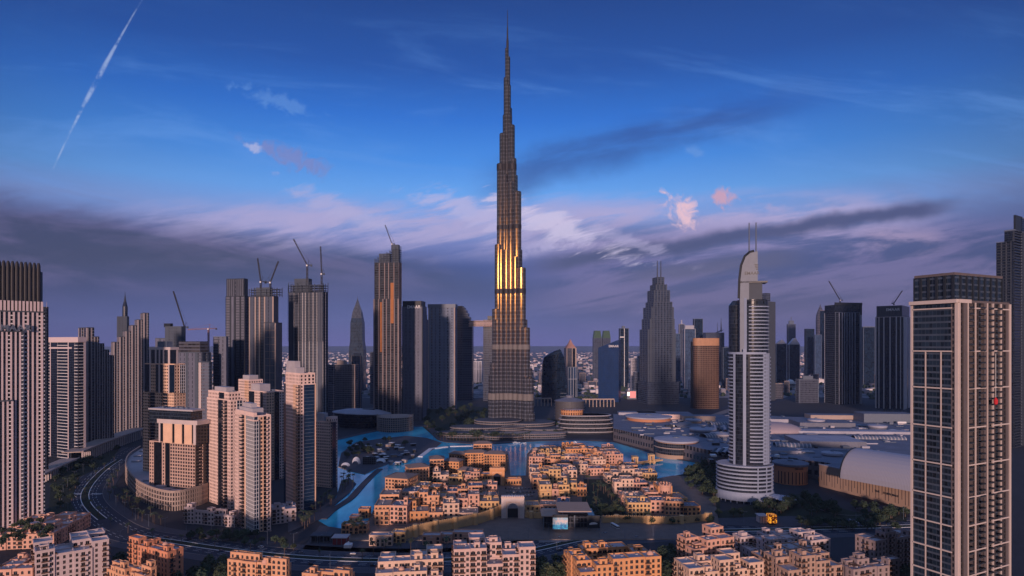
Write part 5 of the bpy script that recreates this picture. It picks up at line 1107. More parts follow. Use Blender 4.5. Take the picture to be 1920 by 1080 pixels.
ROWS = [(957, 716, 934, 9, (2, 3), 'rooftop row between rampart and courtyard'), (939, 720, 932, 9, (2, 3), 'rooftop row under the hotel wings'), (953, 1176, 1290, 6, (2, 2), 'stepped row above the retaining wall'), (874, 994, 1164, 9, (3, 4), 'third eastern lakeside row'), (908, 994, 1076, 5, (3, 3), 'back row of the eastern court'), (986, 702, 764, 2, (4, 4), 'tall row above the rampart wall end'), (981, 768, 896, 5, (3, 3), 'terrace standing on the rampart wall'), (966, 712, 936, 8, (3, 4), 'row behind the rampart terrace'),
        (949, 714, 936, 8, (2, 4), 'middle row of the western old town'), (931, 726, 930, 7, (2, 3), 'row below the lakeside hotel court'), (914, 812, 900, 3, (2, 3), 'short row beside the dark hotel courtyard'),
        (964, 986, 1068, 4, (2, 2), 'low row right of the white arch gate'), (942, 1012, 1068, 3, (3, 4), 'tall yellow row behind the low gate row'), (928, 1066, 1100, 2, (2, 3), 'pair by the parking court'),
        (966, 1178, 1316, 6, (2, 3), 'low row above the rose retaining wall'), (946, 1166, 1262, 4, (2, 4), 'row beside the round crenellated tower'), (926, 1152, 1246, 4, (2, 3), 'white-edged row by the palm garden'),
        (907, 1138, 1232, 4, (2, 4), 'upper row behind the palm garden'), (916, 1000, 1082, 4, (3, 4), 'row left of the parking court'), (900, 992, 1070, 4, (3, 4), 'middle row of the eastern island'),
        (890, 1076, 1196, 5, (2, 3), 'right-hand eastern island row'), (881, 992, 1170, 8, (3, 4), 'long row across the eastern island'), (867, 998, 1158, 7, (3, 4), 'second eastern lakeside row'), (855, 1004, 1152, 7, (2, 3), 'farthest eastern lakeside row')]
for k, (yb, a, b, n, fl, desc) in enumerate(ROWS):
    n = max(2, round(n*.74)) if n > 3 else n; r = random.Random(40+k); ws = [r.uniform(.7, 1.3) for _ in range(n)]; s = sum(ws); x = a
    for i, w_ in enumerate(ws):
        x1 = x+(b-a)*w_/s; house(x, x1-.3, yb+r.uniform(-3, 3), r.randint(*fl), '@ house, %s from the left in the %s' % (ORD[i], desc), 1000+k*20+i, group='houses of the '+desc); x = x1
# rampart
def rampart(label, pts, h, t=1.6):
    c = spline([G(*p) for p in pts], 5); o = c[0]; L = [(p[0]-o[0], p[1]-o[1]) for p in c]; g = thing('rampart_wall', label, 'wall', (o[0], o[1], 0)); m = MATS['sand_render']
    a = MB(); strip_mb(a, L, 0, t, 0, 0, h); a.build('wall', m, g); a = MB()
    for i in range(len(L)-1):
        p, q = L[i], L[i+1]; d = sqrt((q[0]-p[0])**2+(q[1]-p[1])**2); n = int(d/1.8)
        for k in range(n): f = (k+.5)/n; a.obox((p[0]+(q[0]-p[0])*f, p[1]+(q[1]-p[1])*f), ((q[0]-p[0])/d, (q[1]-p[1])/d), 1.0, .5, h, h+.9)
    a.build('battlement_trim', m, g)
    for i in range(3, len(L)-1, 5):
        a = MB(); a.lathe([(2.6, 0), (2.2, h+1.4), (2.2, h+1.41), (1.7, h+1.4)], 14, c=L[i]); a.build('buttress', m, g)
    return g
rampart('crenellated sand rampart wall curving below the old town terraces', [(758, 1014), (795, 1004), (832, 997), (868, 990), (905, 982), (930, 972), (942, 966)], 10)
rampart('long rose retaining wall below the right-hand old town row', [(1128, 982), (1180, 982), (1240, 984), (1300, 982), (1336, 976)], 7)
rampart('low sand wall linking the white arch gate to the low row', [(984, 972), (1010, 974), (1066, 976)], 6)
# arch gates
def gate(label, px0, px1, yb, ytop, m, m2, depth=8, aw=.46, ah=.72, pts=True, z=0, wings=0):
    D = F*(H-z)/(yb-HY); w = (px1-px0)*D/F; h = (yb-ytop)*D/F; g = thing('arch_gate', label, 'gate', (X(px0, D), D, z)); a = MB(); o = w*aw/2; c = w/2; top = h*ah; sp0 = top-o*1.15
    a.box(0, c-o, 0, depth, 0, h); a.box(c+o, w, 0, depth, 0, h); n = 8
    prof = [(c-o, sp0)]+[(c-o*cos(t*pi/2/n)*(1), sp0+o*1.15*sin(t*pi/2/n)) for t in range(1, n+1)]; prof += [(2*c-x, z_) for x, z_ in prof[-2::-1]]
    for (x0, z0), (x1, z1) in zip(prof, prof[1:]):
        if x1-x0 > 1e-3: a.face([(x0, 0, z0), (x1, 0, z1), (x1, 0, h), (x0, 0, h)]); a.face([(x0, depth, z0), (x0, depth, h), (x1, depth, h), (x1, depth, z1)])
        a.face([(x0, 0, z0), (x0, depth, z0), (x1, depth, z1), (x1, 0, z1)]); 
    a.face([(c-o, 0, h), (c+o, 0, h), (c+o, depth, h), (c-o, depth, h)]); a.build('wall', m, g)
    b = MB()
    for x0, x1, z0, z1 in ((c-o-1.2, c-o-.7, 0, top+.8), (c+o+.7, c+o+1.2, 0, top+.8), (c-o-1.2, c+o+1.2, top+1, top+1.5), (-.4, w+.4, h-.9, h-.3)): b.box(x0, x1, -.35, -.002, z0, z1, bottom=True)
    b.build('moulding', m2, g); b = MB(); k = int(w/1.6)
    for i in range(k): b = MB(); b.box(i*w/k+.2, i*w/k+1.1, 0, .6, h+.002, h+1.1); b.build('merlon', m, g)
    b = MB(); b.box(c-o+.02, c+o-.02, depth*.5, depth*.5+.3, 0, sp0*.98); b.build('inner_dark', M_DARK, g)  # dark panel stands in for the shade inside the arch
    return g
gate('white monumental gate with tall pointed arch between the two old town islands', 940, 983, 974, 932, mat('white_stucco', (.62, .52, .50), .8), MATS['cream_render'])
gate('orange palace gatehouse with big arch behind the parking court', 918, 946, 912, 878, TONES[0][1], MATS['peach_render'], 10)
h_ = compound('palace', 'orange arcaded palace wing joined left of the palace gatehouse', 'building', (*[G(884, 911)[0], G(884, 911)[1]], 1), R(-3), [(0, 22, 0, 14, 0, 13), (3, 9, 3, 9, 12, 17, {'bare': 1})], TONES[0][1], M_ROOFL, 6, 3, 1.7, 3.2, archp=1, balp=0, seed=5)
h_ = compound('palace', 'low arcaded wing stretching right of the palace gatehouse', 'building', (*[G(947, 912)[0], G(947, 912)[1]], 1), R(4), [(0, 19, 0, 8, 0, 8)], TONES[0][1], M_ROOFL, 6, 3, 1.7, 3.2, archp=1, balp=0, seed=6)
# lakeside hotel with hipped roofs
def hipped(label, px0, px1, yb, fl, seed, dep=16, yaw=0, tone=TONES[1]):
    D = F*(H-1)/(yb-HY); w = (px1-px0)*D/F; h = fl*3.6; rt = compound('hotel_wing', label, 'building', (X(px0, D), D, 1), R(yaw), [(0, w, 0, dep, 0, h+1)], tone[1], M_ROOF, 3.6, 3.4, 1.9, 2.1, 'lakeside hotel wings', 100, seed, .3, .3, deco=False)
    a = MB(); e = 1.3; k = dep*.36; a.loft([[(-e, -e, h+1.05), (w+e, -e, h+1.05), (w+e, dep+e, h+1.05), (-e, dep+e, h+1.05)], [(-e, -e, h+1.3), (w+e, -e, h+1.3), (w+e, dep+e, h+1.3), (-e, dep+e, h+1.3)], [(k, dep/2-.5, h+4.2), (w-k, dep/2-.5, h+4.2), (w-k, dep/2+.5, h+4.2), (k, dep/2+.5, h+4.2)]]); a.build('hip_roof', mat('roof_tile', (.20, .155, .145), .85, var=.2, scale=.6), rt); return rt
hipped('long hipped hotel wing at the lake edge, balconies on its left end', 722, 768, 935, 6, 11, 26, -16); hipped('grey-roofed hotel wing with gridded windows facing the dark court', 768, 806, 915, 6, 12, 20, 24)
hipped('small hipped hotel pavilion beside the gridded hotel wing', 806, 832, 902, 7, 13, 18, 8); hipped('middle hipped hotel wing behind the dark court', 832, 862, 893, 5, 14, 16, -14, TONES[0]); hipped('low hipped hotel wing right of the dark court', 858, 890, 899, 3, 15, 14, -20)
hipped('tall hipped hotel block with arched loggia', 872, 912, 882, 6, 16, 16, 6, TONES[0]); hipped('square hipped hotel tower nearest the white jetty', 888, 922, 868, 7, 17, 16, 4); hipped('hipped hotel wing at the right lakeside corner', 908, 948, 884, 6, 18, 18, -8, TONES[0]); hipped('low hipped wing set back behind the square hotel tower', 842, 884, 872, 4, 19, 14, -16)
# round tower, bridge
D_ = G(1245, 944)[1]; g = thing('round_tower', 'round crenellated rose tower rising among the eastern old town houses', 'tower', (X(1247, D_), D_, 1)); a = MB(); a.lathe([(6.2, 0), (6, 17), (6.5, 17.2), (6.5, 19), (5.8, 19), (5.8, 18)], 24); a.build('wall', TONES[3][1], g)
a = MB()
for i in range(12): an = 2*pi*i/12; a.obox((6.15*cos(an), 6.15*sin(an)), (-sin(an), cos(an)), 1.5, .7, 19, 20.3)
a.build('battlement_trim', TONES[3][1], g)
for i in range(4): an = pi*1.2+i*.45; a = MB(); a.obox((6.15*cos(an), 6.15*sin(an)), (-sin(an), cos(an)), 1, .2, 11, 13); a.build('window', M_GL, g)
br = thing('bridge', 'sand-coloured footbridge with twin gate towers crossing the lake to the mall', 'bridge', (*G(1170, 876), 0)); p0 = (0, 0); p1 = (G(1240, 866)[0]-G(1170, 876)[0], G(1240, 866)[1]-G(1170, 876)[1]); a = MB(); strip_mb(a, [p0, p1], -3, 3, 2.0, 0, .9); a.build('deck', TONES[2][1], br)
a = MB(); strip_mb(a, [p0, p1], -3, -2.6, 2.92, 0, 1); strip_mb(a, [p0, p1], 2.6, 3, 2.92, 0, 1); a.build('parapet', TONES[2][1], br)
for f in (.2, .5, .8): a = MB(); a.obox((p1[0]*f, p1[1]*f), (1, 0), 3, 5, -.5, 2); a.build('pier', TONES[2][1], br)
for f in (.28, .72):
    a = MB(); c = (p1[0]*f, p1[1]*f)
    for sx in (-2.6, 2.6):
        for sy in (-4.4, 4.4): a.box(c[0]+sx-.9, c[0]+sx+.9, c[1]+sy-.9, c[1]+sy+.9, 0, 11)
    a.box(c[0]-3.8, c[0]+3.8, c[1]-5.6, c[1]+5.6, 11.01, 13); a.build('gate_tower', TONES[2][1], br)
# white jetties, fountain ring
for lab, pts, w in (('broad white floating jetty zigzagging into the lake', [(788, 857), (808, 842), (838, 838)], 3.6), ('thin straight white fountain barge on the dark lake', [(844, 837.5), (969, 834.5)], 1.6)):
    c = gp(pts); o = c[0]; L = [(p[0]-o[0], p[1]-o[1]) for p in c]; j = thing('jetty', lab, 'jetty', (*o, 0)); a = MB(); strip_mb(a, L, -w, w, .13, 0, .9); a.build('deck', M_WHITE, j)
b = thing('boat', 'small white boat moored at right end of the fountain barge', 'boat', (*G(967, 831), .15)); a = MB(); a.loft([[(-5, -1.4, 0), (4, -1.4, 0), (7, 0, 0), (4, 1.4, 0), (-5, 1.4, 0)], [(-5, -1.8, 1.6), (4, -1.8, 1.6), (8, 0, 1.9), (4, 1.8, 1.6), (-5, 1.8, 1.6)]]); a.build('hull', M_WHITE, b); a = MB(); a.box(-3, 2, -1.2, 1.2, 1.61, 3.4); a.build('cabin', M_GREY, b)
# ------------------------------------------------------------------ foreground apartment blocks
def block(label, px0, pxn, px1, ytop, h, th, m, seed, dep=None, base=.72, tall=(), domes=0, name='apartment_block', roofm=None, bay=3.4, archp=.3, balp=.36, court=False):
    D = F*(H-h)/(ytop-HY); loc, rz, a, b = corners(px0, pxn, px1, D, th, dep); r = random.Random(seed); bx = []
    nx, ny = max(2, round(a/11)), max(2, round(b/11)); k = 0
    for i in range(nx):
        for j in range(ny):
            edge = i in (0, nx-1) or j in (0, ny-1)
            hh = h if (i, j) in tall else h*r.choice((base, .86, .86, 1.0) if edge else ((.5, .6) if court else (.86, 1.0))); o = .7*((i+j) % 2)
            bx.append((a*i/nx+(o if i == 0 else 0)+.01*k, a*(i+1)/nx-.02-(o if i == nx-1 else 0), b*j/ny+(o if j == 0 else 0), b*(j+1)/ny-.02, 0, hh)); k = 0
            if r.random() < .5: x, y = a*(i+.25)/nx, b*(j+.25)/ny; bx.append((x, x+r.uniform(3, 5.5), y, y+r.uniform(3, 5.5), hh-.9, hh+r.uniform(2, 3.4), {'bare': 1}))
    dm = []
    for q in range(domes): e = r.choice([v for v in bx if len(v) == 6]); dm.append(((e[0]+e[1])/2, (e[2]+e[3])/2, e[5]-.2, r.uniform(1.8, 2.6)))
    return compound(name, label, 'building', loc, rz, bx, m, roofm or M_ROOFL, 3.5, bay, 1.75, 2.2, None, 100, seed, archp, balp, False, dm, TONES[3][1], pergola=seed % 2)
WHT = mat('white_pink_render', (.56, .45, .45), .85); TERR = mat('terracotta_render', (.66, .28, .16), .85)
block('white-pink apartment block with arched windows in the lower left corner', 40, 66, 207, 1034, 30, 40, WHT, 21, dep=34, tall=((0, 0), (2, 1), (1, 3), (3, 3)), domes=0)
block('terracotta orange apartment block beside the white-pink block', 240, 314, 347, 1024, 29, 62, TERR, 22, base=.86, domes=2)
block('small peach apartment block below the terracotta block at the frame bottom', 198, 272, 297, 1068, 27, 60, TONES[1][1], 23, dep=None)
block('peach apartment block with left dome at the bottom, left of centre', 425, 537, 549, 1048, 28, 76, TONES[1][1], 24, domes=2)
block('sand roof terraces cut by the frame bottom, right of the left-domed block', 566, 655, 668, 1070, 26, 78, TONES[1][1], 25); block('cream roof terraces cut by the frame bottom, left of the tall pink block', 697, 704, 832, 1064, 26, 8, TONES[4][1], 26, dep=40, domes=1)
block('tall pink apartment block with rear dome at bottom centre', 845, 851, 1004, 1030, 34, 6, mat('pink_wall', (.60, .42, .38), .85), 27, dep=34, base=.7, tall=((1, 0), (4, 0)), domes=2)
block('golden orange roof terraces of the wide block right of the tall pink block', 1075, 1088, 1240, 1052, 26, 10, TONES[0][1], 28, dep=44, court=True, domes=1)
block('rose apartment block of seven floors behind the golden roof terraces', 1268, 1302, 1376, 1004, 34, 22, TONES[3][1], 29, domes=2)
block('cream courtyard block below the seven-floor rose block', 1262, 1292, 1432, 1056, 25, 14, TONES[4][1], 30, court=True)
block('white stepped roofs behind the brown-peach block by the boulevard', 1394, 1420, 1560, 1014, 24, 14, WHT, 31, dep=30, base=.6); block('brown-peach apartment block with deep balconies at bottom right', 1450, 1478, 1582, 1046, 29, 14, mat('dusk_peach', (.42, .28, .22), .85), 32, dep=38, domes=1, balp=.5)
block('grey-mauve courtyard block left of the foreground gridded tower', 1570, 1600, 1690, 1058, 24, 16, mat('mauve_wall', (.32, .25, .25), .85), 33, court=True); block('mauve block with white domes tucked against the foreground gridded tower', 1602, 1640, 1722, 1002, 33, 20, mat('mauve_wall2', (.36, .27, .26), .85), 34, domes=2)
block('low pink podium house with dome in the extreme lower left', -40, -20, 62, 1060, 22, 8, TONES[3][1], 35, dep=30, domes=1); block('pink podium with planted roof at the foot of the fin-striped tower', -30, -20, 102, 1000, 14, 10, TONES[3][1], 36, dep=60, base=.9)
block('white three-storey row house terrace left of the blue-bay tower', 345, 440, 446, 958, 15, 76, WHT, 37, dep=None, base=.7, balp=.1) ; block('white three-storey row house terrace right of the blue-bay tower', 503, 510, 557, 953, 15, 24, WHT, 38, dep=24, base=.7, balp=.1)
# entrance houses along the forecourt
for px0, px1, yb, h, lab, tn, s in ((692, 735, 1024, 9, 'cream pavilion with white screens left of the vehicle archway', 4, 51), (640, 688, 1002, 9, 'stepped orange houses descending to the lake corner', 1, 52), (735, 760, 1018, 9, 'sand archway block next to the screened pavilion', 2, 53), (792, 825, 1022, 8, 'pink square portal house on the forecourt', 3, 54), (826, 848, 1018, 7, 'low pink shop beside the square portal house', 3, 55), (850, 905, 1016, 8, 'pink entrance row behind the tall pink block', 3, 56), (655, 672, 985, 8, 'rose house at the lake corner', 3, 57), (672, 692, 972, 9, 'orange house by the island tip', 0, 58)):
    D = G(0, yb)[1]; compound('entrance_house', lab, 'house', (X(px0, D), D, .15), 0, [(0, (px1-px0)*D/F, 0, 9, 0, h), ((px1-px0)*D/F*.3, (px1-px0)*D/F*.7, -1.5, -.01, 0, h*.8)], TONES[tn][1], M_ROOFL, 4, 3.6, 2.2, 2.6, None, 100, s, .5, 0)
# ------------------------------------------------------------------ shopping mall
M_MALL = mat('mall_stone', (.40, .27, .20), .75, var=.08); M_MALLO = mat('mall_orange', (.50, .22, .12), .7, var=.08); M_MR = mat('mall_roof', (.36, .36, .43), .7, var=.25, scale=.06); M_MRD = mat('mall_roof_grey', (.15, .16, .21), .7, var=.3, scale=.05); M_MG = facade('mall_glass', (.10, .09, .09), (.02, .024, .034), 4.5, 3, .25, .2)
Gz = lambda px, py, z: G(px, py, z)
o = Gz(1420, 865, 22); ml = thing('mall', 'huge grey-roofed shopping mall spreading behind the sail-crowned hotel tower', 'mall', (o[0], o[1], 0)); rel = lambda p: (p[0]-o[0], p[1]-o[1])
poly = [rel(Gz(px, py, 22)) for px, py in ((1150, 803), (1240, 824), (1310, 840), (1380, 854), (1450, 857), (1540, 866), (1760, 898), (1760, 800), (1600, 788), (1420, 778), (1150, 776))]
a = MB(); a.prism(poly, 0, 22, 0, 1); a.build('hall', [facade('mall_wall', (.30, .22, .18), (.03, .03, .035), 11, 7, .5, .45), M_MRD], ml)
def rbox(px0, px1, py0, z0, z1, dep, m, name, mt=None, yaw=0):
    p = Gz(px0, py0, z0); q = Gz(px1, py0, z0); a = MB(); w = q[0]-p[0]; mx = Matrix.Rotation(yaw, 4, 'Z'); b = MB(); b.box(0, w, 0, dep, 0, z1-z0, 0, 1); a.add(b, mx); a.build(name, [m, mt or m], ml, (p[0]-o[0], p[1]-o[1], z0))
r = random.Random(5)
for px0, px1, py0, z1, dep, m, nm in ((1200, 1300, 782, 27, 60, M_MR, 'roof_hall'), (1240, 1275, 786, 31, 20, M_PINK, 'roof_hall'), (1280, 1340, 790, 32, 24, M_STONE, 'roof_hall'), (1440, 1520, 792, 28, 40, M_MR, 'roof_hall'), (1500, 1600, 800, 29, 50, M_MRD, 'roof_hall'), (1520, 1640, 786, 30, 30, M_STONE, 'roof_hall'), (1450, 1700, 812, 26, 26, M_MR, 'roof_hall'), (1500, 1620, 838, 30, 60, M_MRD, 'roof_hall'), (1420, 1500, 850, 26, 26, M_MR, 'roof_hall'), (1620, 1710, 792, 38, 40, M_GREY, 'roof_hall'), (1160, 1230, 778, 27, 30, M_MR, 'roof_hall')): rbox(px0, px1, py0, 22.01, z1, dep, m, nm, M_MR if r.random() < .6 else M_MRD, -.08)
for i in range(64): px0 = r.uniform(1180, 1690); rbox(px0, px0+r.uniform(2, 16), r.uniform(780, 868) if px0 > 1330 else r.uniform(780, 800), 22.02, 22.02+r.uniform(1.2, 4.2), r.uniform(3, 10), r.choice((M_ROOFL, M_WHITE, M_GREY, M_DARK, M_MR)), 'rooftop_plant', None, -.08)
cl = MB()
for i in range(420):
    px0, py0 = r.uniform(1170, 1700), r.uniform(780, 900)
    if py0 > 812+(px0-1150)*.12: continue
    q = rel(Gz(px0, py0, 22)); w, d = r.uniform(1.5, 9), r.choice((.8, 1.2, 3, 5)); cl.box(q[0]-w, q[0]+w, q[1]-d, q[1]+d, 22.03, 22.03+r.uniform(.4, 2.2), r.choice((0, 0, 1, 2, 3)))
tag(cl.build('roof_clutter', [M_GREY, M_ROOFL, M_DARK, M_MR], ml), None, None, None, 'stuff')
for i in range(9): px0 = 1330+i*9; p = Gz(px0, 806-abs(i-4)*.6, 24); a = MB(); a.tube((-2, -14, 0), (8, 24, 3), 2.2, 2.2, 8); a.build('roof_rib', [M_MR if i % 2 else M_DARK], ml, (p[0]-o[0], p[1]-o[1], 24))
for i in range(7): px0 = 1335+i*7; p = Gz(px0, 848, 24); a = MB(); a.tube((-3, -9, 0), (9, 10, 2), 2.4, 2.4, 8); a.build('roof_rib', [M_MR if i % 2 else M_DARK], ml, (p[0]-o[0], p[1]-o[1], 24))
def drum(label, pxc, pyt, zt_, rpx, yb, m, lobes, cap=M_MR, frac=(pi, 2*pi), sy=1, thick=3, slots=0):
    p = Gz(pxc, pyt, zt_); r_ = rpx*p[1]/F; g = thing('rotunda', label, 'building', (p[0], p[1], 0)); a = MB(); a.lathe([(r_*.96, 0), (r_*.96, zt_-thick)], 44, sy=sy); a.build('wall', [m], g)
    a = MB(); a.lathe([(r_, zt_-thick), (r_*1.03, zt_-thick+.6), (r_*1.03, zt_-.4), (r_*.97, zt_), (r_*.3, zt_+1.3), (.5, zt_+1.6)], 48, sy=sy); a.build('disc_roof', [cap], g)
    a = MB(); a.lathe([(r_*.16, zt_+1.2), (r_*.15, zt_+2.6), (.2, zt_+3.2)], 16, sy=sy); a.build('roof_lantern', [M_GREY], g)
    for k in range(slots): an = frac[0]+(frac[1]-frac[0])*(k+.5)/slots; a = MB(); a.obox((r_*.965*cos(an), r_*.965*sy*sin(an)), (-sin(an), cos(an)), r_*.045, .5, 1, (zt_-thick)*.72); a.build('slot_window', [M_DARK], g)
    return g, r_
g, r_ = drum('cream-roofed mall rotunda with orange slotted wall nearest the lake', 1268, 822, 26, 40, 866, M_MALL, 0, slots=9, frac=(1.62*pi, 1.98*pi)); a = MB(); a.lathe([(r_*.97, 6), (r_*.985, 6), (r_*.985, 22), (r_*.97, 22)], 20, a0=.98*pi, a1=1.55*pi); a.build('glass_wall', [M_MG], g); a = MB(); a.lathe([(r_*.99, 15), (r_*1.05, 15), (r_*1.05, 16), (r_*.99, 16)], 20, a0=.98*pi, a1=1.55*pi); a.build('balcony', [M_STONE], g); a = MB(); a.lathe([(r_*.97, 0), (r_*.975, 0), (r_*.975, 22.5), (r_*.97, 22.5)], 20, a0=1.58*pi, a1=2.02*pi); a.build('orange_wall', [M_MALLO], g)
drum('wide flat mall rotunda with lavender disc roof behind the orange-slotted one', 1216, 779, 30, 42, 0, M_MALLO, 0, slots=0); drum('small flat disc pavilion on mall roof above the lake front', 1318, 803, 28, 24, 0, M_MRD, 0); drum('small orange drum on mall roof behind the dome', 1530, 786, 32, 15, 0, M_MALLO, 0, slots=4); drum('low lavender disc on the mall roof right of the small orange drum', 1645, 797, 30, 16, 0, M_MRD, 0)
g, r_ = drum('orange slotted mall rotunda carrying dark letters beside the sail-crowned hotel', 1482, 866, 24, 31, 905, M_MALLO, 0, slots=12, frac=(1.1*pi, 1.9*pi), cap=M_MRD); letters('EMAAR', (1, -r_-.25, 18.3), 0, 3.2, M_DARK, g)
drum('pale round skylight drum at back of the mall roof', 1300, 786, 28, 15, 0, M_MALL, 0); drum('grey disc roof behind the hotel shaft on the mall', 1352, 812, 27, 20, 0, M_MRD, 0, cap=M_ROOFL); drum('small pale disc roof beside the domed hall', 1500, 822, 27, 14, 0, M_STONE, 0, cap=M_ROOFL); drum('flat grey disc roof above the orange slotted rotunda', 1560, 848, 26, 18, 0, M_MRD, 0)
def skyvault(px_, py_, l, w, ang, label):
    p = Gz(px_, py_, 22); g = thing('skylight_vault', label, 'skylight', (p[0], p[1], 22.05), ang); a = MB(); ar_ = lambda x: [(x, w*cos(pi*i/10), w*.55*sin(pi*i/10)) for i in range(10, -1, -1)]; a.loft([ar_(0), ar_(l)][::-1], close=False); a.build('glass', [M_GREY], g)
    for k in range(int(l/5)+1): a = MB(); a.loft([[(v[0], v[1]*1.03, v[2]*1.04+.2) for v in ar_(k*5+o)] for o in (1.6, 0)], close=False); a.build('rib', [M_ROOFL], g)
skyvault(1262, 802, 60, 9, .9, 'long ribbed skylight vault behind the lake rotunda'); skyvault(1318, 820, 50, 10, .3, 'ribbed skylight vault left of the hotel shaft'); skyvault(1330, 796, 70, 8, .15, 'ribbed skylight vault at back of the mall roof'); skyvault(1452, 836, 46, 9, -.2, 'ribbed skylight vault right of the hotel shaft'); skyvault(1600, 822, 70, 8, -.15, 'ribbed skylight vault behind the barrel-vaulted hall')
p = Gz(1452, 806, 24); dm = thing('dome_roof', 'smooth pale mauve domed hall rising from the mall roof right of the hotel shaft', 'building', (p[0], p[1], 22)); a = MB(); a.lathe([(44*cos(t*pi/20), 15*sin(t*pi/20)) for t in range(0, 10)]+[(.3, 15.2)], 40, sy=.8); a.build('shell', [mat('mauve_shell', (.40, .32, .34), .7, var=.05)], dm)
# barrel vault
p = Gz(1574, 893, 22); q = Gz(1692, 915, 22); ang = math.atan2(q[1]-p[1], q[0]-p[0]); bv = thing('vault', 'giant silver barrel-vaulted hall on the mall roof left of the gridded foreground tower', 'building', (p[0], p[1], 20), ang); L_ = 74; rr = 26
ar = lambda x, R_=rr, k=18: [(x, R_*1.25*(1-cos(pi*i/k)), R_*1.15*sin(pi*i/k)) for i in range(k+1)]
m_, nt_, b_ = newmat('ribbed_silver'); tcn = nt_.nodes.new('ShaderNodeTexCoord'); sx_ = nt_.nodes.new('ShaderNodeSeparateXYZ'); nt_.links.new(tcn.outputs['Object'], sx_.inputs[0]); nt_.links.new(mixc(nt_, (S(nt_, sx_.outputs[0])/1.4).frac().lt(.14), (.33, .33, .40), (.20, .20, .25)), b_.inputs['Base Color']); b_.inputs['Roughness'].default_value = .45
a = MB(); a.loft([ar(0), ar(L_)], close=False); a.build('vault_skin', [MATS['ribbed_silver']], bv)
for x in (0, L_): a = MB(); a.face(ar(x) if x else ar(x)[::-1]); a.build('end_wall', [M_DARK if x else M_MRD], bv); a = MB(); a.loft([[(v[0]-.8, v[1], v[2]*1.02+.3) for v in ar(x)], [(v[0]+.8, v[1], v[2]*1.02+.3) for v in ar(x)]], close=False); a.build('end_arch', [M_DARK], bv)
# long stone front
p0, p1 = Gz(1536, 873, 24), Gz(1740, 914, 26); d = sqrt((p1[0]-p0[0])**2+(p1[1]-p0[1])**2); fr_ = thing('shopping_hall', 'long tan stone mall front with thin vertical slits and dark lettering', 'building', (p0[0], p0[1], 0), math.atan2(p1[1]-p0[1], p1[0]-p0[0])); a = MB(); a.box(0, d, 0, 30, 0, 25, 0, 1); a.build('wall', [M_MALL, M_MRD], fr_); a = MB(); a.box(-.5, d, -.6, 1, 25.01, 26.2, bottom=True); a.build('cornice', [M_MR], fr_)
for i in range(int(d/3.6)): a = MB(); a.box(3+i*3.6, 3.45+i*3.6, -.12, .0, 3 if i % 3 else 8, 18); a.build('slit_window', [M_DARK], fr_)
for s_, x, z, sz in (('EMAAR', d*.43, 19.6, 2.4), ('THE', d*.58, 9.5, 3.0), ('DUBAI MALL', d*.70, 9.5, 3.0), ('THE DUBAI MALL', d*.70, 18.8, 2.2)): letters(s_, (x, -.35, z), 0, sz, M_DARK, fr_)
b = thing('billboard', 'pale tilted video billboard low on the tan mall front', 'billboard', (*G(1657, 938), 5)); a = MB(); a.box(-7, 7, -.5, .5, 0, 5.5, bottom=True); a.build('panel', [mat('pale_screen', (.5, .5, .65), .5, emit=(.45, .48, .75, .5))], b); a = MB(); a.box(-1, 1, -.4, .4, -5, -.01); a.build('leg', [M_DARK], b)
p = Gz(1560, 895, 9); g = thing('entrance_drum', 'low curved terracotta entrance drum below the tan mall front', 'building', (p[0], p[1], 0)); a = MB(); a.lathe([(15.5, 3), (15.5, 10)], 36, capm=1, sy=.6); a.build('wall', [M_MALLO, M_MRD], g); a = MB(); a.lathe([(14, 0), (14, 2.99)], 30, sy=.6); a.build('recess', [M_DARK], g)
for k in range(3): a = MB(); a.lathe([(13-3*k, 10.05), (13-3*k, 10.7), (12.4-3*k, 10.7), (12.4-3*k, 10.05)], 30, sy=.6); a.build('roof_ring', [M_WHITE], g)
# curved terrace building right of the tallest tower
p = G(1102, 815); tb = thing('terrace_building', 'curved building of five sweeping white-edged terraces at the lake, right of tallest tower', 'building', (p[0], p[1]+34, 0))
def blob(s, z, ph=0): return [((52+s)*cos(t)*(1 if cos(t) > 0 else 1.0), (30+s)*sin(t)*(1+.12*cos(2*t+ph)), z) for t in [2*pi*i/48 for i in range(48)]]
for k in range(5):
    z = 3+k*7.2; s = 6-k*2.4; a = MB(); a.loft([blob(s-4, z-3 if k == 0 else z-5.6), blob(s-4, z+1.6)], 0, 1); a.build('glass_storey', [M_MG, M_MRD], tb); a = MB(); a.loft([blob(s-3.9, z), blob(s, z), blob(s, z+1.5), blob(s-3.9, z+1.6)]); a.build('terrace_slab', [mat('terrace_edge', (.36, .34, .37), .6)], tb)
a = MB(); a.lathe([(21, 33.5), (21, 42), (22, 42.2), (22, 43), (3, 43.5)], 36, c=(-26, -4), sy=.7); a.build('orange_drum', [facade('orange_arcade', (.56, .26, .12), (.14, .06, .03), 9.5, 4.4, .3, .5)], tb)
p = G(1068, 790); g = thing('round_block', 'dark round ringed block with conical grey roof behind the sweeping terrace building', 'building', (p[0], p[1], 0))
for k in range(7): a = MB(); a.lathe([(31, k*6.4), (31, k*6.4+4.6), (32.5, k*6.4+4.7), (32.5, k*6.4+6.3), (31, k*6.4+6.39)], 36); a.build('storey', [M_MRD if 0 else mat('ring_dark', (.09, .09, .105), .6)], g)
a = MB(); a.lathe([(33, 44.8), (12, 51), (8, 51.2), (8, 56), (1, 56.4)], 36); a.build('roof', [M_MRD], g)
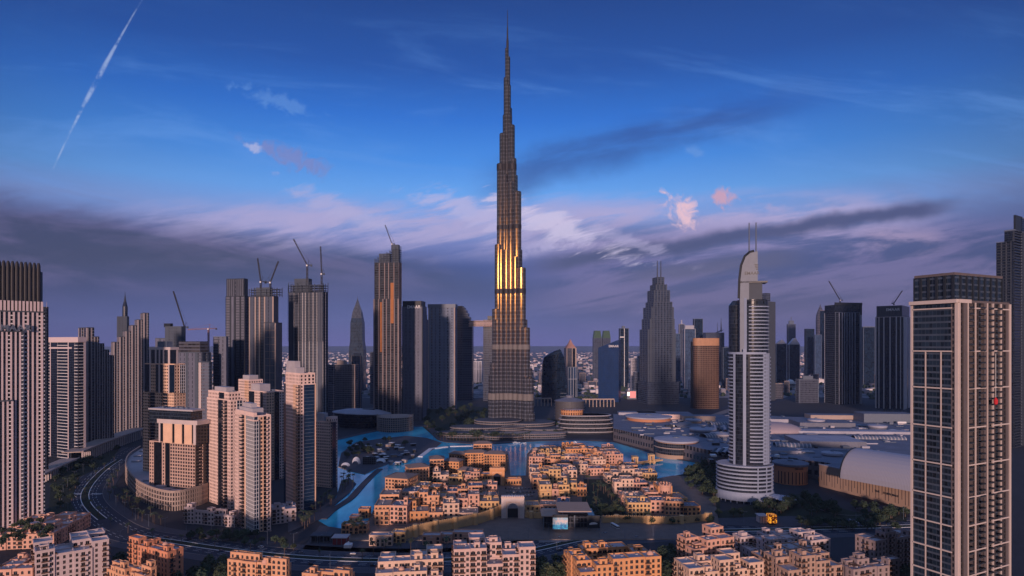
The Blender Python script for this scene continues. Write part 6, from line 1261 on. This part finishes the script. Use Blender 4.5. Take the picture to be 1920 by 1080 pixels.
for px0, px1, D in ((1002, 1034, 1640), (1092, 1152, 1620)):
    g = thing('colonnade', 'pale square-framed colonnade at the foot of %s' % ('the sail-shaped building' if px0 < 1050 else 'the sloping-roof blue block'), 'colonnade', (X(px0, D), D, 0)); w = (px1-px0)*D/F; n = int(w/9); a = MB(); a.box(0, w, 0, 6, 19, 22, bottom=True); a.build('beam', [M_STONE], g)
    for k in range(n+1): a = MB(); a.box(k*w/n-1, k*w/n+1, 0, 6, 0, 18.99); a.build('column', [M_STONE], g)
# opera house left
p = G(672, 804); g = thing('opera_house', 'dark boat-shaped glass hall with pale swept roof behind the lake plaza', 'building', (p[0], p[1]+28, 0)); el_ = lambda a_, b_, z, lift=0: [(a_*cos(t), b_*sin(t), z+lift*cos(t)) for t in [2*pi*i/44 for i in range(44)]]
a = MB(); a.loft([el_(44, 26, 0), el_(50, 30, 14, 0), el_(55, 33, 27, -2)]); a.build('glass_hull', [facade('hull_glass', (.06, .06, .07), (.012, .014, .022), 5, 2.4, .14, .16)], g); a = MB(); a.loft([el_(55, 33, 27, -2), el_(59, 36, 28.5, -2), el_(58, 35, 30, -2), el_(34, 20, 35, -1), el_(6, 3, 36)]); a.build('swept_roof', [M_MR], g); a = MB(); a.box(2, 26, -5, 3, 34.3, 36.8); a.build('roof_plant', [M_DARK], g)
# plaza pavilions and terraces
r = random.Random(12)
for i in range(46):
    px_, py_ = r.uniform(668, 786), r.uniform(834, 872)
    if (px_-668)/120+(py_-834)/60 > 1.35 or (px_ < 690 and py_ > 862): continue
    q = G(px_, py_, 1); w, d, h = r.uniform(3, 9), r.uniform(3, 7), r.uniform(2.6, 5)
    g = thing('pavilion', 'small pale terrace kiosk crowded on the lake plaza', 'kiosk', (q[0], q[1], .9), r.uniform(0, 1.5), 'kiosks on the lake plaza'); a = MB(); a.box(-w/2, w/2, -d/2, d/2, 0, h-.4); a.build('wall', [r.choice((M_GREY, M_DARK, M_STONE))], g); a = MB(); a.box(-w/2-.6, w/2+.6, -d/2-.6, d/2+.6, h-.39, h, bottom=True); a.build('roof', [r.choice((M_ROOFL, M_WHITE, M_ROOF, M_WHITE))], g)
def shell(label, px_, py_, w, h):
    q = G(px_, py_, 1); g = thing('shade_sail', label, 'canopy', (q[0], q[1], .9)); a = MB(); n = 8
    for i in range(n):
        for sgn in (0, .25):
            t0, t1 = pi*i/n, pi*(i+1)/n; f = lambda t, k: (w*(-cos(t))*(1-.3*k), -k*w*.9+sgn, h*sin(t)*(1-.5*k)+sgn); pts = [f(t0, 0), f(t1, 0), f(t1, 1), f(t0, 1)]; a.face(pts if sgn else pts[::-1])
    a.build('membrane', [M_WHITE], g); a = MB(); a.tube((-w*.9, -1, 0), (-w*.6, -1, h*.6), .25); a.tube((w*.9, -1, 0), (w*.6, -1, h*.6), .25); a.build('pole', [M_GREY], g)
shell('white shell canopy leaning over the plaza edge', 668, 869, 6, 9); shell('low white canopy beside the lake steps', 648, 873, 6, 4); shell('white canopy at the plaza water edge', 714, 866, 7, 5)
a = MB(); q = G(680, 872); g = thing('stage_frame', 'dark gridded stage frame standing on the lake plaza', 'frame', (q[0], q[1], .9))
for k in range(7): a.box(k*3-.15, k*3+.15, 0, .4, 0, 11)
for k in range(5): a.box(0, 18, 0, .35, k*2.6, k*2.6+.3)
a.build('frame_bars', [M_GREY], g); a = MB(); a.box(0, 18, .5, 4, 0, 10); a.build('backing', [M_DARK], g)
# showroom with screens by the boulevard
D_ = G(0, 1000)[1]; x0 = X(1020, D_); g = thing('showroom', 'low glass sales pavilion with flat tan roof and blue pool picture on its front', 'building', (x0, D_, .3)); k_ = D_/F
a = MB(); a.box(0, 100*k_, 14, 40, 0, 11); a.build('glass_wall', [M_MG], g); a = MB(); a.box(-2, 34*k_, 6, 30, 12.5, 13.3, 0, 1, bottom=True); a.box(28*k_, 92*k_, 10, 42, 15.5, 16.4, 0, 1, bottom=True); a.build('roof', [M_STONE, M_MALL], g)
for x, y in ((0, 7), (33*k_, 7), (60*k_, 11), (90*k_, 11)): a = MB(); a.box(x-.4, x+.4, y-.4, y+.4, 0, 12.48); a.build('column', [M_GREY], g)
a = MB(); a.box(16*k_, 45*k_, 0, 1, 3, 16); a.build('screen_case', [M_DARK], g)
m_, nt_, b_ = newmat('pool_picture'); tcn = nt_.nodes.new('ShaderNodeTexCoord'); sx_ = nt_.nodes.new('ShaderNodeSeparateXYZ'); nt_.links.new(tcn.outputs['Object'], sx_.inputs[0]); nz = noise(nt_, tcn.outputs['Object'], .35, 4); zf = S(nt_, sx_.outputs[2])
c_ = mixc(nt_, (zf+nz*3.0).ss(8, 11), mixc(nt_, nz.ss(.4, .6), (.01, .12, .32), (.03, .35, .55)), mixc(nt_, nz.ss(.4, .6), (.25, .40, .50), (.55, .45, .45))); nt_.links.new(c_, b_.inputs['Base Color']); nt_.links.new(c_, b_.inputs['Emission Color']); b_.inputs['Emission Strength'].default_value = .22
a = MB(); a.box(16.4*k_, 44.6*k_, -.15, -.01, 3.4, 13.4, bottom=True); a.build('picture_panel', [m_], g)
b = thing('billboard', 'dark billboard showing a pale car beside the sales pavilion', 'billboard', (X(1102, D_), D_+4, .3)); a = MB(); a.box(0, 24*k_, 0, 1.2, 3, 14, bottom=True); a.build('panel', [M_DARK], b)
a = MB(); a.loft([[(2, -.05, 6.0), (9, -.05, 6.6), (9, -.05, 7.4), (6.5, -.05, 8.4), (4, -.05, 8.2), (2, -.05, 7.2)], [(2, -.15, 6.0), (9, -.15, 6.6), (9, -.15, 7.4), (6.5, -.15, 8.4), (4, -.15, 8.2), (2, -.15, 7.2)]][::-1]); a.build('car_picture', [M_WHITE], b)
for x in (1, 22*k_): a = MB(); a.box(x, x+.6, .2, 1, 0, 2.99); a.build('leg', [M_GREY], b)
# cafe, kiosks on forecourt
def pav(lab, px0, px1, yb, h, m, mr, name='pavilion'):
    D = G(0, yb)[1]; w = (px1-px0)*D/F; g = thing(name, lab, 'pavilion', (X(px0, D), D, .15)); a = MB(); a.box(.6, w-.6, .6, 9, 0, h-.6); a.build('wall', [m], g); a = MB(); a.box(-.4, w+.4, -.6, 10, h-.59, h, 0, 0, True); a.build('roof', [mr], g)
    for k in range(4): a = MB(); x = .3+k*(w-.6)/3; a.box(x-.2, x+.2, -.3, .1, 0, h-.6); a.build('column', [M_GREY], g)
    return g
pav('dark lakeside cafe with flat grey roof and white-clad corner', 582, 620, 1018, 6, M_MG, M_ROOFD); pav('low dark cafe with red wall and pale roof lantern', 622, 650, 1022, 6, mat('dark_red', (.22, .03, .04), .7), M_ROOFL)
pav('small cream kiosk lit warm inside by the highway entrance', 1424, 1440, 982, 7, M_PINK, M_ROOFL)
for k, (px_, yb) in enumerate(((653, 1026), (612, 1008))):
    q = G(px_, yb); g = thing('tent', ('white peaked tent on the forecourt by the red-walled cafe', 'white peaked tent on the terrace of the dark cafe')[k], 'tent', (q[0], q[1], .2)); a = MB(); a.loft([[(-3, -3, 2.4), (3, -3, 2.4), (3, 3, 2.4), (-3, 3, 2.4)], [(-1, -1, 3.4), (1, -1, 3.4), (1, 1, 3.4), (-1, 1, 3.4)], [(-.1, -.1, 4.8), (.1, -.1, 4.8), (.1, .1, 4.8), (-.1, .1, 4.8)]]); a.box(-2.9, 2.9, -2.9, 2.9, 0, 2.39); a.build('canvas', [M_WHITE], g)
q = G(1447, 983); g = thing('light_cube', 'glowing orange cube screen beside the cream kiosk', 'screen', (q[0], q[1], .3)); a = MB(); a.box(-3.4, 3.4, -3.4, 3.4, 1.5, 9, bottom=True); m_, nt_, b_ = newmat('fire_screen'); tcn = nt_.nodes.new('ShaderNodeTexCoord'); nz = noise(nt_, tcn.outputs['Object'], .55, 3); c_ = mixc(nt_, nz.ss(.4, .62), (.9, .10, .01), (1, .42, .03)); b_.inputs['Base Color'].default_value = (.1, .03, .01, 1); nt_.links.new(c_, b_.inputs['Emission Color']); nt_.links.new((nz.ss(.42, .64)*1.0+.03).k, b_.inputs['Emission Strength']); a.build('panel', [m_], g); a = MB(); a.box(-2.6, 2.6, -2.6, 2.6, 0, 1.49); a.build('plinth', [M_DARK], g)
# bus, cars
def bus(lab, px_, yb, rz):
    q = G(px_, yb); g = thing('bus', lab, 'bus', (q[0], q[1], .3), rz); a = MB(); a.loft([[(-1.25, -6, .5), (1.25, -6, .5), (1.25, 6, .5), (-1.25, 6, .5)], [(-1.25, -6, 2.9), (1.25, -6, 2.9), (1.25, 6, 2.9), (-1.25, 6, 2.9)], [(-1.1, -5.8, 3.2), (1.1, -5.8, 3.2), (1.1, 5.8, 3.2), (-1.1, 5.8, 3.2)]]); a.build('body', [M_WHITE], g)
    a = MB(); a.box(-1.28, 1.28, -6.03, 5.4, 1.5, 2.5); a.build('window_band', [M_GL], g)
    for sx in (-1.15, 1.15):
        for y in (-4, 3.6): a = MB(); a.tube((sx-.14, y, .5), (sx+.14, y, .5), .5, .5, 12); a.build('wheel', [M_DARK], g)
bus('white coach parked on the slip road right of the sales pavilion', 1153, 990, .35)
r = random.Random(9); CARM = [mat('car_white', (.6, .6, .62), .35), mat('car_grey', (.2, .2, .22), .3), mat('car_black', (.03, .03, .035), .3), mat('car_blue', (.04, .08, .16), .3)]
def car(lab, x, y, z, rz, m, group):
    g = thing('parked_car' if 'park' in lab else 'car', lab, 'car', (x, y, z), rz, group); a = MB()
    f = lambda w, l0, l1, zz: [(-w, l0, zz), (w, l0, zz), (w, l1, zz), (-w, l1, zz)]
    a.loft([f(.86, -2.2, 2.2, .35), f(.92, -2.3, 2.3, .6), f(.9, -2.25, 2.2, .95)]); a.build('body', [m], g); a = MB(); a.loft([f(.84, -1.9, 1.2, .951), f(.7, -1.5, .6, 1.45)], 0, 1); a.build('cabin', [M_GL, m], g)
    for sx in (-.8, .8):
        for yy_ in (-1.4, 1.4): a = MB(); a.tube((sx-.1, yy_, .34), (sx+.1, yy_, .34), .34, .34, 10); a.build('wheel', [M_DARK], g)
for k in range(26):
    q = G(948+6.2*(k % 9)+(k//9)*3, 918+7*(k//9)); car('car parked in rows on the court behind the white arch gate', q[0], q[1], 1.02, r.uniform(-.1, .1), r.choice(CARM), 'cars in the parking court')
for k, i in enumerate(range(20, 166, 4)):
    sgn = 1 if k % 2 else -1; c = offs(BV, sgn*r.choice((5.4, 8.6, 12, 14))); p, p2 = c[i], c[i+1]; car('car driving along the dark curving boulevard', p[0], p[1], .04, math.atan2(p2[1]-p[1], p2[0]-p[0])-pi/2+(pi if sgn > 0 else 0), r.choice(CARM), 'cars on the boulevard')
# street lamps on the boulevard
lp = thing('street_lamp', 'slim double-armed street lamp on the boulevard kerb', 'street lamp', (0, 0, 0), 0, 'street lamps along the boulevard'); a = MB(); a.tube((0, 0, 0), (0, 0, 11), .16, .09, 6); a.build('pole', [M_GREY], lp)
for sx in (-1, 1): a = MB(); a.tube((0, 0, 10.6), (sx*2.2, 0, 11.2), .07, .06, 5); a.box(min(sx*2.2, sx*3.0), max(sx*2.2, sx*3.0), -.2, .2, 11.1, 11.3, bottom=True); a.build('lamp_head', [M_GREY], lp)
lk = kids(lp); first = True
for o_ in (-20, 20):
    for i in range(6, len(BV)-2, 5):
        p = offs(BV, o_)[i]
        if first: lp.location = (p[0], p[1], .15); first = False
        else: dup(lk, lp, 'street_lamp', (p[0], p[1], .15), i*.1)
# ------------------------------------------------------------------ trees and palms
def leafball(mb, c, rx, rz, n, s, r, m=0):
    for _ in range(n):
        while True:
            v = Vector((r.uniform(-1, 1), r.uniform(-1, 1), r.uniform(-1, 1)))
            if .25 < v.length < 1: break
        v = v*(1 if v.length > .6 else 1.25); p = Vector((c[0]+v.x*rx, c[1]+v.y*rx, c[2]+v.z*rz))
        d = (v.normalized()+Vector((r.uniform(-.8, .8), r.uniform(-.8, .8), r.uniform(-.3, .9)))).normalized(); a = d.orthogonal().normalized(); b = d.cross(a); q = r.uniform(.6, 1.25)*s
        mb.face([p-a*q, p-b*q*.6+d*q*.15, p+a*q, p+b*q*.6+d*q*.2], m)
def tree_parts(seed):
    r = random.Random(seed); t = MB(); c = MB(); t.tube((0, 0, 0), (.1, .1, 2.6), .28, .2, 6)
    for k in range(5):
        a = k*1.26+r.uniform(-.3, .3); e = (1.7*cos(a), 1.7*sin(a), 4+r.uniform(-.4, .8)); t.tube((.1, .1, 2.3), e, .15, .06, 5); leafball(c, e, r.uniform(1.5, 2.1), r.uniform(1.1, 1.6), 46, .62, r)
    leafball(c, (0, 0, 5.3), 2.0, 1.5, 60, .6, r); return t, c
def palm_parts(seed):
    r = random.Random(seed); t = MB(); c = MB(); h = 8.5; t.tube((0, 0, 0), (.15, .1, h), .26, .2, 7)
    for k in range(17):
        a = k*2.4; up = r.uniform(-.2, 1.0); p = Vector((.15, .1, h)); d = Vector((cos(a), sin(a), up)).normalized(); s = Vector((-sin(a), cos(a), 0)); L = 0
        for i in range(5):
            q = p+d*.72; w0, w1 = (.12, .5, .55, .45, .28)[i], (.5, .55, .45, .28, .03)[i]; dr = Vector((0, 0, -.18))
            c.face([p, p+s*w0+dr*(w0*2), q+s*w1+dr*(w1*2), q]); c.face([p, q, q-s*w1+dr*(w1*2), p-s*w0+dr*(w0*2)]); p = q; d = (d+Vector((0, 0, -.27))).normalized()
    return t, c
PROTO = {}
for kind, fn, ms in (('broadleaf_tree', tree_parts, (M_LEAF, M_LEAF2, M_LEAF)), ('date_palm', palm_parts, (M_LEAF2, M_LEAF, M_LEAF2))):
    for v in range(3):
        t, c = fn(50+v); one = MB(); one.add(c); one.add(t, None, 1); PROTO[kind, v] = (t.mesh('trunk', [M_BARK]), c.mesh('crown', [ms[v]]), one.mesh(kind, [ms[v], M_BARK]))
rt_ = random.Random(77); PL = []
def plant(kind, x, y, z, sc, label, group):
    rz = rt_.uniform(0, 6.28)
    PL.append((kind, x, y, z, sc, label, group, rt_.randrange(3), rz))
def scatter(kind, n, pts, smin, smax, label, group, z=.1):
    P = pts; xs = [p[0] for p in P]; ys = [p[1] for p in P]; k = 0; tries = 0
    def inside(x, y):
        c = False
        for i in range(len(P)):
            (x0, y0), (x1, y1) = P[i], P[i-1]
            if (y0 > y) != (y1 > y) and x < (x1-x0)*(y-y0)/(y1-y0)+x0: c = not c
        return c
    while k < n and tries < n*60:
        tries += 1; x, y = rt_.uniform(min(xs), max(xs)), rt_.uniform(min(ys), max(ys))
        if inside(x, y): q = G(x, y, z); plant(kind, q[0], q[1], z, rt_.uniform(smin, smax), label, group); k += 1
T, P_ = 'broadleaf_tree', 'date_palm'
scatter(T, 84, [(792, 800), (800, 772), (850, 758), (925, 770), (930, 795), (900, 812), (960, 824), (860, 827), (815, 818)], 1.5, 2.3, 'dark bushy tree in the park left of the tallest tower', 'trees of the park by the tallest tower')
scatter(T, 24, [(1000, 800), (1040, 790), (1050, 815), (1010, 822)], 1.2, 1.9, 'dark tree between the tallest tower and the sweeping terrace building', 'trees right of the tallest tower')
for k in range(30): q = G(812+6.2*k, 826+2.6*sin(k*.16)+(.1*k if k > 15 else 0)); plant(P_, q[0], q[1]+8, .9, rt_.uniform(1.1, 1.5), 'tall palm in the row along the lake promenade below the tallest tower', 'promenade palms below the tallest tower')
scatter(T, 34, [(640, 850), (655, 832), (740, 824), (765, 836), (700, 848), (650, 862)], 1.0, 1.5, 'dark tree on the lake plaza behind the kiosks', 'trees on the lake plaza', .9)
scatter(T, 60, [(1285, 885), (1320, 872), (1345, 880), (1350, 930), (1345, 955), (1330, 940), (1290, 915)], 1.1, 1.7, 'dark tree in the garden left of the sail-crowned hotel', 'trees left of the sail-crowned hotel')
scatter(T, 54, [(1345, 966), (1450, 948), (1500, 930), (1530, 935), (1560, 955), (1580, 972), (1480, 965), (1350, 972)], 1.0, 1.7, 'dark tree in the garden before the sail-crowned hotel and mall', 'trees before the sail-crowned hotel')
scatter(T, 30, [(1480, 976), (1600, 985), (1700, 990), (1700, 1000), (1480, 990)], .9, 1.3, 'dark roadside tree between boulevard and mall gardens', 'roadside trees by the mall gardens'); scatter(T, 22, [(1590, 950), (1640, 958), (1700, 962), (1700, 985), (1620, 985)], 1.0, 1.6, 'dark tree beneath the tan mall front', 'trees beneath the tan mall front')
scatter(P_, 26, [(1090, 955), (1100, 905), (1150, 905), (1165, 940), (1160, 960)], .8, 1.2, 'palm in the planted court of the eastern old town', 'palms of the eastern court', 1)
scatter(T, 16, [(1090, 968), (1130, 955), (1165, 960), (1175, 975), (1120, 976)], .9, 1.3, 'round tree in the garden behind the retaining wall', 'trees behind the retaining wall', 1)
scatter(T, 16, [(1165, 985), (1340, 985), (1340, 978), (1165, 978)], .8, 1.3, 'bushy tree at the foot of the long rose retaining wall', 'trees at the retaining wall', .1)
scatter(T, 14, [(764, 908), (800, 895), (815, 905), (800, 918), (775, 918)], 1.1, 1.6, 'dark tree filling the lakeside hotel court', 'trees of the hotel court', 1)
scatter(P_, 10, [(640, 1000), (675, 985), (690, 1000), (660, 1010)], .9, 1.2, 'palm at the left tip of the old town island', 'palms at the island tip', 1)
scatter(P_, 12, [(640, 885), (665, 890), (660, 925), (640, 930)], .9, 1.3, 'palm on the promenade below the short pink tower', 'palms below the short pink tower', .9)
scatter(P_, 26, [(715, 975), (725, 915), (800, 900), (930, 915), (935, 965), (800, 975)], .8, 1.15, 'palm growing in the lanes of the western old town', 'palms of the western old town', 1)
scatter(P_, 20, [(995, 905), (1000, 850), (1150, 850), (1160, 890), (1060, 905)], .8, 1.1, 'palm growing in the lanes of the eastern old town', 'palms of the eastern old town', 1)
for k, px_ in enumerate((700, 722, 748, 770, 800, 838, 870, 905, 935)): q = G(px_, 1036+(-1)**k*4); plant(P_, q[0], q[1], .2, rt_.uniform(.9, 1.2), 'palm on the forecourt below the rampart wall', 'forecourt palms')
scatter(T, 34, [(560, 1030), (530, 1010), (470, 1005), (355, 1003), (350, 1012), (480, 1026), (555, 1034)], .7, 1.2, 'street tree before the white row house terraces', 'street trees by the row houses')
scatter(P_, 18, [(555, 985), (600, 950), (625, 920), (630, 940), (600, 975), (575, 995)], .8, 1.2, 'palm between the tallest pink tower and the lake', 'palms by the tallest pink tower')
scatter(T, 40, [(100, 880), (170, 860), (225, 842), (205, 868), (150, 898), (138, 940), (108, 960), (96, 930)], .9, 1.6, 'dark street tree on the left bank of the curving boulevard', 'boulevard trees, left bank')
scatter(P_, 26, [(205, 890), (228, 880), (232, 930), (290, 972), (340, 990), (270, 985), (200, 940)], .9, 1.2, 'palm on the pavement round the curved tan podium', 'palms round the curved podium')
for i in range(18, 116, 6): p = offs(BV, 0)[i]; plant(P_, p[0], p[1], .2, rt_.uniform(.7, 1.0), 'small palm in the boulevard median', 'median palms')
scatter(T, 30, [(0, 1000), (60, 980), (100, 990), (95, 1010), (0, 1030)], .7, 1.1, 'bush on the planted podium roof below the fin-striped tower', 'podium roof bushes', 14.2)
scatter(T, 40, [(205, 1080), (232, 1040), (245, 1095), (425, 1095), (425, 1060), (360, 1060), (350, 1100), (300, 1110), (200, 1110)], 1.0, 1.6, 'dark garden tree between the foreground apartment blocks', 'foreground garden trees')
scatter(T, 30, [(1000, 1060), (1072, 1045), (1075, 1090), (1010, 1095)], 1.0, 1.6, 'dark garden tree between the tall pink block and golden terraces', 'garden trees right of the pink block')
scatter(T, 30, [(1240, 1045), (1268, 1030), (1270, 1080), (1245, 1095)], 1.0, 1.6, 'dark garden tree left of the cream courtyard block', 'garden trees by the courtyard block'); scatter(T, 26, [(1376, 1020), (1400, 1010), (1440, 1060), (1440, 1095), (1380, 1060)], 1.0, 1.6, 'dark garden tree between courtyard block and brown-peach block', 'garden trees by the brown-peach block'); scatter(T, 20, [(1665, 1050), (1705, 1040), (1705, 1095), (1680, 1095)], 1.0, 1.5, 'dark garden tree beside the gridded foreground tower', 'garden trees by the foreground tower')
for kind in (T, P_):
    L = sorted((p for p in PL if p[0] == kind), key=lambda p: p[1]**2+p[2]**2); cat = 'palm' if kind == P_ else 'tree'; rest = MB()
    for n_, (kind, x, y, z, sc, label, group, v, rz) in enumerate(L):
        tm, cm, om = PROTO[kind, v]
        if n_ >= 290:
            t, c = (tree_parts if kind == T else palm_parts)(50+v); mx = Matrix.Translation((x, y, z)) @ Matrix.Rotation(rz, 4, 'Z') @ Matrix.Scale(sc, 4); rest.add(c, mx); rest.add(t, mx, 1)
        elif y > 780: o = bpy.data.objects.new(kind, om); COL.objects.link(o); tag(o, label, cat, group); o.location = (x, y, z); o.rotation_euler = (0, 0, rz); o.scale = (sc,)*3
        else:
            g = thing(kind, label, cat, (x, y, z), rz, group); g.scale = (sc,)*3
            for nm, me in (('trunk', tm), ('crown', cm)): o = bpy.data.objects.new(nm, me); COL.objects.link(o); o.parent = g
    if rest.f: tag(rest.build('park_trees', [M_LEAF, M_BARK]), None, None, None, 'stuff')
for s_, pl in (('lawn', [(792, 800), (800, 768), (850, 756), (935, 768), (990, 820), (900, 829), (850, 828), (815, 820)]), ('lawn', [(1280, 890), (1320, 868), (1350, 885), (1350, 960), (1500, 926), (1600, 960), (1700, 960), (1700, 978), (1480, 968), (1340, 972)]), ('lawn', [(1088, 972), (1095, 900), (1150, 900), (1170, 940), (1175, 974)]), ('lawn', [(90, 990), (96, 890), (225, 840), (205, 866), (150, 895), (132, 940), (150, 975)])): sheet(s_, gp(pl), 1.03 if pl[0][0] == 1088 else .22, M_GRASS, 'structure')
# ------------------------------------------------------------------ morning air
hz = MB(); hz.box(-14000, 14000, -300, 17000, -1, 860, bottom=True)
m = bpy.data.materials.new('haze_air'); m.use_nodes = True; n_ = m.node_tree.nodes; n_.clear(); pv = n_.new('ShaderNodeVolumePrincipled'); pv.inputs['Color'].default_value = (.42, .58, 1, 1); pv.inputs['Density'].default_value = .000028; pv.inputs['Anisotropy'].default_value = 0.0
ho = n_.new('ShaderNodeOutputMaterial'); m.node_tree.links.new(pv.outputs[0], ho.inputs['Volume']); m.volume_intersection_method if 0 else None
h_o = hz.build('haze', [m]); tag(h_o, None, None, None, 'stuff')
